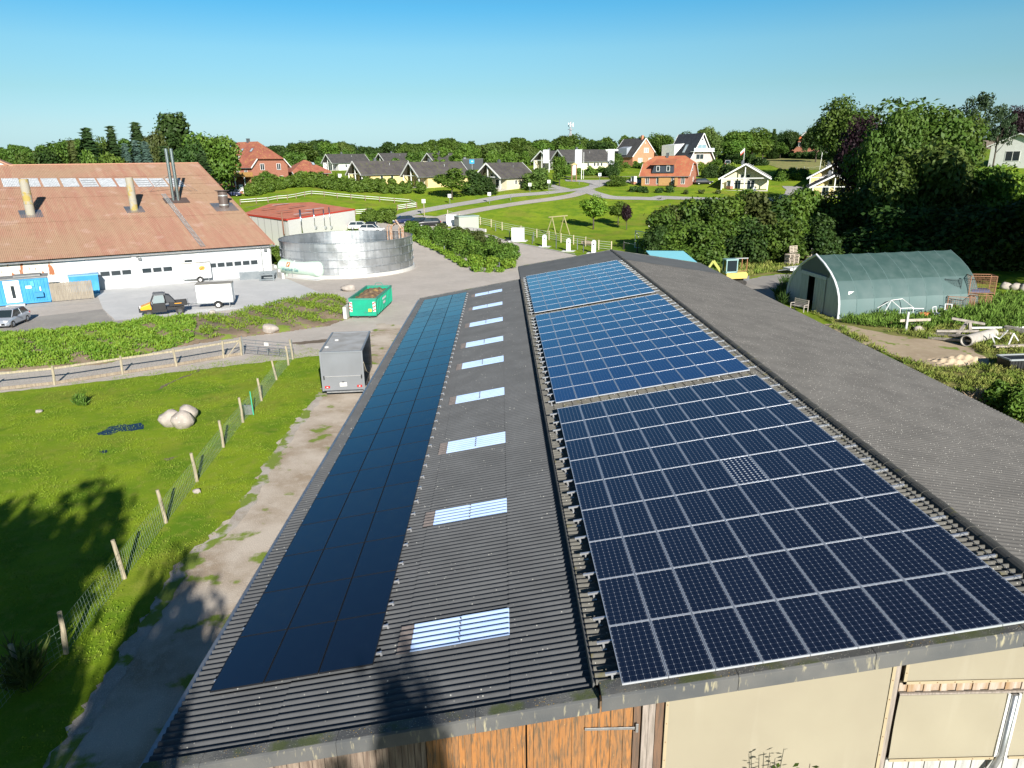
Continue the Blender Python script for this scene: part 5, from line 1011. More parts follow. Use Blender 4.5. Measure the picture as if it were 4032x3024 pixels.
rock('left boulder of the three in the paddock', CL(1145, 1150), (.62, .5, .48), 'boulders in the paddock', 4); rock('front right boulder of the three in the paddock', CL(1228, 1165), (.62, .52, .5), 'boulders in the paddock', 5); rock('angular rear boulder of the three in the paddock', CL(1268, 1118), (.52, .42, .5), 'boulders in the paddock', 6)
rock('small round stone on the mown grass strip beside the wire fence', CL(1320, 1603), (.15, .14, .12), seed=7); rock('small pale stone alone in the paddock grass', CL(265, 1070), (.18, .15, .1), seed=8)
# ---------------------------------------------------------------- paddock: puddle, fences, gate
M_pud = mat('puddle_water', (.012, .014, .012), .04, spec=.6)
poly('puddle', [CL(*p) for p in ((645, 1205), (680, 1192), (740, 1165), (800, 1155), (880, 1145), (950, 1132), (965, 1160), (960, 1178), (880, 1190), (800, 1200), (740, 1215), (660, 1225))], M_pud, .012, noise=.06, ns=.15)
poly('puddle', [CL(*p) for p in ((665, 1335), (720, 1318), (725, 1328), (690, 1342))], M_pud, .012, noise=.03, ns=.1)
poly('muddy_rut', [CL(*p) for p in ((1050, 920), (1090, 885), (1200, 840), (1300, 800), (1340, 775), (1330, 792), (1260, 825), (1150, 870), (1075, 912))], M_soil, .010, noise=.08, ns=.2)
poly('mud_patch', [CL(*p) for p in ((1100, 1385), (1210, 1358), (1200, 1368), (1120, 1390))], M_soil, .010, noise=.05, ns=.15)
poly('wet_verge', [CL(*p) for p in ((1930, 600), (2212, 570), (2212, 555), (2280, 550), (2290, 575), (2212, 590), (2000, 612))], M_soil, .020, noise=.1, ns=.3)
LF = thing('board_fence', 'timber post fence with low board and wire mesh along the track', 'fence', G(0, 845)); O_ = Vector(LF.location)
pp = [G(*CL(*q)) for q in ((-60, 921), (368, 877), (822, 806), (1184, 752), (1498, 697), (1618, 678))]
pp = [AZ(*CL(*q)) for q in ((-90, 924), (368, 877), (822, 806), (1184, 752), (1498, 697), (1618, 678))]
rr = random.Random(5)
for i, p in enumerate(pp): mb = MB(); j = Vector((rr.uniform(-.08, .08), rr.uniform(-.05, .05), 0)); mb.tube([p-O_, p-O_+j*.5+Vector((0, 0, .7)), p-O_+j+Vector((0, 0, 1.25 if i < 5 else 1.35))], [.085, .08, .07], 8); mb.build('post', M_postw, LF)
for a, b in zip(pp[:-1], pp[1:]):
    mb = MB(); mb.bar(a-O_+Vector((0, -.03, .13)), b-O_+Vector((0, -.03, .13)), .03, .2); mb.build('kick_board', M_wood, LF)
    mb = MB(); mb.bar(a-O_+Vector((0, .05, 1.06)), b-O_+Vector((0, .05, 1.06)), .03, .13); mb.build('top_board', M_postw, LF)
    mb = MB(); d = (b-a); L_ = d.length
    for k in range(int(L_/.3)): q = a-O_+d*(k*.3/L_); mb.bar(q+Vector((0, 0, .2)), q+Vector((0, 0, 1.0)), .004)
    for z in (.35, .5, .65, .8, .95): mb.bar(a-O_+Vector((0, 0, z)), b-O_+Vector((0, 0, z)), .005)
    mb.build('wire_mesh', mat('dark_wire', (.10, .13, .10), .6), LF)
mb = MB(); a, b = pp[-2]-O_, pp[-1]-O_; mb.bar(a+(b-a)*.15, b+Vector((0, 0, 1.1)), .08, .05); mb.build('brace', M_postw, LF)
# steel gate
ga, gb = AZ(*CL(1632, 676)), AZ(*CL(1965, 705)); GTE = thing('field_gate', 'galvanised tubular steel gate at the corner of the paddock', 'gate', ga, math.atan2(gb.y-ga.y, gb.x-ga.x)); L_ = (gb-ga).length; mb = MB()
for z in (.22, .38, .54, .72, .92, 1.15): mb.tube([(0, 0, z), (L_, 0, z)], .022, 6)
for x in (.08, L_*.28, L_*.5, L_*.72, L_-.08): mb.tube([(x, 0, .2), (x, 0, 1.17)], .022, 6)
mb.build('frame', M_galv, GTE)
for x in (0, L_): mb = MB(); mb.tube([(x, 0, 0), (x, 0, 1.4)], .055, 10); mb.build('gate_post', M_galv, GTE)
mb = MB(); mb.box((L_*.5, -.03, .95), (.35, .01, .22)); mb.build('sign_plate', M_white, GTE)
# wire fence running towards the camera
fp = [AZ(*CL(*q)) for q in ((1962, 706), (1933, 745), (1852, 843), (1752, 985), (1627, 1128), (1497, 1295), (1320, 1525))]+[AZ(*(x*.6329/S, (1950+y*.6329)/S)) for x, y in ((1033, 172), (775, 518), (412, 985), (135, 1180))]
tops = [1.45, 1.35, 1.3, 1.35, 1.4, 1.4, 1.35, 1.35, 1.45, 1.3, 1.2]; WF = thing('wire_fence', 'leaning timber posts with sagging wire netting beside the mown strip', 'fence', fp[-1]); O_ = Vector(WF.location)
fp += [fp[-1]+Vector((.2, -4, 0))]; tops += [1.3]
for i, p in enumerate(fp): j = Vector((rr.uniform(-.16, .02), rr.uniform(-.05, .12), 0)); mb = MB(); mb.tube([p-O_, p-O_+j*.6+Vector((.02, 0, .7)), p-O_+j+Vector((0, 0, tops[i]))], [.075, .07, .062], 8); mb.build('post', M_postw, WF)
for i, (a, b) in enumerate(zip(fp[:-1], fp[1:])):
    mb = MB(); d = b-a; L_ = d.length; nr = Vector((-d.y, d.x, 0)).normalized(); k = max(2, int(L_/.16)); R_ = [.05, .2, .38, .58, .78, .98]
    lean = lambda z, t: nr*(-.10*z*math.sin(t*math.pi))
    for z in R_: mb.tube([a-O_+d*t+Vector((0, 0, z*(1-.08*math.sin(t*math.pi))))+lean(z, t) for t in np.linspace(0, 1, 5)], .0045, 3, cap=False)
    for q in range(k+1): t = q/k; mb.tube([a-O_+d*t+lean(0, t), a-O_+d*t+Vector((0, 0, .98*(1-.08*math.sin(t*math.pi))))+lean(.98, t)], .0035, 3, cap=False)
    mb.build('wire_netting', mat('green_grey_wire', (.22, .30, .24), .5), WF)
mb = MB(); q = AZ(*CL(1660, 1075))-O_; mb.bx((q.x-.25, q.y-.05, 0), (q.x+.35, q.y+.02, .55)); mb.build('wire_roll', M_galv, WF); mb = MB(); mb.tube([q+Vector((.35, -.1, 0)), q+Vector((.3, -.05, 1.35))], .03, 6); mb.build('green_stake', mat('green_stake', (.05, .42, .25), .5), WF)
herbs('weed_clump', 'small clump of tall weeds standing alone in the paddock', 'weeds', [tuple(AZ(*CL(*p)))[:2] for p in ((500, 1020), (570, 1030), (575, 1000), (505, 990))], 420, .25, .55, .03, LV['mid'], 4)
herbs('fence_ivy', 'climbing weeds growing over the wire fence post near the camera', 'weeds', [(fp[-2].x-.35, fp[-2].y-.3), (fp[-2].x+.45, fp[-2].y-.4), (fp[-2].x+.4, fp[-2].y+.3), (fp[-2].x-.3, fp[-2].y+.35)], 500, .3, 1.0, .035, LV['olive'], 5)
# grass blades: mown strip, paddock
gr_ = [tuple(AZ(*p))[:2] for p in ((0, 850), (520, 775), (640, 745), (700, 760), (690, 850), (590, 985), (500, 1120), (400, 1215), (320, 1330), (240, 1450), (100, 1659), (0, 1659))]
herbs('grass_tufts', 'short grass blades growing over the paddock and mown strip', 'grass', gr_, 60000, .03, .10, .012, mat('grass_blade', (.19, .27, .02), .8, col2=(.19, .27, .035), spec=.1, scale=.7), 6, upright=.2)
# ================================================================ VILLAGE
n = NB('grey_tile_roof', .8); g = n.mix(n.rng(n.noise(.7, 5), .4, .65), (.050, .048, .048), (.070, .066, .064)); g = n.mix(n.math('MULTIPLY', n.rng(n.noise(2.5, 6), .5, .65), .5), g, (.10, .088, .07)); x = n.xyz()
n.color(g); n.bump(n.math('SINE', n.math('MULTIPLY', x['X'], 20)), .3, .05); M_gtile = n.m
def tilemat(name, a, b, c):
    n = NB(name, .8); g = n.mix(n.rng(n.noise(.5, 5), .4, .6), a, b); g = n.mix(n.math('MULTIPLY', n.rng(n.noise(1.7, 6), .54, .66), .6), g, c); x = n.xyz(); g = n.mix(n.math('MULTIPLY', n.math('GREATER_THAN', n.math('FRACT', n.math('MULTIPLY', x['Z'], 3)), .8), .3), g, tuple(v*.5 for v in a)); n.color(g); return n.m
M_rtile = tilemat('brown_red_tiles', (.27, .085, .055), (.33, .115, .07), (.42, .24, .08)); M_otile = tilemat('bright_orange_tiles', (.62, .13, .04), (.68, .17, .06), (.5, .12, .05)); M_rtile2 = tilemat('mottled_red_tiles', (.36, .105, .055), (.42, .15, .07), (.34, .22, .09)); M_moss = tilemat('mossy_dark_tiles', (.066, .058, .058), (.09, .08, .076), (.11, .12, .045)); M_dk = tilemat('glazed_dark_tiles', (.025, .03, .04), (.035, .04, .05), (.05, .06, .07))
def brick(name, a, b, c):
    n = NB(name, .85); br = n.N.new('ShaderNodeTexBrick'); mp = n.N.new('ShaderNodeMapping'); mp.inputs['Rotation'].default_value = (R(90), 0, 0)
    cbn = n.N.new('ShaderNodeCombineXYZ'); x = n.xyz(); n.L.new(n.math('ADD', x['X'], x['Y']), cbn.inputs[0]); n.L.new(x['Z'], cbn.inputs[1]); n.L.new(cbn.outputs[0], br.inputs[0])
    br.inputs['Scale'].default_value = 1; br.inputs['Brick Width'].default_value = .5; br.inputs['Row Height'].default_value = .16; br.inputs['Mortar Size'].default_value = .012
    br.inputs['Color1'].default_value = (*a, 1); br.inputs['Color2'].default_value = (*b, 1); br.inputs['Mortar'].default_value = (*c, 1); n.color(br.outputs[0]); return n.m
M_brick = brick('red_brick', (.34, .125, .075), (.40, .16, .10), (.36, .20, .14)); M_obrick = brick('orange_brick', (.52, .20, .105), (.58, .24, .13), (.5, .25, .17)); M_bbrick = brick('brown_brick', (.27, .15, .11), (.33, .19, .14), (.33, .24, .2)); M_pbrick = brick('pale_pink_brick', (.55, .38, .32), (.62, .46, .40), (.6, .5, .45))
M_yel = mat('pale_yellow_boards', (.66, .52, .24), .7, col2=(.62, .49, .24), scale=1); M_cre = mat('cream_boards', (.66, .60, .42), .7, col2=(.62, .57, .41), scale=1); M_wht = mat('white_boards', (.68, .68, .66), .7, col2=(.63, .63, .61), scale=1)
def slab(mb, pts, th=.16, m=0):
    pts = [Vector(p) for p in pts]; n_ = len(pts); lo = [p-Vector((0, 0, th)) for p in pts]
    mb.add(pts+lo, [tuple(range(n_)), tuple(range(n_, 2*n_))[::-1]]+[(i, n_+i, n_+(i+1) % n_, (i+1) % n_) for i in range(n_)], m)
def window(parent, c, w, h, nrm, frame=None, panes=2, glass=None):
    # c centre on the wall, nrm outward direction in plan
    nx, ny = nrm; t = Vector((-ny, nx, 0)); o = Vector((nx, ny, 0)); c = Vector(c); mb = MB(); f = .09
    def pl(a, b, c0, c1, d0, d1): 
        vs = [c+t*u+Vector((0, 0, v))+o*d for d in (d0, d1) for u, v in ((a, c0), (b, c0), (b, c1), (a, c1))]; mb.add(vs, [(0, 3, 2, 1), (4, 5, 6, 7), (0, 1, 5, 4), (1, 2, 6, 5), (2, 3, 7, 6), (3, 0, 4, 7)])
    for a in ((-w/2, -w/2+f), (w/2-f, w/2))+(((-f/2, f/2),) if panes > 1 else ()): pl(a[0], a[1], -h/2, h/2, -.02, .06)
    pl(-w/2, w/2, h/2-f, h/2, -.02, .065); pl(-w/2, w/2, -h/2, -h/2+f, -.02, .08)
    wn = mb.build('window', frame or M_white, parent); mb = MB(); vs = [c+t*u+Vector((0, 0, v))+o*.02 for u, v in ((-w/2, -h/2), (w/2, -h/2), (w/2, h/2), (-w/2, h/2))]; mb.add(vs, [(0, 1, 2, 3)]); mb.build('pane', glass or M_glass, wn); return wn
def house(name, label, cat, pos, rz, L, W, hw, hr, wm, rm, ov=.5, zh=None, inset=0, group=None, trim=True, chim=None, back_hip=True, wz=-1.5):
    # ridge runs along local +x from the front gable at x = 0; zh < hr makes hipped ends
    t = thing(name, label, cat, pos, rz, group); h = W/2; zh = hr if zh is None else zh; f = (zh-hw)/(hr-hw); yz = h*(1-f)
    mb = MB(); A = [(-h, wz), (h, wz), (h, hw), (yz, zh), (-yz, zh), (-h, hw)] if f < 1 else [(-h, wz), (h, wz), (h, hw), (0, hr), (-h, hw)]
    mb.add([(0, y, z) for y, z in A]+[(L, y, z) for y, z in A], [tuple(range(len(A)))[::-1], tuple(range(len(A), 2*len(A))), (0, 1, len(A)+1, len(A)), (1, 2, len(A)+2, len(A)+1), (len(A)-1, 0, len(A), 2*len(A)-1)]); mb.build('wall', wm, t)
    mb = MB(); sl = (hr-hw)/h; e = .15; o = ov
    for s in (-1, 1):
        eo = (s*(h+o), hw-sl*o+e)
        if f < 1: P = [(-o, eo[0], eo[1]), (L+o, eo[0], eo[1]), (L+o, s*yz, zh+e), (L-inset, 0, hr+e), (inset, 0, hr+e), (-o, s*yz, zh+e)]
        else: P = [(-o, eo[0], eo[1]), (L+o, eo[0], eo[1]), (L+o, 0, hr+e), (-o, 0, hr+e)]
        slab(mb, P if s < 0 else P[::-1])
    if f < 1:
        slab(mb, [(-o, yz, zh+e), (-o, -yz, zh+e), (inset, 0, hr+e)]); slab(mb, [(L+o, -yz, zh+e), (L+o, yz, zh+e), (L-inset, 0, hr+e)])
    r_ = mb.build('roof', rm, t)
    if trim:
        for x in (-o-.02, L+o+.02):
            mb = MB()
            for s in (-1, 1):
                mb.bar((x, s*(h+o+.02), hw-sl*o+e-.10), (x, s*yz if f < 1 else 0, (zh if f < 1 else hr)+e-.10), .06, .26)
            mb.build('bargeboard', M_white, t)
        mb = MB()
        for s in (-1, 1): mb.bar((-o, s*(h+o+.05), hw-sl*o+.02), (L+o, s*(h+o+.05), hw-sl*o+.02), .12, .12)
        mb.build('gutter', M_white if trim == 'w' else M_galv, t)
    if chim: mb = MB(); mb.box((chim[0], chim[1], hr+.15), (.6, .6, 1.3)); mb.box((chim[0], chim[1], hr+.85), (.7, .7, .12)); mb.build('chimney', chim[2], r_)
    t['dims'] = [L, W, hw, hr]; del t['dims']; return t
def skylight(t, x, y, h_, W, hw, hr, s=-1, w=.8, L=1.2):
    sl = (hr-hw)/(W/2); z = hr+.17-sl*abs(y); d = Vector((0, s*1, -sl)).normalized(); c = Vector((x, s*abs(y), z+.06)); mb = MB(); mb.bar(c-d*L/2, c+d*L/2, w, .08); r = mb.build('roof_window', M_grey, t); mb = MB(); mb.bar(c-d*(L/2-.1)+Vector((0, 0, .03)), c+d*(L/2-.1)+Vector((0, 0, .03)), w-.2, .06); mb.build('pane', mat('skylight_glass', (.35, .42, .47), .1), r)
def chalet(label, pos, rz, wm, rm, L=13.5, W=8.6, hw=2.9, hr=5.8, porch=2.4, side=-1, group='gabled holiday cottages', wins=(5.5, 8.5)):
    # pos is the ground under the middle of the open front gable
    t = thing('holiday_cottage', label, 'house', pos, rz, group); h = W/2; sl = (hr-hw)/h; o = .6; e = .15
    mb = MB(); A = [(-h, -1.5), (h, -1.5), (h, hw), (0, hr), (-h, hw)]; mb.add([(porch, y, z) for y, z in A]+[(L, y, z) for y, z in A], [(4, 3, 2, 1, 0), (5, 6, 7, 8, 9), (0, 1, 6, 5), (1, 2, 7, 6), (4, 0, 5, 9)])
    mb.bx((.1, -side*h*-1-.05*0 if False else (h-.12)*-side, -.5), (porch, h*-side, hw-.1)); mb.build('wall', wm, t)
    mb = MB()
    for s in (-1, 1):
        P = [(-o, s*(h+o), hw-sl*o+e), (L+o, s*(h+o), hw-sl*o+e), (L+o, 0, hr+e), (-o, 0, hr+e)]; slab(mb, P if s < 0 else P[::-1], .14)
    r_ = mb.build('roof', rm, t); mb = MB(); mb.box((L*.42, .9, hr+.05), (.65, .65, 1.3)); mb.box((L*.42, .9, hr+.75), (.35, .35, .35)); mb.build('chimney', M_grey, r_)
    mb = MB(); mb.tube([(L*.62, -1.5, hr-sl*1.5), (L*.62, -1.5, hr-sl*1.5+.7)], .06, 6); mb.build('vent_pipe', M_galv, r_)
    for x in (-o-.03, L+o+.03):
        mb = MB()
        for s in (-1, 1): mb.bar((x, s*(h+o+.02), hw-sl*o+e-.12), (x, 0, hr+e-.12), .07, .34)
        mb.build('bargeboard', M_white, t)
    mb = MB(); [mb.bar((-o, s*(h+o+.05), hw-sl*o), (L+o, s*(h+o+.05), hw-sl*o), .1, .1) for s in (-1, 1)]; mb.build('gutter', M_galv, t)
    for y in (-h+.15, 0, h-.15): mb = MB(); zt_ = hr-sl*abs(y)-.05; mb.bx((-.1, y-.1, -1.0), (.1, y+.1, zt_)); mb.build('porch_post', M_white, t)
    mb = MB(); mb.bar((0, -h, hw-.1), (0, h, hw-.1), .12, .18); mb.build('cross_beam', M_white, t)
    mb = MB(); mb.bx((-.8, -h, -.8), (porch, h, .06)); mb.build('terrace', mat('terrace_paving', (.42, .38, .33), .9), t)
    window(t, (porch, -1.4, 1.25), 1.8, 2.2, (-1, 0)); window(t, (porch, 1.6, 1.25), 1.5, 2.2, (-1, 0)); window(t, (porch, .7, 3.0), .9, 1.2, (-1, 0), panes=1); window(t, (porch, -.7, 3.0), .9, 1.2, (-1, 0), panes=1)
    for x in wins: window(t, (x, -h, 1.55), .8, 1.1, (0, -1), panes=1)
    return t
def at(px, rz, **k): return G(*px)
DL = R(37)
chalet('yellow-walled cottage with mossy roof at the left end of the hedge row', G(*C2(1330, 722)), DL, M_yel, M_moss, L=15, W=7.8, hw=2.7, hr=5.6)
chalet('yellow-walled cottage with mossy roof behind the round tree beside the grassy bank', G(*C2(1815, 748)), DL, M_yel, M_moss, L=14.5, W=7.8, hw=2.9, hr=5.9)
chalet('white-walled cottage with brown mossy roof half hidden by trees beside the path', G(*C3(712, 655)), R(50), M_cre, M_moss, L=13, W=8.0, hw=3.0, hr=6.1, wins=(6.0,))
UPR = 'dark-roofed cottages of the upper rows'
chalet('white cottage with dark roof just right of the big brick house', G(*C2(905, 540)), DL, M_wht, M_gtile, L=13.5, W=8, group=UPR)
chalet('white cottage with glazed gable above the low brick annexe', G(*C2(1090, 600)), DL, M_wht, M_gtile, L=15, W=8.5, group=UPR)
chalet('white cottage with dark roof above the leftmost yellow cottage', G(*C2(1545, 580)), DL, M_wht, M_gtile, L=14, W=8.5, group=UPR)
chalet('yellow cottage with dark roof and white gable boards behind the round tree', G(*C2(1965, 585)), DL, M_yel, M_gtile, L=14, W=8.5, group=UPR)
chalet('grey-roofed white cottage farthest left beside the brick house roof', G(*C2(640, 560)), DL, M_wht, M_gtile, L=15, W=8.5, group=UPR)
chalet('grey-roofed white cottage in the back row between the other dark roofs', G(*C2(1480, 540))+Vector((2, 14, 0)), DL, M_wht, M_moss, L=15, W=8.5, group=UPR)
chalet('low grey-roofed cottage glimpsed left of the brick house beside the big tree', G(*C2(190, 560)), DL, M_wht, M_gtile, L=15, W=9, group=UPR)
chalet('small white cottage with open gable left of the cream reception cottage', G(*C3(1180, 480)), R(42), M_cre, M_gtile, L=10, W=7.4, hr=5.6)
chalet('long cream cottage with dark roof behind the flagpoles', G(*C3(1330, 487)), R(28), M_cre, M_gtile, L=17, W=8.8, hw=2.8, hr=6.0, wins=(8, 10.5, 11.8, 13.2))
chalet('cream cottage with closed parasol on its porch beside the parked black car', G(*C4(1170, 885)), R(70), M_cre, M_gtile, L=15, W=10.8, hw=2.9, hr=6.0, wins=(5, 9))
chalet('cottage with white cross gable and open parasol near the dark trees', G(*C4(1925, 870)), R(66), M_yel, M_gtile, L=13, W=9.5, hw=2.6, hr=5.4, group='cottages by the dark trees')
chalet('cottage with yellow gable just above the shrub mass', G(*C4(1950, 940)), R(70), M_yel, M_gtile, L=12, W=9.0, hw=2.2, hr=4.6, group='cottages by the dark trees')
# big brick house with half-hipped roof
q = G(*C2(415, 752)); rzb = R(118)
BH = house('brick_house', 'large red brick house with half-hipped tiled roof and timber balcony', 'house', G(*C2(600, 738)), R(150), 13.5, 11.5, 4.9, 10.4, M_brick, M_rtile, ov=.6, zh=6.4, inset=3.2, chim=(6.5, 0, M_grey))
for y, z in ((-2.8, 4.6), (2.4, 4.6), (-3.3, 1.7), (.2, 1.7), (3.2, 1.7)): window(BH, (0, y, z), 1.3, 1.5, (-1, 0))
for x in (2, 4.6, 7.5, 10.5): window(BH, (x, 5.75, 3.4), 1.0, 1.5, (0, 1))
skylight(BH, 3.2, 2.2, 0, 11.5, 4.9, 10.4, 1); skylight(BH, 6.6, 2.2, 0, 11.5, 4.9, 10.4, 1)
dm = MB(); dm.bx((5.6, 3.2, 5.4), (8.6, 5.6, 7.2)); dm.build('dormer', M_white, BH); window(BH, (7.1, 5.62, 6.3), 2.2, 1.4, (0, 1))
mb = MB(); mb.bx((-.2, 5.8, 2.35), (13.5, 8.3, 2.5)); mb.bx((-.2, 8.2, 2.45), (13.5, 8.35, 3.45)); mb.bx((-.25, 5.8, 2.45), (-.15, 8.3, 3.45)); mb.build('balcony', mat('honey_timber', (.42, .24, .07), .7, col2=(.32, .18, .06), scale=3), BH)
for x in (0, 3.3, 6.6, 10, 13.3): mb = MB(); mb.bx((x-.08, 8.1, -2), (x+.08, 8.26, 2.4)); mb.build('balcony_post', M_white, BH)
AN = house('brick_annexe', 'low brick annexe with hipped red roof right of the large brick house', 'house', G(*C2(905, 700)), R(35), 9, 8.8, 2.5, 5.4, M_brick, M_rtile, ov=.7, zh=2.55, inset=4.2)
AN.location = Vector(AN.location)+Vector((-4.5, 0, 0))
for x, w in ((2.0, .7), (6.5, .7)): window(AN, (x, -4.4, 1.5), w, 1.4, (0, -1))
mb = MB(); mb.bx((3.7, -4.46, 0), (4.7, -4.38, 2.1)); mb.build('door', M_white, AN); window(AN, (0, 1.5, 1.5), .8, 1.3, (-1, 0)); skylight(AN, 6.2, 1.6, 0, 8.8, 2.5, 5.4, -1); skylight(AN, 2.9, 2.2, 0, 8.8, 2.5, 5.4, 1)
# red-tiled semi-detached house with dark dormer
q = G(*C4(615, 845)); rz = math.atan2(1, -.25); RHs = house('red_roofed_house', 'red brick house with mottled red half-hipped roof and black-clad dormer', 'house', G(*C4(715, 838)), R(152), 11.8, 8.6, 2.7, 7.0, M_brick, M_rtile2, ov=.55, zh=5.2, inset=2.0, chim=(6.5, .2, M_grey))
for y, z, w, h_ in ((0.3, 4.2, 1.1, 1.4), (-1.2, 1.4, .7, 1.2)): window(RHs, (0, y, z), w, h_, (-1, 0), panes=1)
mb = MB(); mb.prism([(2.0, 2.9), (4.6, 2.9), (4.3, 5.0), (2.0, 5.0)], 4.0, 9.0, 'x'); 
mb = MB(); mb.add([(3.6, 4.55, 3.1), (9.2, 4.55, 3.1), (8.6, 4.2, 5.1), (4.2, 4.2, 5.1), (3.6, 2.2, 3.3), (9.2, 2.2, 3.3), (8.6, 1.9, 5.3), (4.2, 1.9, 5.3)], [(1, 0, 3, 2), (0, 4, 7, 3), (5, 1, 2, 6), (3, 7, 6, 2)]); mb.build('dormer', mat('anthracite_cladding', (.035, .045, .06), .6), RHs)
for x in (5.0, 7.6): window(RHs, (x, 4.5, 4.1), .85, 1.3, (0, 1), panes=1)
for x in (1.2, 4.0, 7.5, 10.3): window(RHs, (x, 4.3, 1.3), 1.0, 1.9, (0, 1))
mb = MB(); slab(mb, [(3.3, 4.7, 5.15), (9.5, 4.7, 5.15), (9.0, 1.2, 6.4), (3.8, 1.2, 6.4)][::-1], .14); mb.build('dormer_roof', M_rtile2, RHs)
for x, w in ((2.5, .1), (5.7, 3.0), (11.0, .1)): mb = MB(); mb.bx((x-w/2, 4.4, 0), (x+w/2+.1, 6.6 if w < 1 else 4.6, 1.9)); mb.build('timber_screen', mat('new_timber', (.45, .26, .10), .7, col2=(.38, .21, .08), scale=3), RHs)
# orange gabled house
OH = house('gabled_house', 'steep gabled house with orange brick gable and dark tiled roof', 'house', G(*C4(305, 665)), R(118), 11, 9.8, 2.9, 8.3, M_obrick, M_gtile, ov=.3, chim=(1.3, .3, M_obrick))
for y, z, w, h_ in ((-.5, 4.6, 2.0, 1.5), (1.9, 1.5, 1.8, 1.5), (-2.2, 1.5, 1.4, 1.5)): window(OH, (0, y, z), w, h_, (-1, 0), glass=mat('curtained_glass', (.35, .36, .36), .3))
window(OH, (0, 0, 6.9), .35, .5, (-1, 0), panes=1); mb = MB(); mb.add([(3, 5.1, 3.2), (7.5, 5.1, 3.2), (7.5, 3.0, 5.9), (3, 3.0, 5.9), (3, 5.1, 5.4), (7.5, 5.1, 5.4)], [(1, 0, 4, 5), (0, 3, 4), (1, 5, 2), (4, 3, 2, 5)]); mb.build('dormer', mat('slate_hung', (.3, .33, .37), .6), OH)
# white A-frame house
q = G(*C4(800, 670)); AF = house('white_gabled_house', 'steep white and pale brick gabled house with upper balcony and dark glazed roof', 'house', G(*C4(792, 672)), R(118), 10, 11.0, 1.2, 9.6, M_pbrick, M_dk, ov=.8)
mb = MB(); mb.add([(-.05, -3.3, 4.3), (-.05, 3.3, 4.3), (-.05, 0, 9.4)], [(0, 1, 2)]); mb.build('gable_cladding', M_white, AF); window(AF, (-.08, 0, 5.5), 3.8, 1.9, (-1, 0), panes=2, glass=mat('bright_balcony_glass', (.22, .32, .36), .1)); window(AF, (-.08, .1, 7.9), .8, .8, (-1, 0), panes=1); window(AF, (-.08, .6, 2.8), 3.2, 1.6, (-1, 0))
mb = MB(); mb.bx((-1.3, -4.4, 4.2), (0, 4.4, 4.4)); mb.build('balcony_slab', M_white, AF); mb = MB(); mb.bx((-1.3, -4.2, 4.5), (-1.26, 4.2, 5.3)); mb.build('balcony_glass', mat('pale_glass_panel', (.5, .58, .6), .15), AF)
skylight(AF, 4, 3.0, 0, 11.0, 1.2, 9.6, 1, 1.2, 3.0); skylight(AF, 5.5, 5.2, 0, 11.0, 1.2, 9.6, 1, .6, 1.2); mb = MB(); mb.add([(5, 6.5, 3.2), (11, 6.5, 3.2), (11, 6.5, 6.4), (5, 6.5, 6.4), (5, 2.5, 6.8), (11, 2.5, 6.8)], [(1, 0, 3, 2), (0, 4, 3), (1, 2, 5), (3, 4, 5, 2)]); mb.build('dormer', M_white, AF)
# right-hand houses on the hill
H1 = house('orange_roofed_house', 'brick house with bright orange half-hipped roof on the hill', 'house', G(*C4(1690, 585)), R(50), 11, 11.0, 2.8, 9.3, M_brick, M_otile, ov=.8, zh=6.2, inset=3.0, chim=(3.5, -1, M_obrick))
for y in (-2.2, 2.2): window(H1, (0, y, 4.3), 1.6, 1.5, (-1, 0))
mb = MB(); mb.add([(-.3, -1.6, 7.3), (-.3, 1.6, 7.3), (-.3, 0, 9.0)], [(0, 1, 2)]); mb.build('white_gablet', M_white, H1)
H2 = house('brown_brick_house', 'brown brick two-storey gabled house beside the copper beech', 'house', G(*C4(1915, 600)), R(52), 10, 9.6, 5.4, 8.0, M_bbrick, M_gtile, ov=.5, chim=(3, -1.5, M_grey))
for y, z, w, h_ in ((-2.6, 4.4, 1.7, 1.6), (1.6, 4.4, 1.8, 1.6), (1.6, 1.2, 2.4, 2.0), (-2.8, 1.2, 2.0, 1.2)): window(H2, (0, y, z), w, h_, (-1, 0), glass=MC['curtained_glass'])
mb = MB(); slab(mb, [(-1, 4.6, 2.6), (5, 4.6, 2.6), (5, 9, 1.6), (-1, 9, 1.6)]); mb.bx((0, 8.5, -1), (5, 8.7, 1.7)); mb.build('lean_to', M_gtile, H2)
house('garage', 'small garage with low bright orange hipped roof at the hill edge', 'garage', G(*C4(1505, 580)), R(60), 8, 9, 2.0, 4.9, M_brick, M_otile, zh=2.05, inset=3.8)
WH = house('white_hill_house', 'white rendered house with dark shallow roof at the right edge above the trees', 'house', G(*C5(2080, 800))+Vector((1.5, 0, 0)), R(38), 16, 12, 5.4, 8.0, M_wht, M_dk, ov=.7)
window(WH, (0, 1.0, 2.8), 3.2, 2.4, (-1, 0), panes=2); window(WH, (4, -6, 3.6), 3, 3, (0, -1)); mb = MB(); mb.bx((1.5, -8.2, 2.2), (8, -6.05, 2.5)); mb.bx((1.5, -8.2, 2.5), (8, -8.1, 3.4)); mb.build('balcony', M_white, WH)
house('thatched_house', 'house with brown thatched roof behind the pines at the right', 'house', G(*C5(2000, 640))+Vector((0, 12, -3)), R(5), 12, 9, 2.6, 6.4, M_bbrick, mat('thatch', (.16, .13, .10), .95, col2=(.11, .09, .07), scale=2), trim=False)
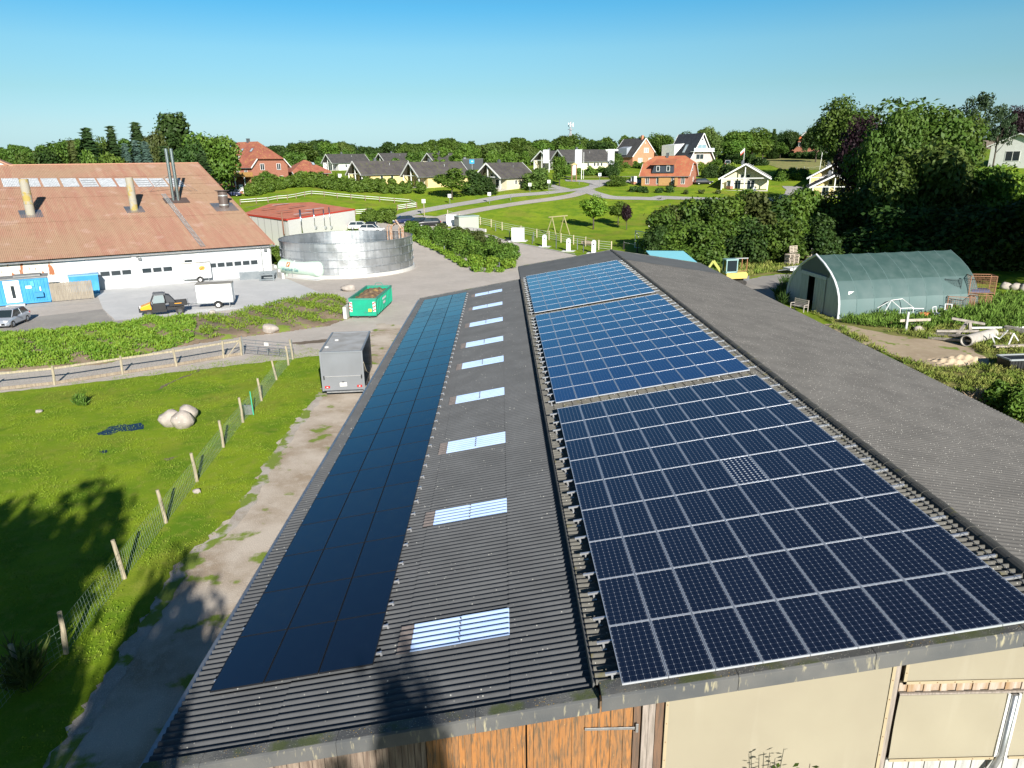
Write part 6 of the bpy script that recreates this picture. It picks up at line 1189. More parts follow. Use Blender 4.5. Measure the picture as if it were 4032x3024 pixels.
# black boxy cabin, shed
q = G(*C3(545, 485)); BX = thing('dark_cabin', 'flat-roofed dark grey cabin between the cottage rows', 'cabin', q, R(20)); mb = MB(); mb.box((0, 0, 1.6), (9.5, 5, 4.2)); mb.build('body', mat('anthracite_box', (.035, .04, .045), .6), BX); mb = MB(); mb.bx((-4.8, -2.6, 3.7), (4.8, 2.6, 3.85)); mb.box((-1.5, 0, 4.1), (.9, .6, .5)); mb.build('roof_edge', M_grey, BX)
# ---------------------------------------------------------------- roads and banks of the village
strip('village_path', [C3(-300, 935), C3(-60, 893), C3(60, 860), C3(300, 812), C3(600, 763), C3(900, 712), C3(1180, 690), C3(1400, 665), C3(1560, 650), C3(1700, 610)], 3.4, M_asph, ns=1.0)
strip('village_path', [C3(250, 915), C3(400, 880), C3(560, 848), C3(800, 805), C3(1050, 768), C3(1300, 735), C3(1480, 700), C3(1600, 655)], 3.2, dirtmat('pale_track', (.46, .42, .37), (.40, .36, .32), (.52, .48, .43), .2), ns=1.0)
strip('village_road', [C3(1540, 655), C3(1640, 690), C3(1780, 725), C3(2000, 733), C3(2250, 737), C4(400, 945), C4(800, 960), C4(1150, 965), C4(1300, 975), C4(1500, 950), C4(1600, 920)], 3.6, M_asph, ns=1.0)
poly('village_road', [C3(1380, 572), C3(1620, 575), C3(1800, 572), C3(2060, 575), C3(2060, 600), C3(1760, 590), C3(1740, 615), C3(1660, 640), C3(1540, 690), C3(1440, 690), C3(1590, 632), C3(1600, 605), C3(1540, 592), C3(1390, 585)], M_asph, .07, sp=1.5, noise=.1)
poly('cottage_drive', [C4(1500, 850), C4(1640, 850), C4(1700, 860), C4(1660, 890), C4(1680, 925), C4(1640, 945), C4(1520, 930), C4(1540, 880)], M_asph, .07, sp=1.5, noise=.1)
poly('cottage_drive', [C4(960, 683), C4(1100, 678), C4(1150, 690), C4(960, 695)], M_asph, .07, sp=2, noise=.1)
strip('cottage_drive', [C3(1240, 615), C3(1290, 630), C3(1390, 655), C3(1240, 650)], 2.6, M_asph)
poly('parking_bay', [C3(-300, 930), C3(100, 880), C3(360, 900), C3(400, 960), C3(330, 1000), C3(-200, 1010), C3(-330, 1000)], dirtmat('pale_track2', (.48, .44, .39), (.42, .38, .34), (.53, .49, .44), .2), .05, sp=1.5, noise=.1)
strip('kerb', [C3(405, 1005), C3(715, 1052), C3(830, 1092), C3(1000, 1130), C3(1300, 1192), C3(1470, 1222)], .22, M_conc, off=.10)
poly('hill_meadow', [C4(960, 605), C4(1400, 600), C4(1900, 620), C4(2010, 640), C4(2100, 690), C4(1900, 710), C4(1500, 700), C4(1380, 660), C4(1250, 660), C4(1150, 640)], mat('tall_dry_meadow', (.26, .24, .07), .95, col2=(.17, .21, .045), scale=.3, detail=6, bump=.8, bscale=3, col3=(.33, .27, .10), s3=1.2, t3=(.5, .65)), .05, sp=3, noise=.4)
RWL = strip('stone_edge', [C3(1390, 558), C3(1550, 562), C3(1700, 560), C3(1850, 558), C3(1960, 555)], .9, mat('field_stone_wall', (.5, .43, .34), .9, col2=(.3, .26, .22), scale=1.3, bump=.8), off=.45)
# ================================================================ FENCES, CARS, SIGNS AND PLAY FIELD
def post(mb, p, h, r=.07): mb.tube([p, p+Vector((0, 0, h))], r, 6)
def railfence(name, label, pts, h, rails, mpost, mrail, pr=.09, rr_=.05, tw=False, cat='fence'):
    P = [G(*p) for p in pts]; t = thing(name, label, cat, P[0]); O = P[0]
    for p in P: mb = MB(); post(mb, p-O-Vector((0, 0, .1)), h+.1, pr); mb.build('post', mpost, t)
    for a, b in zip(P[:-1], P[1:]):
        for z in rails: mb = MB(); mb.bar(a-O+Vector((0, 0, z)), b-O+Vector((0, 0, z)), rr_, rr_*1.3); mb.build('rail', mrail, t)
    return t
M_wr = mat('white_rail', (.72, .73, .72), .5); M_dkpost = mat('dark_post', (.17, .10, .07), .85, col2=(.25, .18, .13), scale=4)
railfence('paddock_fence', 'white-railed fence with brown posts running uphill behind the red-roofed shed', [C2(*q) for q in ((325, 900), (465, 888), (567, 880), (647, 865), (735, 858), (811, 845), (885, 830), (946, 820))], 1.15, (.55, 1.0), M_dkpost, M_wr, .11, .07)
railfence('paddock_fence', 'white-railed fence with brown posts below the long green hedge', [C2(*q) for q in ((946, 820), (1056, 828), (1169, 842), (1289, 853), (1413, 865), (1539, 875), (1667, 885), (1803, 895), (1860, 925))], 1.15, (.55, 1.0), M_dkpost, M_wr, .11, .07)
railfence('paddock_fence', 'short white-railed fence turning towards the asphalt path', [C2(*q) for q in ((1860, 927), (1773, 938), (1693, 950))], 1.2, (.35, .7, 1.05), M_dkpost, M_wr, .12, .07)
railfence('paddock_fence', 'short length of white rails beside the right corner of the red-roofed shed', [C2(*q) for q in ((1325, 992), (1422, 985), (1470, 978))], 1.2, (.35, .7, 1.05), M_dkpost, M_wr, .12, .07)
railfence('cord_fence', 'pale split posts with white cords along the play field', [C3(*q) for q in ((362, 900), (462, 935), (645, 965), (740, 985), (835, 1012), (1000, 1045), (1137, 1075), (1243, 1095), (1347, 1118), (1456, 1135), (1562, 1150), (1675, 1182), (1785, 1195))], 1.5, (.3, .65, 1.0, 1.35), mat('pale_split_post', (.58, .50, .36), .85, col2=(.45, .38, .27), scale=4), mat('white_cord', (.75, .78, .68), .6), .085, .028)
railfence('dark_fence', 'dark posts with white wire in front of the shrub mass', [C3(1893, 1180), C3(2010, 1205), C3(2130, 1225), C4(360, 1440)], 1.3, (1.1,), mat('near_black_post', (.03, .028, .025), .8), mat('white_cord', (.75, .78, .68), .6), .10, .028)
railfence('short_post_row', 'row of short white posts along the hill meadow', [C4(*q) for q in ((1487, 728), (1562, 726), (1627, 725), (1693, 722), (1885, 705))], 1.3, (1.0,), M_white, mat('thin_wire', (.4, .4, .38), .6), .07, .015)
# white pedestals along the kerb
def pedestal(px, label, h=1.9, w=.62):
    p = G(*px); t = thing('supply_pedestal', label, 'pedestal', p, R(-18), 'white supply pedestals by the kerb'); mb = MB(); pr = [(-w/2, 0), (w/2, 0), (w/2, h-w/2)]+[(w/2*math.cos(a), h-w/2+w/2*math.sin(a)) for a in np.linspace(.3, math.pi-.3, 7)]+[(-w/2, h-w/2)]
    mb.prism(pr, -.18, .18, 'y'); mb.build('housing', mat('pedestal_white', (.74, .74, .76), .4), t, bevel=.02); mb = MB(); mb.box((0, -.19, h*.68), (.16, .02, .2)); mb.build('socket', M_black, t); mb = MB(); mb.box((0, 0, .02), (1.9, 1.4, .08)); mb.build('base_slab', M_conc, t)
pedestal(C3(1204, 1155), 'rounded white supply pedestal next to the large white cabinet'); pedestal(C3(1412, 1192), 'middle rounded white supply pedestal by the kerb'); pedestal(C3(1632, 1210), 'rounded white supply pedestal nearest the barn ridge')
def cabinet(px, w, h, d, label, name='switch_cabinet'):
    p = G(*px); t = thing(name, label, 'cabinet', p, R(-12), 'white switch cabinets'); mb = MB(); mb.box((0, 0, h/2+.1), (w, d, h)); mb.build('housing', MC['pedestal_white'], t, bevel=.03); mb = MB(); mb.box((.12*w, -d/2-.01, h*.5), (.06, .03, .25)); mb.build('handle', M_grey, t); mb = MB(); mb.box((0, 0, .03), (w+.9, d+1.2, .12)); mb.build('base_slab', M_conc, t); mb = MB(); mb.box((-w/2-.8, .1, .2), (.7, .6, .28)); mb.build('black_box', M_black, t)
cabinet(C3(398, 972), 2.0, 1.95, .7, 'smaller white switch cabinet left of the grey-green transformer hut'); cabinet(C3(974, 1105), 2.1, 2.1, .8, 'large white switch cabinet between transformer hut and pedestals')
p = G(*C3(560, 1008)); TH = thing('transformer_hut', 'grey-green transformer hut with louvred door by the parking bay', 'transformer hut', p, R(24)); mb = MB(); mb.box((-.3, 1.2, 1.15), (3.9, 2.5, 2.5)); mb.build('wall', mat('grey_green_render', (.36, .39, .33), .8), TH); mb = MB(); mb.box((-.3, 1.2, 2.48), (4.15, 2.8, .16), taper=.97); mb.build('roof', mat('sage_roof', (.26, .34, .30), .6), TH); mb = MB(); mb.box((1.66, 1.0, 1.25), (.04, 1.3, 1.9)); mb.build('louvred_door', mat('louvre_grey', (.5, .52, .52), .5), TH); mb = MB(); mb.box((-.3, 1.2, -.05), (4.6, 3.3, .12)); mb.build('plinth', M_conc, TH)
# retaining kerb blocks by the hut
a, b = G(*C3(410, 1000)), G(*C3(712, 1055)); BL = thing('kerb_block_wall', 'low curved wall of pale concrete blocks below the transformer hut', 'wall', a); d = b-a
for k in range(9): q = a+d*(k/9)-a+Vector((0, .9*math.sin(k/8*math.pi), 0)); mb = MB(); mb.box((q.x, q.y, .22), (d.length/9*.93, .3, .55), rz=math.atan2(d.y, d.x)); mb.build('concrete_block', MC['footing_concrete'], BL)
# slim posts between pedestals
for px, h, lab, m_ in ((C3(778, 1018), 1.3, 'short steel post left of the large white cabinet', M_galv), (C3(900, 1085), 1.2, 'short dark post just left of the large white cabinet', M_grey), (C3(1098, 1128), 1.2, 'thin dark post right of the large white cabinet', M_grey), (C3(1110, 1108), 1.5, 'thin pale post behind the dark one right of the cabinet', M_galv), (C3(1305, 1170), 2.1, 'taller grey post between the first two pedestals', M_grey), (C3(1490, 1180), 1.7, 'grey post between the last two pedestals', M_galv), (C3(1542, 1205), 1.0, 'short grey post near the last pedestal', M_grey), (C3(333, 1213), 1.1, 'slim grey marker post on the shrub bank by the steel tank', M_galv), (C3(811, 1378), 1.2, 'short grey marker post at the near end of the shrub bank', M_grey), (C3(910, 752), 1.1, 'short steel marker post on the grass between two paths', M_galv), (C3(1505, 612), 1.1, 'short steel marker post on the grass island', M_galv)):
    p = G(*px); mb = MB(); mb.tube([(0, 0, -.1), (0, 0, h)], .07, 8); mb.tube([(0, 0, h), (0, 0, h+.03)], .085, 8); o = mb.build('marker_post', m_, None, loc=p); tag(o, lab, 'post', 'slim marker posts')
# small path signs
def sign(px, label, h=2.2, w=.75, face=M_white, blue=False, woodp=False):
    p = G(*px); t = thing('path_sign', label, 'sign', p, R(-8), 'small signs along the paths'); mb = MB(); mb.tube([(0, 0, -.1), (0, 0, h)], .05 if not woodp else .09, 6); mb.build('post', M_postw if woodp else M_galv, t); mb = MB(); mb.box((0, -.07, h-.1), (w, .04, w)); mb.build('plate', face, t); mb = MB(); mb.box((0, -.095, h-.05), (w*.6, .01, w*.35)); mb.build('pictogram', mat('sign_blue', (.02, .2, .6), .5) if blue else mat('pictogram_grey', (.35, .36, .38), .6), t)
for px, lab, k in ((C3(158, 895), 'sign on thick wooden post beside the parked cars', {'woodp': 1, 'h': 3.2}), (C3(380, 785), 'white sign under the round tree by the asphalt path', {'h': 1.9}), (C3(725, 780), 'white sign halfway along the path', {}), (C3(1077, 680), 'white sign before the white-walled cottage trees', {'h': 1.9}), (C3(1242, 692), 'white sign where the drive joins the path', {'h': 2.9}), (C3(1683, 637), 'sign with blue square at the road junction', {'h': 3.2, 'blue': 1}), (C4(1258, 935), 'small white sign below the cream cottage lawn', {'h': 1.6})): sign(px, lab, **k)
p = G(*C3(575, 520)); t = thing('hanging_sign', 'blue square hanging sign before the dark flat cabin', 'sign', p, R(-8)); mb = MB(); mb.tube([(0, 0, -.5), (0, 0, 4.2)], .08, 8); mb.build('post', M_galv, t); mb = MB(); mb.box((0, -.12, 3.7), (1.5, .1, 1.2)); mb.build('panel', mat('sign_lightblue', (.03, .33, .65), .5), t); mb = MB(); mb.box((.1, -.19, 3.75), (.5, .02, .3)); mb.build('white_mark', M_white, t)
p = G(*C3(1460, 585)); t = thing('bell_stand', 'wooden display post with little roof on the grass island', 'display post', p, R(10)); mb = MB(); [mb.bx((x-.12, -.12, 0), (x+.12, .12, 4.3)) for x in (-.6, .6)]; mb.build('timber_frame', mat('redbrown_timber', (.26, .14, .08), .8), t); mb = MB(); mb.prism([(-1.1, 4.2), (1.1, 4.2), (0, 4.8)], -.5, .5, 'y'); mb.build('roof', mat('straw_roof', (.4, .32, .15), .9), t); mb = MB(); mb.bx((-.45, -.05, 1.6), (.45, .05, 3.9)); mb.build('panel', mat('panel_grey', (.5, .5, .48), .6), t)
# flagpoles with hanging banners
for base, top, lab in ((C3(1243, 505), C3(1244, 305), 'left white banner flagpole beside the small cottage'), (C3(1525, 566), C3(1525, 303), 'middle white banner flagpole before the long cream cottage'), (C3(1806, 532), C3(1815, 300), 'right white banner flagpole before the red cross-shaped board')):
    p = G(*base); h = AY(*top, p.y).z-p.z; t = thing('banner_flagpole', lab, 'flagpole', p, R(5), 'flagpoles with white banners'); mb = MB(); mb.tube([(0, 0, 0), (0, 0, h)], [.11, .07], 10); mb.build('pole', M_white, t); mb = MB()
    mb.grid(lambda u, v: (-.12-1.7*u, .12*math.sin(u*5+v*3), h-.1-.55*u*0-h*(.58 if True else 0)*v-.25*u*0), 8, 16); fl = mb.build('banner', mat('banner_cloth', (.62, .64, .68), .8, col2=(.56, .58, .63), scale=1), t, smooth=True); mb = MB(); mb.lathe([(.25, 0), (.38, 0), (.38, .01), (.25, .01)], 16, (-.95, -.16, h*.82), axis='y'); mb.build('banner_mark', mat('pale_blue_mark', (.35, .42, .55), .8), fl)
p = G(*C3(1530, 566))+Vector((.4, 0, 0)); mb = MB(); mb.tube([(0, 0, 0), (0, 0, 7)], .06, 8); o = mb.build('bare_flagpole', M_white, None, loc=p); tag(o, 'thin bare white pole right beside the middle banner', 'pole')
p = G(*C3(1780, 470)); mb = MB(); mb.box((0, 0, 5.6), (13, .3, .5)); t = thing('cross_board', 'white boom above small orange hut behind the right banner', 'barrier', p+Vector((-2, 14, 0))); mb.build('boom', M_white, t); mb = MB(); mb.box((-3, 0, 2.2), (3.6, 2, 6.4)); mb.build('orange_hut', M_obrick, t)
p = G(*C4(1830, 705)); mb = MB(); mb.tube([(0, 0, -1), (0, 0, AY(*C4(1850, 545), p.y).z-p.z)], .07, 8); o = mb.build('tall_flagpole', M_white, None, loc=p); tag(o, 'tall bare white pole beside the brown brick house', 'pole'); o.rotation_euler = (0, R(3), 0)
p = AY(*C4(1178, 515), 225); gz = H(p.x, p.y); t = thing('flag', 'small red and white flag among the willows', 'flagpole', (p.x, p.y, gz)); mb = MB(); mb.tube([(0, 0, 0), (0, 0, p.z-gz)], .07, 6); mb.build('pole', M_white, t); mb = MB(); hh = p.z-gz; mb.add([(0, 0, hh), (-1.2, 0, hh-1.2), (-1.1, 0, hh-2.2), (0, 0, hh-1.1)], [(0, 1, 2, 3)]); mb.build('white_cloth', M_white, t); mb = MB(); mb.add([(-.05, -.03, hh-.7), (-1.15, -.03, hh-1.75), (-1.1, -.03, hh-2.2), (0, -.03, hh-1.1)], [(0, 1, 2, 3)]); mb.build('red_cloth', mat('flag_red', (.5, .04, .03), .7), t)
# radio mast
p = AY(1232.7, 263, 420); gz = H(p.x, p.y); t = thing('radio_mast', 'tall grey mobile phone mast above the tree line', 'mast', (p.x, p.y, gz)); h = p.z-gz; mb = MB(); mb.tube([(0, 0, 0), (0, 0, h)], [.7, .5], 10); mb.build('pole', mat('mast_grey', (.30, .31, .33), .6), t)
for a in range(3): an_ = a*2.09+.3; mb = MB(); mb.box((math.cos(an_)*1.5, math.sin(an_)*1.5, h-1.6), (.45, .45, 2.2)); mb.bar((0, 0, h-1.6), (math.cos(an_)*1.5, math.sin(an_)*1.5, h-1.6), .2); mb.build('antenna', mat('antenna_white', (.7, .72, .73), .5), t)
mb = MB(); mb.lathe([(1.5, h-4.2), (1.5, h-3.9)], 12); mb.box((0, 0, h-7), (1.6, .6, 1.6)); mb.build('platform', MC['mast_grey'], t)
# swing, goal, bench, small goal
a, b = G(*C3(1270, 1050)), G(*C3(1372, 1042)); m_ = (a+b)/2; t = thing('swing_frame', 'timber swing frame without seats on the play field', 'swing', m_, math.atan2(b.y-a.y, b.x-a.x)+.12); W_ = (b-a).length*.55; Hs = 3.1; M_sw = mat('mossy_timber', (.36, .33, .15), .9, col2=(.26, .24, .12), scale=3)
for s in (-1, 1):
    for q in (-1, 1): mb = MB(); mb.tube([(s*W_*1.15, q*1.35, -.1), (s*W_, 0, Hs)], .10, 8); mb.build('leg', M_sw, t)
mb = MB(); mb.tube([(-W_-.8, 0, Hs), (W_+.8, 0, Hs+.05)], .12, 8); mb.build('beam', M_sw, t)
def goal(pf, pb, label, w, h, d):
    a, b = G(*pf), G(*pb); t = thing('football_goal', label, 'goal', a, math.atan2(b.y-a.y, b.x-a.x)); mb = MB(); r = .06
    for x in (0, w): mb.tube([(x, 0, 0), (x, 0, h)], r, 6); mb.tube([(x, 0, h), (x, d, 0)], r, 6); mb.tube([(x, d, 0), (x, 0, 0)], r, 6)
    mb.tube([(0, 0, h), (w, 0, h)], r, 6); mb.tube([(0, d, 0), (w, d, 0)], r, 6); mb.build('frame', M_white, t); mb = MB()
    for k in range(1, 12): mb.tube([(w*k/12, 0, h), (w*k/12, d, 0)], .015, 3, cap=False)
    for k in range(1, 8): mb.tube([(0, d*k/8, h*(1-k/8)), (w, d*k/8, h*(1-k/8))], .015, 3, cap=False)
    mb.build('net', mat('white_net', (.65, .67, .65), .7), t)
goal(C3(1990, 1165), C3(2160, 1205), 'white football goal with net in front of the shrub mass', 6.0, 2.6, 1.6); goal(C3(2112, 980), C3(2200, 990), 'small white goal near the far edge of the play field', 2.6, 1.3, .9)
p = G(*C3(1590, 1145)); t = thing('log_bench', 'grey wooden trough behind the cord fence', 'trough', p, R(-15)); mb = MB(); mb.tube([(-1.2, 0, .5), (1.2, 0, .35)], .3, 8); mb.build('log', M_wood, t)
# cars
cs = 'dark cars in the parking bay'
for px, rz, pt, lab, k in ((C3(190, 975), R(196), P_black, 'black estate car nearest the white cabinet in the parking bay', {'L': 4.7, 'H': 1}), (C3(90, 968), R(205), P_black, 'black car with red tail light in the middle of the parking bay', {}), (C3(-30, 952), R(205), P_navy, 'dark blue car at the left end of the parking bay', {})):
    car(lab, G(*px), rz+R(0), pt, L=k.get('L', 4.4), group=cs)
car('white estate car behind the shed corner', G(*C2(1370, 1115)), R(5), P_white, group='white cars behind the shed'); car('white car with roof box right of the other white car', G(*C2(1470, 1140)), R(-8), P_white, group='white cars behind the shed')
p = G(*C2(1470, 1140)); mb = MB(); mb.box((0, 0, 1.72), (2.1, .9, .42), rz=R(-8), taper=.85); o = mb.build('roof_box', P_black, None, bevel=.08, loc=p); tag(o, 'black roof box on top of the right-hand white car', 'roof box')
car('dark blue car under the balcony of the large brick house', G(*C2(245, 825)), R(190), P_navy); car('black saloon parked beside the red-roofed house', G(*C4(815, 832)), R(4), P_black, L=4.7); car('white van-like car in the drive below the steep white house', G(*C4(1025, 675)), R(75), P_white, Hc=1.8, L=4.6)
# beach chairs (white hooded wicker seats) and garden things
def beachchair(px, label, rz=-1.2, s=1.0):
    p = G(*px); t = thing('hooded_beach_chair', label, 'beach chair', p, rz, 'hooded beach chairs in the gardens'); mb = MB(); mb.bx((-.75*s, -.4*s, .75*s), (-.68*s, .5*s, 2.0*s)); mb.bx((.68*s, -.4*s, .75*s), (.75*s, .5*s, 2.0*s)); mb.bx((-.75*s, .4*s, .1), (.75*s, .5*s, 2.0*s)); mb.bx((-.75*s, -.4*s, 1.95*s), (.75*s, .5*s, 2.05*s)); mb.build('hood', M_white, t); mb = MB(); mb.bx((-.72*s, -.45*s, .05), (.72*s, .4*s, .7*s)); mb.build('seat', mat('reddish_wicker', (.36, .17, .11), .8), t)
for px, lab in ((C3(1980, 612), 'hooded beach chair on the lawn right of the round hedge'), (C4(478, 842), 'hooded beach chair before the red-roofed house'), (C4(1046, 875), 'hooded beach chair at the cream cottage porch'), (C2(1190, 700), 'hooded beach chair beside the leftmost yellow cottage'), (C2(335, 805), 'hooded beach chair before the brick house balcony'), (C2(1672, 715), 'hooded beach chair between the two yellow cottages')): beachchair(px, lab)
def parasol(px, lab, opn):
    p = G(*px); t = thing('parasol', lab, 'parasol', p); mb = MB(); mb.tube([(0, 0, 0), (0, 0, 2.9)], .04, 6); mb.build('pole', M_white, t); mb = MB(); mb.lathe([(1.9 if opn else .14, 2.2 if opn else 1.1), (.9 if opn else .32, 2.65 if opn else 1.4), (.02, 3.0)], 8); mb.build('canopy', mat('cream_canopy', (.66, .66, .64), .8), t)
parasol(C4(1140, 868), 'closed white parasol on the cream cottage porch', False); parasol(C4(1885, 850), 'open white parasol beside the cross-gabled cottage', True)
# ================================================================ HEDGES, TREES AND WOODS
def hedge(label, px, r, h, m_, per=1300, size=.16, seed=1, group=None, step=1.0, name='hedge', jr=.2):
    P = [G(*p) for p in px]; pts = []; rr = random.Random(seed)
    for a, b in zip(P[:-1], P[1:]):
        k = max(1, int((b-a).length/step))
        for i in range(k): q = a+(b-a)*(i/k); pts.append((q.x+rr.uniform(-jr, jr), q.y+rr.uniform(-jr, jr), r*rr.uniform(.85, 1.2), h*rr.uniform(.8, 1.2)))
    return shrubmass(name, label, 'hedge', pts, m_, per, size, seed, group=group)
hedge('long dense green hedge in front of the yellow cottages', [C2(370, 830), C2(500, 800), C2(700, 765), C2(900, 740), C2(1060, 760), C2(1300, 785), C2(1600, 800), C2(1940, 805)], 1.6, 3.3, LV['mid'], 260, .24, 2, step=1.6, jr=.8)
hedge('shrub row between the brick house and the hedge', [C2(620, 760), C2(760, 740), C2(950, 700), C2(1100, 690)], 1.4, 2.6, LV['lime'], 240, .24, 3, step=1.6, jr=.5)
hedge('dark clipped hedge along the hill meadow', [C4(975, 640), C4(1080, 648), C4(1200, 655), C4(1370, 672)], 1.6, 2.6, LV['dark'], 240, .22, 4, step=1.6)
hedge('bright clipped hedge right of the red-roofed house', [C4(815, 720), C4(950, 718), C4(1140, 722)], 1.5, 2.2, LV['lime'], 240, .22, 5, step=1.6)
hedge('dark shrub bank behind the black saloon', [C4(830, 775), C4(1000, 775), C4(1080, 800)], 1.7, 3.4, LV['dark'], 240, .22, 6, step=1.8, jr=.6)
hedge('low dark shrubs on the bank before the red-roofed house', [C4(210, 895), C4(330, 905), C4(440, 910), C4(600, 905)], 1.2, 1.7, LV['dark'], 260, .2, 7, step=1.7, jr=.7)
hedge('scattered low shrubs on the bank below the cream cottage', [C4(690, 925), C4(820, 912), C4(940, 915), C4(1040, 925)], .9, 1.1, LV['olive'], 260, .18, 8, step=2.6, jr=.8)
hedge('flowering shrubs behind the stone wall', [C3(1400, 520), C3(1560, 530), C3(1750, 535), C3(1900, 530)], 1.5, 2.2, LV['mid'], 240, .22, 9, step=1.8, jr=.8)
hedge('dark hedge before the brown brick house', [C4(1400, 600), C4(1600, 606), C4(1800, 612), C4(2020, 625)], 1.5, 2.2, LV['dark'], 240, .22, 10, step=1.8, jr=.6)
hedge('dark green hedge bank below the hill meadow posts', [C4(1500, 800), C4(1520, 770), C4(1660, 790), C4(1700, 760)], 1.8, 2.4, LV['mid'], 240, .22, 11, step=1.6, jr=.8)
hedge('rough hedge beside the right end of the orange gabled house', [C4(150, 690), C4(230, 690), C4(320, 700)], 1.2, 2.0, LV['mid'], 240, .2, 12, step=1.6)
# shrub bank between tank and parking
hedge('tall mixed shrubs on the bank between the tank road and the parking', [C3(60, 1060), C3(180, 1090), C3(300, 1120), C3(420, 1160), C3(560, 1210), C3(700, 1260), C3(850, 1330)], 1.7, 2.4, LV['mid'], 420, .17, 21, step=1.3, jr=1.1)
hedge('reddish green upper shrubs on the bank beside the parking', [C3(280, 1070), C3(400, 1090), C3(560, 1120), C3(700, 1180), C3(800, 1220)], 1.3, 2.2, LV['olive'], 420, .17, 22, step=1.5, jr=.9)
hedge('bright leafy shrubs at the near end of the bank', [C3(560, 1290), C3(700, 1340), C3(820, 1350), C3(930, 1330)], 1.1, 1.3, LV['lime'], 500, .15, 23, step=1.1, jr=.8)
shrubmass('round_bush', 'round dense bush at the right tip of the shrub bank', 'bush', [(G(*C3(930, 1270)).x, G(*C3(930, 1270)).y, 1.2, 2.5)], LV['mid'], 700, .14, 24)
hedge('low bright weeds along the foot of the shrub bank', [C3(30, 1080), C3(200, 1150), C3(330, 1210), C3(520, 1330), C3(640, 1370), C3(900, 1385)], .8, .7, LV['lime'], 500, .13, 25, step=1.1, jr=.5)
hedge('shrubs beside the white cars', [C2(1440, 1040), C2(1560, 1050), C2(1660, 1080)], 1.6, 2.6, LV['mid'], 350, .2, 26, step=1.4, jr=.6)
hedge('green shrub squeezed between the block wall and the steel tank', [C2(635, 1440), C2(650, 1400)], 1.0, 2.4, LV['mid'], 500, .15, 27, step=.8)
# individual trees of the village
ptree('apple_tree', 'round leafy tree on the play field, the left of the pair', C3(1635, 0)[0], C3(0, 700)[1], G(*C3(1633, 1003)).y, 28, 'young', 'lime', 0); ptree('apple_tree', 'greener small tree right of the play field pair', C3(1850, 0)[0], C3(0, 752)[1], G(*C3(1860, 965)).y, 21, 'young', 'mid', 1)
ptree('purple_plum', 'small dark purple tree beside the green one on the play field', C3(1925, 0)[0], C3(0, 775)[1], G(*C3(1922, 1008)).y, 13, 'young', 'beech', 0)
ptree('cherry_tree', 'big round tree casting a shadow in front of the yellow cottages', C3(390, 0)[0], C3(0, 465)[1], G(*C3(415, 745)).y, 34, 'young', 'mid', 1)
ptree('hazel', 'dark spreading shrub right of the big round tree', C3(600, 0)[0], C3(0, 480)[1], G(*C3(590, 700)).y, 26, 'bush', 'dark', 0); ptree('hazel', 'dark shrub in front of the white-walled cottage', C3(700, 0)[0], C3(0, 540)[1], G(*C3(690, 700)).y, 22, 'bush', 'dark', 1)
ptree('willow', 'grey-green bushy willow right of the white-walled cottage', C3(1130, 0)[0], C3(0, 465)[1], G(*C3(1110, 655)).y, 30, 'bush', 'willow', 0); ptree('willow', 'smaller willow shrub beside the grey-green one', C3(1200, 0)[0], C3(0, 500)[1], G(*C3(1200, 640)).y, 16, 'bush', 'mid', 1)
ptree('narrow_tree', 'narrow pointed tree before the long cream cottage', C3(1335, 0)[0], C3(0, 365)[1], G(*C3(1330, 625)).y, 17, 'tall', 'mid', 0)
ptree('round_hedge_bush', 'round clipped bush at the road junction', C3(1830, 0)[0], C3(0, 530)[1], G(*C3(1830, 625)).y, 21, 'bush', 'mid', 0, cat='bush'); ptree('low_shrub', 'low shrub beside the orange gabled house wall', C4(100, 0)[0], C4(0, 660)[1], G(*C4(100, 720)).y, 9, 'bush', 'lime', 1, cat='bush')
ptree('garden_tree', 'broad small tree beside the drive of the steep white house', C4(915, 0)[0], C4(0, 610)[1], G(*C4(915, 700)).y, 19, 'bush', 'mid', 0); ptree('garden_tree', 'small tree before the brick house wall', C2(530, 0)[0], C2(0, 600)[1], G(*C2(520, 745)).y, 16, 'young', 'mid', 0)
ptree('garden_tree', 'round bush before the orange-roofed house', C4(1665, 0)[0], C4(0, 515)[1], G(*C4(1665, 575)).y, 11, 'bush', 'dark', 1)
ptree('thuja', 'bright pointed thuja beside the leftmost yellow cottage', C2(1155, 0)[0], C2(0, 610)[1], G(*C2(1150, 700)).y, 6, 'conifer', 'lime', 0)
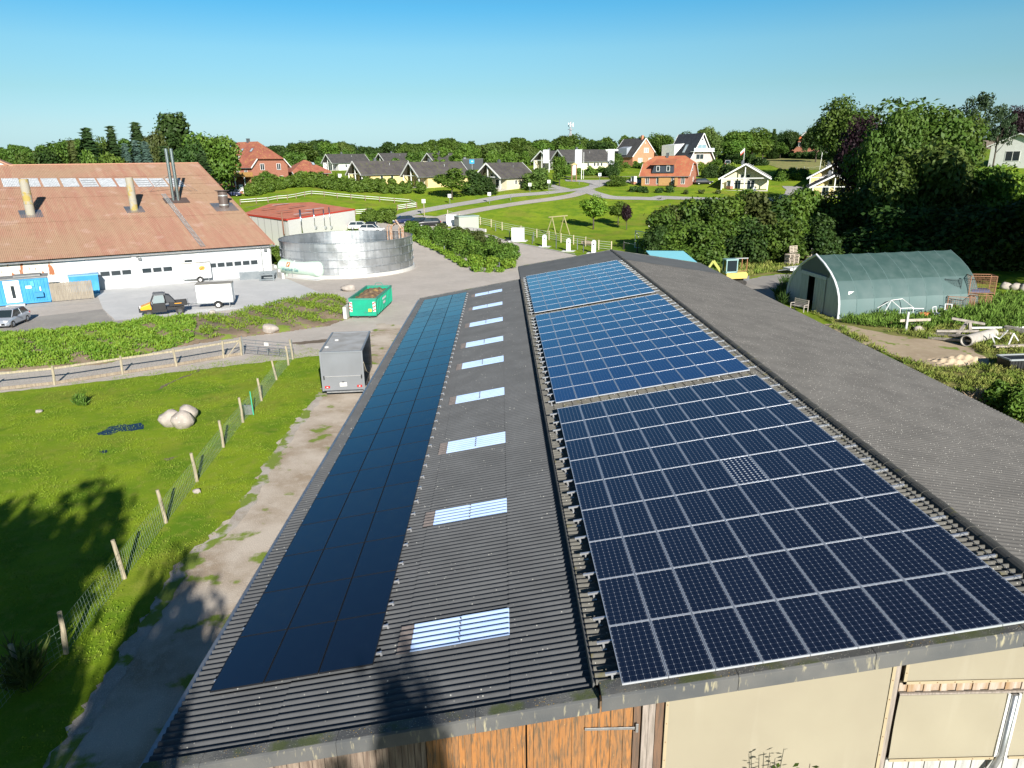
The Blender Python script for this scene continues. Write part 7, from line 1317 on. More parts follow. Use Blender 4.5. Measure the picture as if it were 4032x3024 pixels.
# left grove behind the farm building
gl = 'trees of the grove behind the farm building'
for x, yt, Y, rp, kd, lv, v, lab in ((743, 345, 150, 24, 'conifer', 'fir', 0, 'tall spreading spruce, leftmost tip of the grove'), (955, 325, 155, 17, 'conifer', 'fir', 1, 'slim spruce with pale leading shoot in the grove'), (1172, 296, 160, 20, 'conifer', 'fir', 0, 'tall dark spruce left of the high broadleaf tree'), (1480, 205, 165, 34, 'tall', 'dark', 0, 'highest broadleaf tree of the grove above the steel flues'), (1845, 385, 158, 42, 'round', 'mid', 0, 'round-crowned green tree at the right end of the grove'), (1080, 480, 140, 14, 'conifer', 'blue', 0, 'bluish spruce in the middle of the grove front'), (1170, 450, 142, 14, 'conifer', 'blue', 1, 'taller bluish spruce beside the first blue one'), (1255, 460, 141, 15, 'conifer', 'blue', 0, 'bluish spruce left of the flues'), (610, 450, 138, 14, 'conifer', 'olive', 1, 'brownish spruce at the left of the grove'), (860, 420, 160, 22, 'round', 'oak', 1, 'broadleaf tree between the two leftmost spruces'), (1330, 370, 158, 22, 'round', 'olive', 0, 'olive-green tree right of the tall dark spruce'), (1620, 440, 152, 30, 'round', 'dark', 1, 'dark tree behind the steel flues'), (500, 450, 165, 36, 'round', 'oak', 0, 'dark round tree left of the spruces'), (340, 520, 160, 34, 'round', 'dark', 1, 'low dark tree near the left end of the grove'), (190, 555, 150, 26, 'round', 'oak', 1, 'small tree farthest left in the grove'), (1420, 500, 146, 18, 'conifer', 'fir', 1, 'small spruce just left of the flues'), (1750, 560, 140, 22, 'conifer', 'fir', 0, 'low spruce below the round-crowned tree'), (980, 560, 138, 22, 'round', 'mid', 0, 'low broadleaf tree below the slim spruce'), (760, 540, 136, 22, 'round', 'mid', 1, 'low broadleaf tree below the leftmost spruce')):
    ptree('spruce' if kd == 'conifer' else 'broadleaf_tree', lab, C1(x, 0)[0], C1(0, yt)[1], Y, rp*(1.9 if kd == 'conifer' else 1.1), kd, lv, v, group=gl)
# right-hand big trees
gr = 'big trees at the right'
for x, yt, Y, rp, kd, lv, v, lab in ((690, 188, 175, 60, 'big', 'oak', 0, 'tall elm on the hill right of the brown brick house'), (820, 345, 140, 46, 'big', 'beech', 0, 'dark copper beech behind the shrubs'), (1330, 210, 118, 112, 'big', 'oak', 1, 'huge oak dominating the right side'), (1110, 300, 112, 60, 'big', 'oak', 0, 'broad oak left of the huge one'), (1610, 340, 122, 62, 'big', 'oak', 0, 'oak right of the huge one before the white hill house'), (1420, 580, 98, 78, 'round', 'willow', 0, 'lighter olive tree in front of the huge oak'), (1180, 700, 96, 60, 'round', 'oak', 1, 'leafy tree at the left foot of the olive one'), (1860, 130, 172, 44, 'pine', 'pine', 0, 'tall pine with layered branches at the right'), (2040, 240, 172, 30, 'pine', 'pine', 1, 'smaller pine right of the tall one'), (2190, 260, 190, 32, 'big', 'beech', 1, 'dark purple tree cut off by the right edge'), (1850, 750, 100, 62, 'round', 'mid', 0, 'light green tree below the white hill house'), (2120, 770, 104, 58, 'round', 'lime', 1, 'bright tree at the right edge below the white house'), (1650, 720, 100, 58, 'round', 'olive', 1, 'small olive tree right of the lighter one'), (2100, 1080, 84, 76, 'bush', 'dark', 0, 'dark shrub behind the right end of the green shelter'), (1800, 1120, 86, 84, 'bush', 'dark', 1, 'wide dark shrub behind the green shelter'), (1450, 1150, 88, 84, 'bush', 'dark', 0, 'dark shrub behind the middle of the green shelter'), (1100, 1130, 90, 84, 'bush', 'dark', 1, 'dark shrub behind the white front of the shelter'), (1010, 900, 100, 52, 'round', 'dark', 0, 'dark tree in the shade left of the oaks')):
    ptree('pine' if kd == 'pine' else ('dark_shrub' if kd == 'bush' else 'large_tree'), lab, C5(x, 0)[0], C5(0, yt)[1], Y, rp, kd, lv, v, group=gr)
for x, yt, Y, rp, lab in ((200, 470, 260, 14, 'small tree right of the garage'), (330, 490, 255, 12, 'tree behind the orange-roofed house'), (430, 430, 225, 26, 'tree behind the brown brick house'), (35, 460, 262, 8, 'thin pointed spruce behind the garage')): ptree('hill_tree', lab, C5(x, 0)[0], C5(0, yt)[1], Y, rp, 'conifer' if rp == 8 else 'round', 'dark', 0)
# shrub mass right of the barn ridge: individual tall shrubs and a bright lower fringe
gs = 'tall shrubs of the dense shrub mass'
for i, (x, yt, yb, rp, lv) in enumerate(((410, 1190, 1400, 20, 'dark'), (480, 1040, 1380, 34, 'oak'), (560, 1010, 1330, 36, 'olive'), (680, 960, 1350, 40, 'oak'), (800, 950, 1330, 40, 'dark'), (930, 990, 1360, 42, 'oak'), (1060, 930, 1330, 42, 'mid'), (1180, 880, 1320, 42, 'oak'), (1330, 900, 1330, 44, 'olive'), (1470, 930, 1330, 42, 'dark'), (1600, 920, 1320, 40, 'mid'), (1700, 870, 1290, 38, 'oak'), (1820, 880, 1290, 40, 'mid'), (1950, 890, 1290, 42, 'olive'), (2070, 900, 1300, 42, 'oak'), (620, 1200, 1420, 34, 'mid'), (860, 1170, 1430, 36, 'oak'), (1250, 1120, 1400, 38, 'dark'), (1550, 1130, 1400, 38, 'oak'), (1850, 1100, 1400, 40, 'dark'))):
    Y_ = 92+ (1400-yb)*.10+(8 if i < 15 else -1); rp *= 1.3; ptree('tall_shrub', '%s shrub of the mass, %s' % ({'dark': 'dark green', 'oak': 'deep green', 'mid': 'fresh green', 'olive': 'olive-tinted'}[lv], ('at its left tip' if i == 0 else ('%s from the left in the tall back row' % ORD[i-1] if i <= 10 else ('at the right end of the back row, number %d' % (i-9) if i < 15 else '%s from the left in the lower front row' % ORD[i-15])))), C4(x, 0)[0], C4(0, yt)[1], Y_, rp, 'bush', lv, i % 2, group=gs)
hedge('bright yellow-green brambles at the foot of the shrub mass', [C4(700, 1460), C4(830, 1420), C4(950, 1440), C4(1100, 1440), C4(1250, 1430), C4(1400, 1440), C4(1480, 1480)], 1.8, 2.6, LV['lime'], 520, .17, 31, step=1.3, jr=1.0, name='brambles')
hedge('bright brambles between pallets and the dark trees', [C4(1650, 1400), C4(1800, 1350), C4(1950, 1330), C4(2080, 1330)], 1.9, 2.8, LV['lime'], 480, .17, 32, step=1.3, jr=1.0, name='brambles')
# mid-distance hill trees above the village
gm_ = 'trees on the rise above the village'
for i, (c, x, yt, Y, rp, kd, lv, lab) in enumerate(((4, 460, 388, 260, 22, 'round', 'oak', 'pointed round tree between the two gabled houses'), (4, 700, 370, 262, 22, 'round', 'dark', 'dark tree left of the steep white house'), (4, 850, 330, 275, 20, 'round', 'willow', 'pale grey-green tree behind the steep white house'), (4, 940, 375, 270, 17, 'round', 'willow', 'light willow right of the steep white house'), (4, 1140, 360, 248, 30, 'round', 'mid', 'left of the two big willows behind the meadow'), (4, 1260, 340, 250, 34, 'round', 'mid', 'right of the two big willows behind the meadow'), (4, 1080, 440, 240, 24, 'round', 'mid', 'low bush before the big willows'), (4, 1350, 400, 255, 20, 'round', 'oak', 'tree right of the big willows'), (4, 1440, 350, 262, 13, 'conifer', 'dark', 'dark spruce left of the orange-roofed house'), (4, 1500, 440, 262, 16, 'round', 'oak', 'low tree behind the orange garage'), (4, 1570, 370, 275, 18, 'round', 'dark', 'dark tree left of the orange-roofed house'), (3, 870, 240, 330, 34, 'round', 'oak', 'broad tree above the cottages near the middle'), (3, 720, 250, 320, 26, 'round', 'willow', 'pale tree above the white-walled cottage'), (3, 540, 262, 320, 22, 'round', 'mid', 'light tree above the yellow cottage roofs'), (3, 1180, 238, 300, 26, 'round', 'mid', 'light green tree left of the mast'), (3, 1080, 268, 290, 20, 'round', 'willow', 'small pale tree left of the small cottage'), (3, 1400, 175, 330, 24, 'round', 'oak', 'dark tree directly left of the mast foot'), (3, 1555, 222, 330, 20, 'round', 'oak', 'tree right of the mast'), (3, 1700, 235, 300, 26, 'round', 'dark', 'dark tree above the long cream cottage'), (2, 850, 345, 330, 30, 'round', 'oak', 'dark tree above the brick annexe'), (2, 1110, 350, 330, 22, 'round', 'mid', 'light tree above the upper cottages'), (2, 1230, 350, 330, 18, 'round', 'willow', 'pale tree at the right of the upper cottage trees'), (4, 1140, 550, 232, 18, 'bush', 'dark', 'dark bush at the meadow edge'), (4, 20, 620, 205, 16, 'bush', 'dark', 'dark bush left of the orange gabled house'), (4, 60, 560, 215, 14, 'bush', 'oak', 'shrub behind the left corner of the orange gabled house'))):
    C_ = {2: C2, 3: C3, 4: C4}[c]; ptree('village_tree', lab, C_(x, 0)[0], C_(0, yt)[1], Y, rp, kd, lv, i % 2, group=gm_)
# far woods as masses
def woods(label, xs, Y0, Y1, n_, rpx, m_, seed, under=True, per=60):
    r = np.random.default_rng(seed); bl = []; px = np.array([a for a, b in xs], float); py = np.array([b for a, b in xs], float); c0 = AY((px[0]+px[-1])/2, 320, Y0); gz0 = H(c0.x, Y0)
    for i in range(n_):
        x = r.uniform(px[0], px[-1]); yt = np.interp(x, px, py)+abs(r.normal())*5.0-3+4*math.sin(x*.045+seed)+3*math.sin(x*.13+seed*2); Y = r.uniform(Y0, Y1); p = AY(x, yt, Y); g_ = H(p.x, p.y); R_ = rpx*Y/1521*r.uniform(.7, 1.3)
        top = p.z; h_ = max(4, top-g_); k = 0
        for q in range(7): a = r.uniform(0, 6.28); d = r.uniform(0, .6)*R_; z = top-R_*.35-r.uniform(0, .75)*h_; bl.append((p.x-c0.x+math.cos(a)*d, p.y-Y0+math.sin(a)*d, z-gz0, R_*r.uniform(.45, .7)))
        bl.append((p.x-c0.x, p.y-Y0, top-R_*.6-gz0, R_*.62))
    sz = .55*Y0/300; me = leafcloud('woodland', bl, per/(sz*sz)*.35, sz, m_, seed); o = ob('woodland', me); o.location = (c0.x, Y0, gz0); return tag(o, label, 'woodland', kind='stuff')
woods('far woodland along the horizon at the left behind the grove', [(-10, 318), (60, 318), (150, 306), (260, 304), (420, 316), (520, 325)], 380, 460, 60, 14, LV['oak'], 41)
woods('tree belt on the horizon above the upper cottages', [(490, 326), (600, 318), (640, 308), (760, 308), (775, 322), (820, 316), (900, 308), (1000, 312)], 400, 470, 90, 13, LV['dark'], 42)
woods('tree belt on the horizon above the middle of the village', [(860, 312), (960, 304), (1060, 312), (1130, 302), (1250, 300), (1400, 300), (1500, 305)], 360, 440, 110, 13, LV['oak'], 43)
woods('lighter scrub woodland behind the middle cottages', [(940, 330), (1010, 312), (1090, 338), (1130, 326), (1200, 318), (1330, 322), (1400, 330)], 262, 310, 60, 13, LV['mid'], 44)
woods('tree belt behind the hill houses at the right', [(1380, 306), (1500, 300), (1620, 292), (1700, 286), (1800, 288), (1900, 290), (2230, 300)], 300, 360, 100, 14, LV['dark'], 45)
woods('low woodland behind the upper cottages at the left', [(480, 338), (620, 334), (720, 330), (900, 332), (1000, 330)], 290, 330, 50, 11, LV['oak'], 46)
woods('distant hazy forest on the far left hill', [(-20, 321), (60, 323), (140, 327)], 1450, 1600, 26, 5, leafmat('haze_tinted_leaves', (.10, .17, .16), (.12, .20, .19), (.14, .22, .2)), 47)  # distance haze is put into the paler, bluish leaf colour
poly('far_field', [(-60, 352), (-60, 327), (60, 329), (130, 332), (130, 350)], mat('ripe_field', (.36, .33, .10), .9), 1.5, sp=60)
# ================================================================ RIGHT SIDE: SHELTER AND YARD CLUTTER
fa = Vector((28.08, 58.04, 0)); fb = Vector((27.54, 66.2, 0)); fm = (fa+fb)/2; TLN = 13.2; TW = 4.09; TH_ = 4.9
TN = thing('fabric_shelter', 'pointed green fabric shelter with pale curtained front beside the barn', 'shelter', fm, R(8.5))
def arch(s, k=1.0): return (TW*k*(1-s**2.9), TH_*k*s)
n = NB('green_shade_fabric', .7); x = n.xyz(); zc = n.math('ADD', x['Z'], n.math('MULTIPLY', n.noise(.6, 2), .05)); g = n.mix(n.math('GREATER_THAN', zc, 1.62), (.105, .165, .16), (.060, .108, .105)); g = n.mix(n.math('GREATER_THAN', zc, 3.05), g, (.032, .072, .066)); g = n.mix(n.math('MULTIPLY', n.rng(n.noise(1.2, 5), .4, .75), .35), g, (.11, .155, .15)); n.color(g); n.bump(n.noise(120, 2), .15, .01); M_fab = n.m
mb = MB(); nb = 8
def cov(side):
    def fn(u, v):
        y, z = arch(v); sag = .11*abs(math.sin(u*nb*math.pi))*(1-v*.4); yy = max(0, y-sag*(1 if y > .2 else 0)); return (TLN*u, side*yy*-1, z-sag*.6*v)
    return fn
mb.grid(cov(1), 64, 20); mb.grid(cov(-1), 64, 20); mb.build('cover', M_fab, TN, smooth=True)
for k in range(nb+1):
    mb = MB(); P = [Vector((TLN*k/nb, s*(arch(v)[0]-.015), arch(v)[1]-.01)) for s, vs in ((1, np.linspace(0, 1, 9)), (-1, np.linspace(1, 0, 9)[1:])) for v in vs]; mb.tube(P, .045 if k else .06, 6, cap=False); mb.build('hoop', mat('fabric_seam', (.09, .15, .145), .7) if k else mat('pale_edge_band', (.62, .63, .66), .7), TN)
mb = MB(); P = [Vector((-.03, s*(arch(v)[0]+.02), arch(v)[1]+.03)) for s, vs in ((1, np.linspace(0, 1, 9)), (-1, np.linspace(1, 0, 9)[1:])) for v in vs]; mb.tube(P, .10, 6, cap=False); mb.build('edge_band', MC['pale_edge_band'], TN)
M_cur = mat('pale_fabric_curtain', (.50, .51, .55), .8, col2=(.40, .41, .45), scale=1.5, stretch=(1, 5, .5))
def frontp(y0, y1, z0, z1, m_, nm, x=0.02, fold=0):
    mb = MB(); k = 24
    def fn(u, v):
        y = y0+(y1-y0)*u; s = max(0.0, 1-abs(y)/TW)**(1/2.9); zt = min(z1, TH_*s-.03); zb = min(z0, zt); return (x+fold*math.sin(u*38), y, zb+(zt-zb)*v)
    mb.grid(fn, k, 4); mb.build(nm, m_, TN, smooth=True)
frontp(-TW+.02, -1.05, 0, 9, M_cur, 'front_curtain'); frontp(.95, TW-.02, 0, 9, M_cur, 'front_curtain'); frontp(-1.9, -.25, 0, 3.05, M_cur, 'gathered_curtain', -.05, .05); frontp(.75, 1.9, 0, 3.05, M_cur, 'gathered_curtain', -.05, .05)
frontp(-1.05, .95, 3.15, 9, mat('dark_mesh', (.12, .13, .12), .9), 'mesh_gable', .0); frontp(-2.2, -1.0, 3.2, 9, MC['dark_mesh'], 'mesh_gable', -.01); frontp(.9, 2.2, 3.2, 9, MC['dark_mesh'], 'mesh_gable', -.01)
mb = MB(); mb.bar((-.08, -1.9, 3.1), (-.08, 1.9, 3.2), .12, .3); mb.build('rolled_valance', M_cur, TN)
mb = MB(); mb.add([(TLN-.1, -TW, 0), (TLN-.1, TW, 0), (TLN-.1, 2.6, 3.2), (TLN-.1, 0, 4.7), (TLN-.1, -2.6, 3.2)], [(0, 1, 2, 3, 4)]); mb.build('rear_wall', M_fab, TN)
mb = MB(); mb.box((1.35, -3.68, 2.02), (.75, .02, .42), M=Matrix.Rotation(R(-12), 4, 'X')); mb.build('white_patch', M_white, TN)
# ground of the right-hand yard
poly('rough_grass', [C6(*q) for q in ((560, 640), (760, 660), (1400, 640), (1860, 520), (2300, 500), (2400, 1700), (2100, 1500), (1500, 1180), (1000, 860), (700, 700))], mat('rough_grass_ground', (.17, .20, .05), .95, col2=(.28, .24, .09), scale=.5, detail=6, bump=.6, bscale=8, spec=.1), .010, noise=.2, ns=1)
poly('grey_yard', [C6(-60, 380), C6(60, 400), C6(200, 365), C6(330, 352), C6(470, 350), C6(440, 470), C6(400, 560), C6(300, 560), C6(0, 520)], M_yard2, .018, noise=.25)
poly('sandy_track', [C6(*q) for q in ((670, 735), (760, 738), (900, 755), (1060, 790), (1230, 830), (1420, 855), (1620, 860), (1760, 900), (1900, 985), (1900, 1040), (1700, 1080), (1560, 1070), (1420, 1030), (1280, 1000), (1130, 950), (1000, 905), (860, 830), (700, 760))], M_sand, .022, noise=.22)
sx = G(*C6(1740, 1030)); mb = MB(); rr = random.Random(4)
mb.grid(lambda u, v: ((u-.5)*4.2, (v-.5)*1.8, max(0, .34*math.sin(u*math.pi)*math.sin(v*math.pi)*(1+.4*math.sin(u*17+v*9))+.08*math.sin(u*31)*math.sin(v*23))-.02), 40, 20); o = mb.build('sand_heap', mat('fresh_sand', (.58, .46, .31), .95, col2=(.50, .39, .26), scale=3, bump=.5), None, smooth=True, loc=sx); tag(o, 'low ridge of fresh pale sand at the end of the sandy track', 'sand heap')
poly('rough_grass', [C6(*q) for q in ((-200, 330), (-100, 250), (300, 230), (480, 240), (480, 345), (330, 345), (200, 360), (60, 395), (-60, 375))], MC['rough_grass_ground'], .012, noise=.3, ns=1)
reg = lambda pts: [tuple(G(*C6(*q)))[:2] for q in pts]
M_tall = mat('tall_grass_blades', (.13, .20, .03), .8, col2=(.25, .25, .07), scale=.8, spec=.1); M_tall2 = mat('green_weed_leaves', (.09, .17, .025), .7, col2=(.15, .24, .04), scale=1.5, spec=.15)
herbs('tall_grass', 'tall grass along the foot of the green shelter', 'grass', reg(((760, 690), (1400, 690), (1640, 640), (1700, 700), (1500, 800), (1250, 780), (1000, 760), (800, 730))), 9000, .2, .6, .03, M_tall2, 51)
herbs('tall_grass', 'high green grass right of the mesh crates', 'grass', reg(((1640, 640), (1860, 520), (2280, 560), (2280, 800), (1900, 780), (1650, 760), (1560, 740))), 16000, .3, .8, .035, M_tall2, 52)
herbs('dry_grass', 'dry yellowish grass between sandy track and scrap', 'grass', reg(((1250, 780), (1650, 760), (2280, 820), (2280, 1300), (1950, 1150), (1930, 990), (1760, 890), (1400, 845), (1150, 800))), 15000, .12, .38, .025, M_tall, 53)
herbs('dry_grass', 'thin yellow grass between the barn eave and the sandy track', 'grass', reg(((560, 640), (760, 720), (700, 770), (1000, 920), (1280, 1010), (1560, 1090), (1900, 1060), (2260, 1300), (2350, 1650), (1500, 1180), (1000, 860))), 16000, .10, .32, .025, M_tall, 54)
herbs('weeds', 'dark weeds in the shade between grey yard and shelter front', 'weeds', reg(((290, 540), (380, 430), (430, 460), (420, 560), (350, 600))), 2600, .4, 1.1, .05, LV['dark'], 55)
herbs('rough_weeds', 'rough yellowish weeds between excavator and pallet stack', 'weeds', reg(((-160, 330), (-60, 280), (300, 250), (480, 260), (480, 335), (330, 335), (200, 350), (60, 385), (-60, 365))), 7000, .2, .6, .05, M_tall, 57)
shrubmass('garden_bush', 'leafy bushes at the lower right beside the brush pile', 'bush', [(G(*C6(x, y)).x, G(*C6(x, y)).y, .9, 1.5) for x, y in ((1990, 1380), (2080, 1400), (2160, 1420), (2240, 1450), (2330, 1480), (2150, 1500))], LV['mid'], 700, .13, 56)
def piece(name, lab, cat, px, parts, rz=0, group=None, dz=0):
    p = G(*px)+Vector((0, 0, dz)); t = thing(name, lab, cat, p, rz, group)
    for nm, fn, m_ in parts: mb = MB(); fn(mb); mb.build(nm, m_, t)
    return t
M_plank = mat('scrap_timber', (.42, .38, .33), .85, col2=(.27, .24, .20), scale=4, stretch=(1, 1, 1), bump=.3)
def benchf(mb):
    for z in (.5, .65, .8, .95): mb.bx((-.75, .22, z), (.75, .26, z+.09))
    for y in (-.2, -.05, .1): mb.bx((-.75, y, .42), (.75, y+.1, .46))
piece('garden_bench', 'weathered slatted garden bench before the shelter entrance', 'bench', C6(478, 632), [('seat_and_back', benchf, mat('silver_teak', (.42, .38, .34), .8)), ('frame', lambda mb: [mb.bx((x-.03, y-.03, 0), (x+.03, y+.03, z)) for x in (-.75, .75) for y, z in ((-.25, .68), (.25, 1.05))]+[mb.bx((x-.03, -.28, .62), (x+.03, .28, .67)) for x in (-.75, .75)], mat('silver_teak', (.42, .38, .34), .8))], R(-65))
piece('planter_box', 'dark green slatted box in the shade left of the shelter', 'box', C6(412, 490), [('body', lambda mb: [mb.bx((-.8, -.5, .1+.22*k), (.8, .5, .28+.22*k)) for k in range(4)], mat('dark_green_plastic', (.03, .07, .06), .5))], R(10))
# pallets, each a thing
def pal(mb):
    for x in (-.55, 0, .55): mb.bx((x-.05, -.4, 0), (x+.05, .4, .10))
    for k in range(5): y = -.36+.18*k; mb.bx((-.6, y-.05, .10), (.6, y+.05, .125))
    for y in (-.36, 0, .36): mb.bx((-.6, y-.05, -.02), (.6, y+.05, 0))
M_pal = mat('pallet_wood', (.50, .43, .35), .85, col2=(.38, .32, .26), scale=4); pp0 = G(*C6(418, 303))
for k in range(9): t = thing('pallet', '%s pallet from the ground in the stack left of the shelter' % ORD[k], 'pallet', pp0+Vector((.03*math.sin(k*2), .05*math.cos(k*3), .03+.155*k)), R(20+3*math.sin(k*5)), 'stacked pallets'); mb = MB(); pal(mb); mb.build('deck', M_pal, t); t.scale = (1.25, 1.1, 1.25); t.location.z = .05+.19*k
t = thing('pallet', 'pallet standing on edge on top of the pallet stack', 'pallet', pp0+Vector((.1, .2, 1.85)), R(20)); mb = MB(); pal(mb); o = mb.build('deck', M_pal, t); o.rotation_euler = (R(80), 0, 0); o.location = (0, 0, .45)
piece('cable_drum', 'wooden cable drum between pallets and shelter', 'cable drum', C6(545, 285), [('drum', lambda mb: (mb.lathe([(0, .0), (.9, .0), (.9, .08), (.45, .08), (.45, .7), (.9, .7), (.9, .78), (0, .78)], 20)), M_wood), ('core_boards', lambda mb: [mb.bx((.25+.16*k, -.1, .75), (.38+.16*k, 0, 1.75-.06*k)) for k in range(3)], M_pal)], dz=.5)
piece('white_trailer', 'small white flat trailer with jack stand in front of the pallets', 'trailer', C6(470, 345), [('deck', lambda mb: mb.prism([(-1.6, .5), (1.3, .5), (2.0, .75), (1.3, .85), (-1.6, .75)], -.7, .7, 'y'), M_white), ('drawbar', lambda mb: mb.bar((-1.6, 0, .55), (-2.8, 0, .5), .08), M_galv), ('jack_stand', lambda mb: (mb.bx((-1.25, -.75, 0), (-1.15, -.65, .9)), mb.bx((-1.35, -.85, 0), (-1.05, -.55, .08))), M_galv)], R(15))
piece('tyre', 'black tyres lying in the grass right of the small excavator', 'tyre', C6(95, 340), [('tread', lambda mb: (mb.lathe([(.25, 0), (.5, .02), (.55, .15), (.5, .28), (.25, .3), (.25, 0)], 18)), M_rubber)])
piece('rusty_frame', 'rusty metal stand with pale rail behind the small excavator', 'metal frame', C6(35, 355), [('frame', lambda mb: [mb.bar((x, 0, 0), (x, 0, 1.9), .08) for x in (-1.2, 0, .6)]+[mb.bar((-1.2, 0, .5), (.6, 0, .5), .1)], mat('rusty_steel', (.30, .13, .06), .8)), ('rail', lambda mb: mb.bar((-2.2, 0, 1.9), (.7, 0, 1.95), .07, .12), M_galv)])
XC = lambda a, b: ((2780+a*.3152)/S, (950+b*.3152)/S)
e0 = G(*XC(325, 545)); EX_ = thing('mini_excavator', 'small yellow excavator with pale blue cab just past the barn eave', 'excavator', e0, R(8)); M_ey = mat('pale_digger_yellow', (.62, .48, .12), .5, col2=(.55, .42, .12), scale=2); M_cab = mat('pale_teal_cab', (.25, .40, .40), .5)
for nm, fn, m_ in (('body', lambda mb: mb.prism([(-1.1, .75), (1.25, .75), (1.35, 1.2), (1.1, 1.45), (-1.1, 1.4)], -.8, .8, 'y'), M_ey), ('counterweight', lambda mb: mb.bx((.9, -.75, .5), (1.55, .75, 1.0)), M_grey), ('cab_posts', lambda mb: [mb.bx((x-.05, y-.05, 1.4), (x+.05, y+.05, 2.75)) for x in (-1.15, .05) for y in (-.75, .1)]+[mb.bx((-1.25, -.82, 2.72), (.15, .18, 2.85))]+[mb.bx((-1.2, -.8, 1.35), (.1, .15, 1.55))], M_cab), ('cab_glass', lambda mb: mb.bx((-1.13, -.73, 1.55), (.03, .08, 2.7)), M_glass), ('seat', lambda mb: mb.bx((-.8, -.5, 1.5), (-.3, -.1, 2.1)), M_black)):
    mb = MB(); fn(mb); mb.build(nm, m_, EX_)
for s in (-1, 1): mb = MB(); mb.prism([(-1.2, .15), (-1.0, 0), (1.0, 0), (1.2, .15), (1.2, .4), (1.0, .55), (-1.0, .55), (-1.2, .4)], s*.75-.2, s*.75+.2, 'y'); mb.build('track', M_rubber, EX_)
mb = MB(); mb.bar((-1.1, .4, 1.2), (-2.2, .4, 2.6), .22, .3); mb.bar((-2.2, .4, 2.6), (-3.1, .4, 1.2), .18, .24); mb.build('boom', mat('faded_boom', (.35, .36, .08), .6), EX_); mb = MB(); mb.prism([(-3.4, .5), (-2.8, .6), (-2.9, 1.2), (-3.2, 1.2)], .1, .7, 'y'); mb.build('bucket', M_grey, EX_)
q = AY(1448, 553, 76); TQ = thing('turquoise_shed', 'light turquoise flat roof showing just behind the barn roof edge', 'shed', (q.x, q.y, 0), R(-12)); mb = MB(); mb.add([(-1.6, -1.9, 2.9), (3.0, -2.6, 2.7), (1.4, 1.6, 3.6), (-2.6, 1.6, 3.6), (-1.6, -1.9, 2.8), (3.0, -2.6, 2.6), (1.4, 1.6, 3.5), (-2.6, 1.6, 3.5)], [(0, 1, 2, 3), (4, 5, 1, 0), (5, 6, 2, 1), (7, 4, 0, 3)]); mb.build('roof', mat('turquoise_sheet', (.20, .52, .60), .6), TQ); mb = MB(); mb.bx((-1.4, -1.5, 0), (1.3, 1.4, 2.7)); mb.build('wall', M_wood, TQ)
# wire mesh crates
def crate(lab, pos, w, d, h, m_, rz, load=None):
    t = thing('mesh_crate', lab, 'crate', pos, rz, 'wire mesh crates by the shelter'); mb = MB()
    for x in (-w/2, w/2):
        for y in (-d/2, d/2): mb.bx((x-.025, y-.025, -.1), (x+.025, y+.025, h))
    for z in (.05, h): 
        for x in (-w/2, w/2): mb.bx((x-.025, -d/2, z-.025), (x+.025, d/2, z+.025))
        for y in (-d/2, d/2): mb.bx((-w/2, y-.025, z-.025), (w/2, y+.025, z+.025))
    mb.build('frame', m_, t); mb = MB(); r = .006
    for k in range(1, 10):
        for y in (-d/2, d/2): mb.bx((-w/2+w*k/10-r, y-r, 0), (-w/2+w*k/10+r, y+r, h))
        for x in (-w/2, w/2): mb.bx((x-r, -d/2+d*k/10-r, 0), (x+r, -d/2+d*k/10+r, h))
    for k in range(1, 9):
        z = h*k/9
        for y in (-d/2, d/2): mb.bx((-w/2, y-r, z-r), (w/2, y+r, z+r))
        for x in (-w/2, w/2): mb.bx((x-r, -d/2, z-r), (x+r, d/2, z+r))
    mb.build('mesh', m_, t); mb = MB(); mb.bx((-w/2, -d/2, .02), (w/2, d/2, .07)); mb.build('floor', M_plank, t)
    if load: mb = MB(); mb.box((0, 0, .2), (w*.7, d*.7, .25)); mb.build('contents', load, t)
    return t
M_rust = mat('rust_brown', (.34, .17, .09), .8, col2=(.24, .11, .06), scale=5); M_dkgr = mat('dark_green_steel', (.04, .07, .07), .6); Z6 = lambda a, b: ((3550+a*.399)/S, (1080+b*.399)/S)
b1 = G(*Z6(545, 385)); b2 = G(*Z6(715, 362)); b3 = G(*Z6(380, 372))
crate('rusty mesh crate standing on the ground in the middle of the crates', b1, 2.0, 1.3, 1.5, M_rust, R(-18), M_plank); crate('rusty mesh crate under the highest one at the right', b2, 1.9, 1.3, 1.5, M_rust, R(-16), M_plank); crate('topmost rusty mesh crate with a blue box inside', b2+Vector((.1, 0, 1.62)), 2.0, 1.3, 1.5, M_rust, R(-14), mat('blue_crate_box', (.06, .08, .16), .6)); crate('small dark green mesh crate on the ground at the left', b3, 1.3, 1.0, 1.15, M_dkgr, R(-20)); crate('small dark green mesh crate resting up between the rusty ones', b1+Vector((-.3, 1.0, 1.75)), 1.3, 1.0, 1.1, M_dkgr, R(-15))
mb = MB(); p = b1+Vector((-.3, 1.0, 0)); mb.box((0, 0, .8), (1.3, 1.0, 1.6)); o = mb.build('timber_stack', M_wood, None, loc=p); tag(o, 'dark timber stack carrying the small dark green crate', 'timber stack')
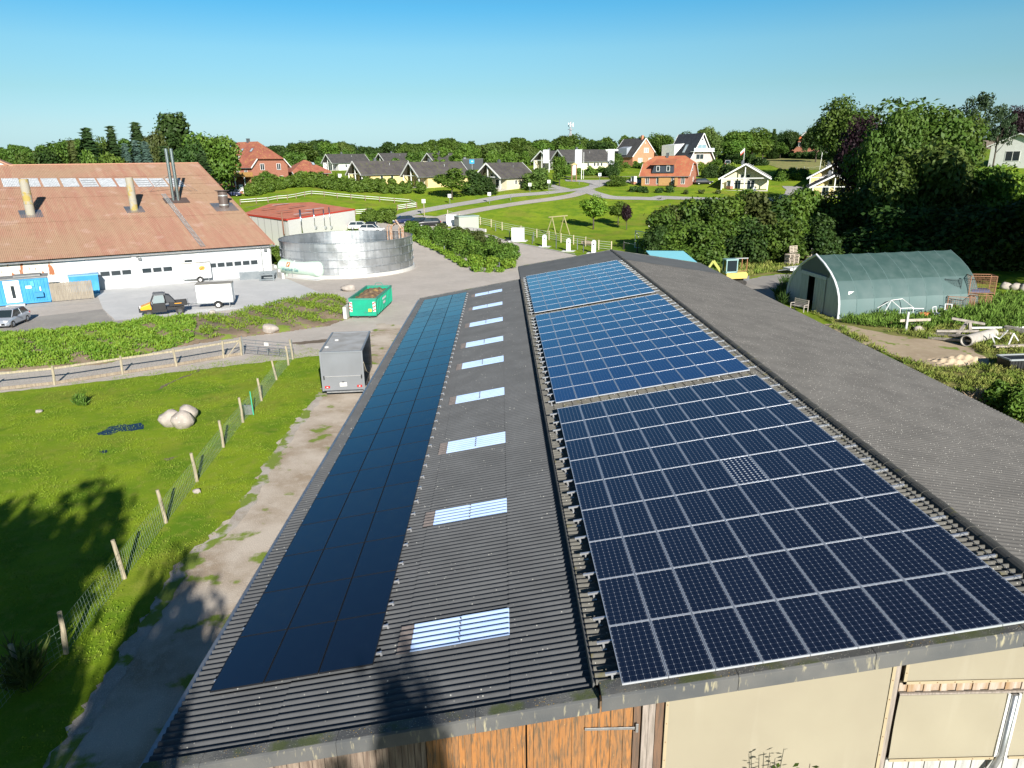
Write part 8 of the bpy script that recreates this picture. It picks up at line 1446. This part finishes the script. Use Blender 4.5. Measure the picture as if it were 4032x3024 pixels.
piece('cold_frame', 'white metal frame of a small greenhouse in the tall grass', 'greenhouse frame', C6(1240, 695), [('frame', lambda mb: [mb.bar(a, b, .05) for a, b in (((-1.3, 0, 0), (-1.3, 0, .7)), ((1.3, 0, 0), (1.3, 0, .9)), ((-1.3, 0, .7), (-.4, .6, 1.5)), ((-.4, .6, 1.5), (.1, 0, .9)), ((1.3, 0, .9), (.1, 0, .9)), ((-1.3, 1.2, 0), (-1.3, 1.2, .7)), ((-1.3, 1.2, .7), (-.4, .6, 1.5)), ((-.4, .6, 1.5), (.9, 1.0, 1.5)), ((.9, 1.0, 1.5), (1.3, 0, .9)), ((.1, 0, 0), (.1, 0, .9)), ((.1, 0, .9), (2.6, .4, .7)))], M_white)], R(8))
for px, lab, rz in ((Z6(330, 440), 'white folding chair tipped among the junk left of the crates', .5), (Z6(455, 412), 'white chair frame lying before the rusty crate', -.4)):
    piece('garden_chair', lab, 'chair', px, [('frame', lambda mb: [mb.bar(a, b, .05) for a, b in (((-.25, 0, 0), (-.3, .2, .95)), ((.25, 0, 0), (.2, .2, .95)), ((-.25, -.4, .05), (-.3, .1, .5)), ((.25, -.4, .05), (.25, .1, .5)), ((-.3, .2, .95), (.2, .2, .95)), ((-.25, -.4, .05), (.25, -.4, .05)))], M_white), ('seat', lambda mb: mb.box((0, 0, .45), (.5, .45, .04)), mat('slate_blue_cloth', (.10, .13, .22), .8))], rz)
piece('cardboard_box', 'tan cardboard box collapsed before the white chairs', 'box', Z6(345, 470), [('box', lambda mb: mb.prism([(-.6, 0), (.5, 0), (.2, .35), (-.2, .45)], -.3, .3, 'y'), mat('cardboard', (.36, .28, .19), .9))], .3)
piece('toolbox', 'small orange and red crate of tools in the weeds', 'box', Z6(215, 425), [('box', lambda mb: mb.box((0, 0, .2), (.8, .4, .4)), mat('orange_red_plastic', (.55, .16, .05), .5))]); piece('yellow_bucket', 'yellow bucket beside the white chair frame', 'bucket', Z6(440, 430), [('bucket', lambda mb: mb.lathe([(0, 0), (.2, 0), (.27, .3), (.24, .3), (.18, .03)], 12), mat('bucket_yellow', (.7, .6, .08), .5))])
piece('post_and_beam', 'pale post with a horizontal plank beside a heap of stones', 'post', C6(1298, 795), [('post', lambda mb: mb.bx((-.08, -.05, 0), (.08, .05, 1.55)), mat('pale_grey_post', (.45, .46, .44), .8)), ('plank', lambda mb: mb.bx((-.5, .1, .75), (2.0, .16, .95)), M_pal)], R(4))
for i, (a, b, lab) in enumerate(((1345, 770, 'flat stone under the plank in the grass'), (1435, 770, 'grey stone right of the plank end'), (1400, 800, 'flat slab lying in front of the plank'))): rock(lab, C6(a, b), (.45, .3, .28), seed=30+i, cat='stone')
for i, (a, b, L_, rz, tl, z, lab) in enumerate(((1610, 850, 3.0, -58, 8, .3, 'grey beam leaning at the left of the scrap timber heap'), (1650, 880, 3.2, -55, 6, .25, 'long squared beam pointing down to the sandy track'), (1690, 835, 2.8, -18, 3, .45, 'dark flat beam crossing the scrap timber heap'), (1720, 825, 2.2, 40, 22, .5, 'short pale beam propped upright on the heap'), (1765, 790, 2.3, -20, -8, .8, 'pale plank on top of the scrap timber heap'), (1790, 830, 1.7, 80, 70, .2, 'stake sticking up out of the timber heap'), (1640, 830, 2.5, -70, 2, .1, 'dark beam half buried under the timber heap'))):
    p = G(*C6(a, b)); mb = MB(); mb.box((0, 0, 0), (L_, .2, .16)); o = mb.build('timber_beam', M_plank, None, loc=p+Vector((0, 0, z))); o.rotation_euler = (0, R(-tl), R(rz)); tag(o, lab, 'beam', 'scrap timber beams')
pa, pb = G(*C6(1755, 915)), G(*C6(1930, 865)); d = pb-pa; mb = MB()
for r0, r1 in ((.40, .40),):
    for k in range(1): mb.lathe([(r0*.86, 0), (r0, 0), (r0, 1.45), (r0*1.04, 1.46), (r0*1.04, 1.6), (r0*.98, 1.6), (r0*.95, d.length+.6), (r0*.8, d.length+.6), (r0*.86, 0)], 24, axis='x')
o = mb.build('concrete_pipe', mat('pipe_concrete', (.46, .43, .38), .9, col2=(.36, .33, .29), scale=2), None, smooth=False, loc=pa+Vector((0, 0, .45))); o.rotation_euler = (0, 0, math.atan2(d.y, d.x)); tag(o, 'grey concrete pipe lying right of the scrap timber', 'pipe')
piece('white_metal_frame', 'bent white metal frame right of the concrete pipe', 'metal frame', C6(2055, 915), [('frame', lambda mb: [mb.bar(a, b, .07) for a, b in (((-.9, .3, .9), (-.6, 0, .1)), ((-.6, 0, .1), (.3, 0, .2)), ((.3, 0, .2), (.8, .4, .9)), ((-.9, .3, .9), (-.1, .5, .5)), ((-.1, .5, .5), (.1, .1, 1.2)), ((.8, .4, .9), (1.1, .2, .4)))], M_white)])
for a, b, L_, rz, lab, m_ in ((2060, 790, 5.5, -2, 'long white pole lying across the weeds at the right', M_white), (2150, 935, 3.4, 4, 'broad pale plank near the black bin', M_pal), (2140, 805, 1.5, -60, 'weathered log piece on the scrap at the right edge', M_plank), (2000, 840, 2.4, 14, 'thin board right behind the white metal frame', M_pal)):
    mb = MB(); mb.box((0, 0, .3), (L_, .35 if m_ is M_pal or L_ < 2 else .1, .12 if L_ > 2 else .35)); o = mb.build('scrap_piece', m_, None, loc=G(*C6(a, b))); o.rotation_euler = (0, 0, R(rz)); tag(o, lab, 'board' if m_ is not M_white else 'pole')
piece('black_bin', 'black ribbed plastic bin at the right edge', 'bin', C6(2170, 1090), [('body', lambda mb: [mb.box((0, 0, .4), (2.2, 1.1, .8), taper=1.06)]+[mb.bx((-1.05+.21*k, -.6, .05), (-.95+.21*k, -.55, .78)) for k in range(10)], M_black), ('rim', lambda mb: [mb.bar(a, b, .1) for a, b in (((-1.2, -.6, .82), (1.2, -.6, .82)), ((-1.2, .6, .82), (1.2, .6, .82)), ((-1.2, -.6, .82), (-1.2, .6, .82)))], mat('pale_grey_rim', (.3, .32, .33), .6))], R(3))
bp = G(*C6(1900, 1345)); mb = MB(); rr = random.Random(9)
for k in range(520):
    a = rr.uniform(0, 6.28); r = rr.uniform(0, 1)**.5; c = Vector((math.cos(a)*r*1.25, math.sin(a)*r*.9, .75*(1-r*r)*rr.uniform(.3, 1))); d = Vector((rr.gauss(0, 1), rr.gauss(0, 1), rr.gauss(0, .3))).normalized()*rr.uniform(.25, .6); mb.bar(c-d, c+d, .022)
o = mb.build('brush_pile', mat('dry_twigs', (.36, .26, .17), .9, col2=(.45, .34, .22), scale=5), None, loc=bp); tag(o, 'heap of dry brown twigs beside the barn eave', 'brush pile', kind='stuff')
piece('green_metal_bin', 'green ribbed metal container behind the shelter ridge', 'container', C5(650, 1590), [('body', lambda mb: [mb.bx((-2.6, -1.2, .3), (2.6, 1.2, 2.6))]+[mb.bx((-2.65, -1.26, .5+.5*k), (2.65, -1.2, .6+.5*k)) for k in range(4)], mat('container_green', (.05, .11, .035), .6))], R(12), dz=-1.2)
piece('dark_red_shed', 'dark red shed with green roof in the shade behind the shelter', 'shed', C5(820, 1590), [('wall', lambda mb: mb.bx((-3, -1.5, 0), (3, 1.5, 2.6)), mat('oxide_red', (.12, .03, .02), .8)), ('roof', lambda mb: mb.prism([(-2, 2.5), (2, 2.5), (0, 3.5)], -3.4, 3.4, 'x'), mat('container_green', (.05, .11, .035), .6))], R(10), dz=-1.9)
for i, (a, b) in enumerate(((2065, 470), (2140, 475), (2205, 480))): rock('%s pale bulky sack lying in the shade right of the shelter' % ('left', 'middle', 'right')[i], C6(a, b), (.5, .42, .42), seed=40+i, cat='sack')
# elder top in front of the wind screen
ep = Vector((5.05, 9.7, 0)); mb = MB(); ld = MB(); rr = random.Random(12)
t = thing('elder_shrub', 'leafy shrub tip rising in front of the large cream wind screen', 'shrub', ep)
for k in range(9):
    x = rr.uniform(-.55, .55); top = 2.42+rr.uniform(0, .5)-abs(x)*.25; mb.tube([(x*.3, 0, 0), (x*.7, 0, top*.6), (x, rr.uniform(-.1, .1), top)], [.02, .014, .006], 5)
    for q in range(9):
        a = rr.uniform(0, 6.28); c = Vector((x, 0, top-q*.09)); d = Vector((math.cos(a), math.sin(a)*.7, rr.uniform(-.2, .4)))*.14; n_ = d.cross(Vector((0, 0, 1))).normalized()*.035; ld.add([c, c+d*.6+n_, c+d, c+d*.6-n_], [(0, 1, 2, 3)])
mb.build('stem', M_bark, t); ld.build('leaves', LV['oak'], t)
# trees behind the photographer: their shadows fall on the paddock, lane and near roof
for i, (x, y, h, r, kd) in enumerate(((-2.6, -7, 12.6, 1.8, 'round'), (-8.5, -6, 15.5, 3.0, 'round'), (-12.5, -4, 14, 3.2, 'round'), (-17, -3, 13, 3.2, 'round'), (-10.5, -1, 9.5, 2.6, 'round'), (-15, 1, 8, 3, 'round'), (-21, -8, 17, 4, 'round'), (-26, -4, 14, 4, 'round'), (-15, -14, 19, 3.6, 'round'), (-30, -12, 20, 4.5, 'round'), (4.9, -12.5, 14.5, .8, 'tall'), (3.6, -13, 13.2, .6, 'tall'), (-5.5, -9, 12.5, 1.6, 'round'))):
    tree('shade_tree', ('broadleaf tree standing behind the viewpoint near the lane' if kd == 'round' else 'slender poplar behind the viewpoint by the barn'), (x, y, 0), h, kd, 'oak' if kd == 'round' else 'dark', i % 2, rad=r, cat='tree', group='trees behind the viewpoint' if kd == 'round' else 'poplars behind the viewpoint')
for i, (x, y, h, r) in enumerate(((66, 60, 26, 8), (80, 60, 26, 9), (94, 64, 26, 9), (73, 68, 24, 8), (56, 67, 16, 5), (86, 44, 26, 9), (62, 72, 22, 6))):
    tree('shade_tree', 'large oak to the right of the green shelter outside the view', (x, y, 0), h, 'big', 'oak', i % 2, rad=r, group='large oaks right of the shelter')
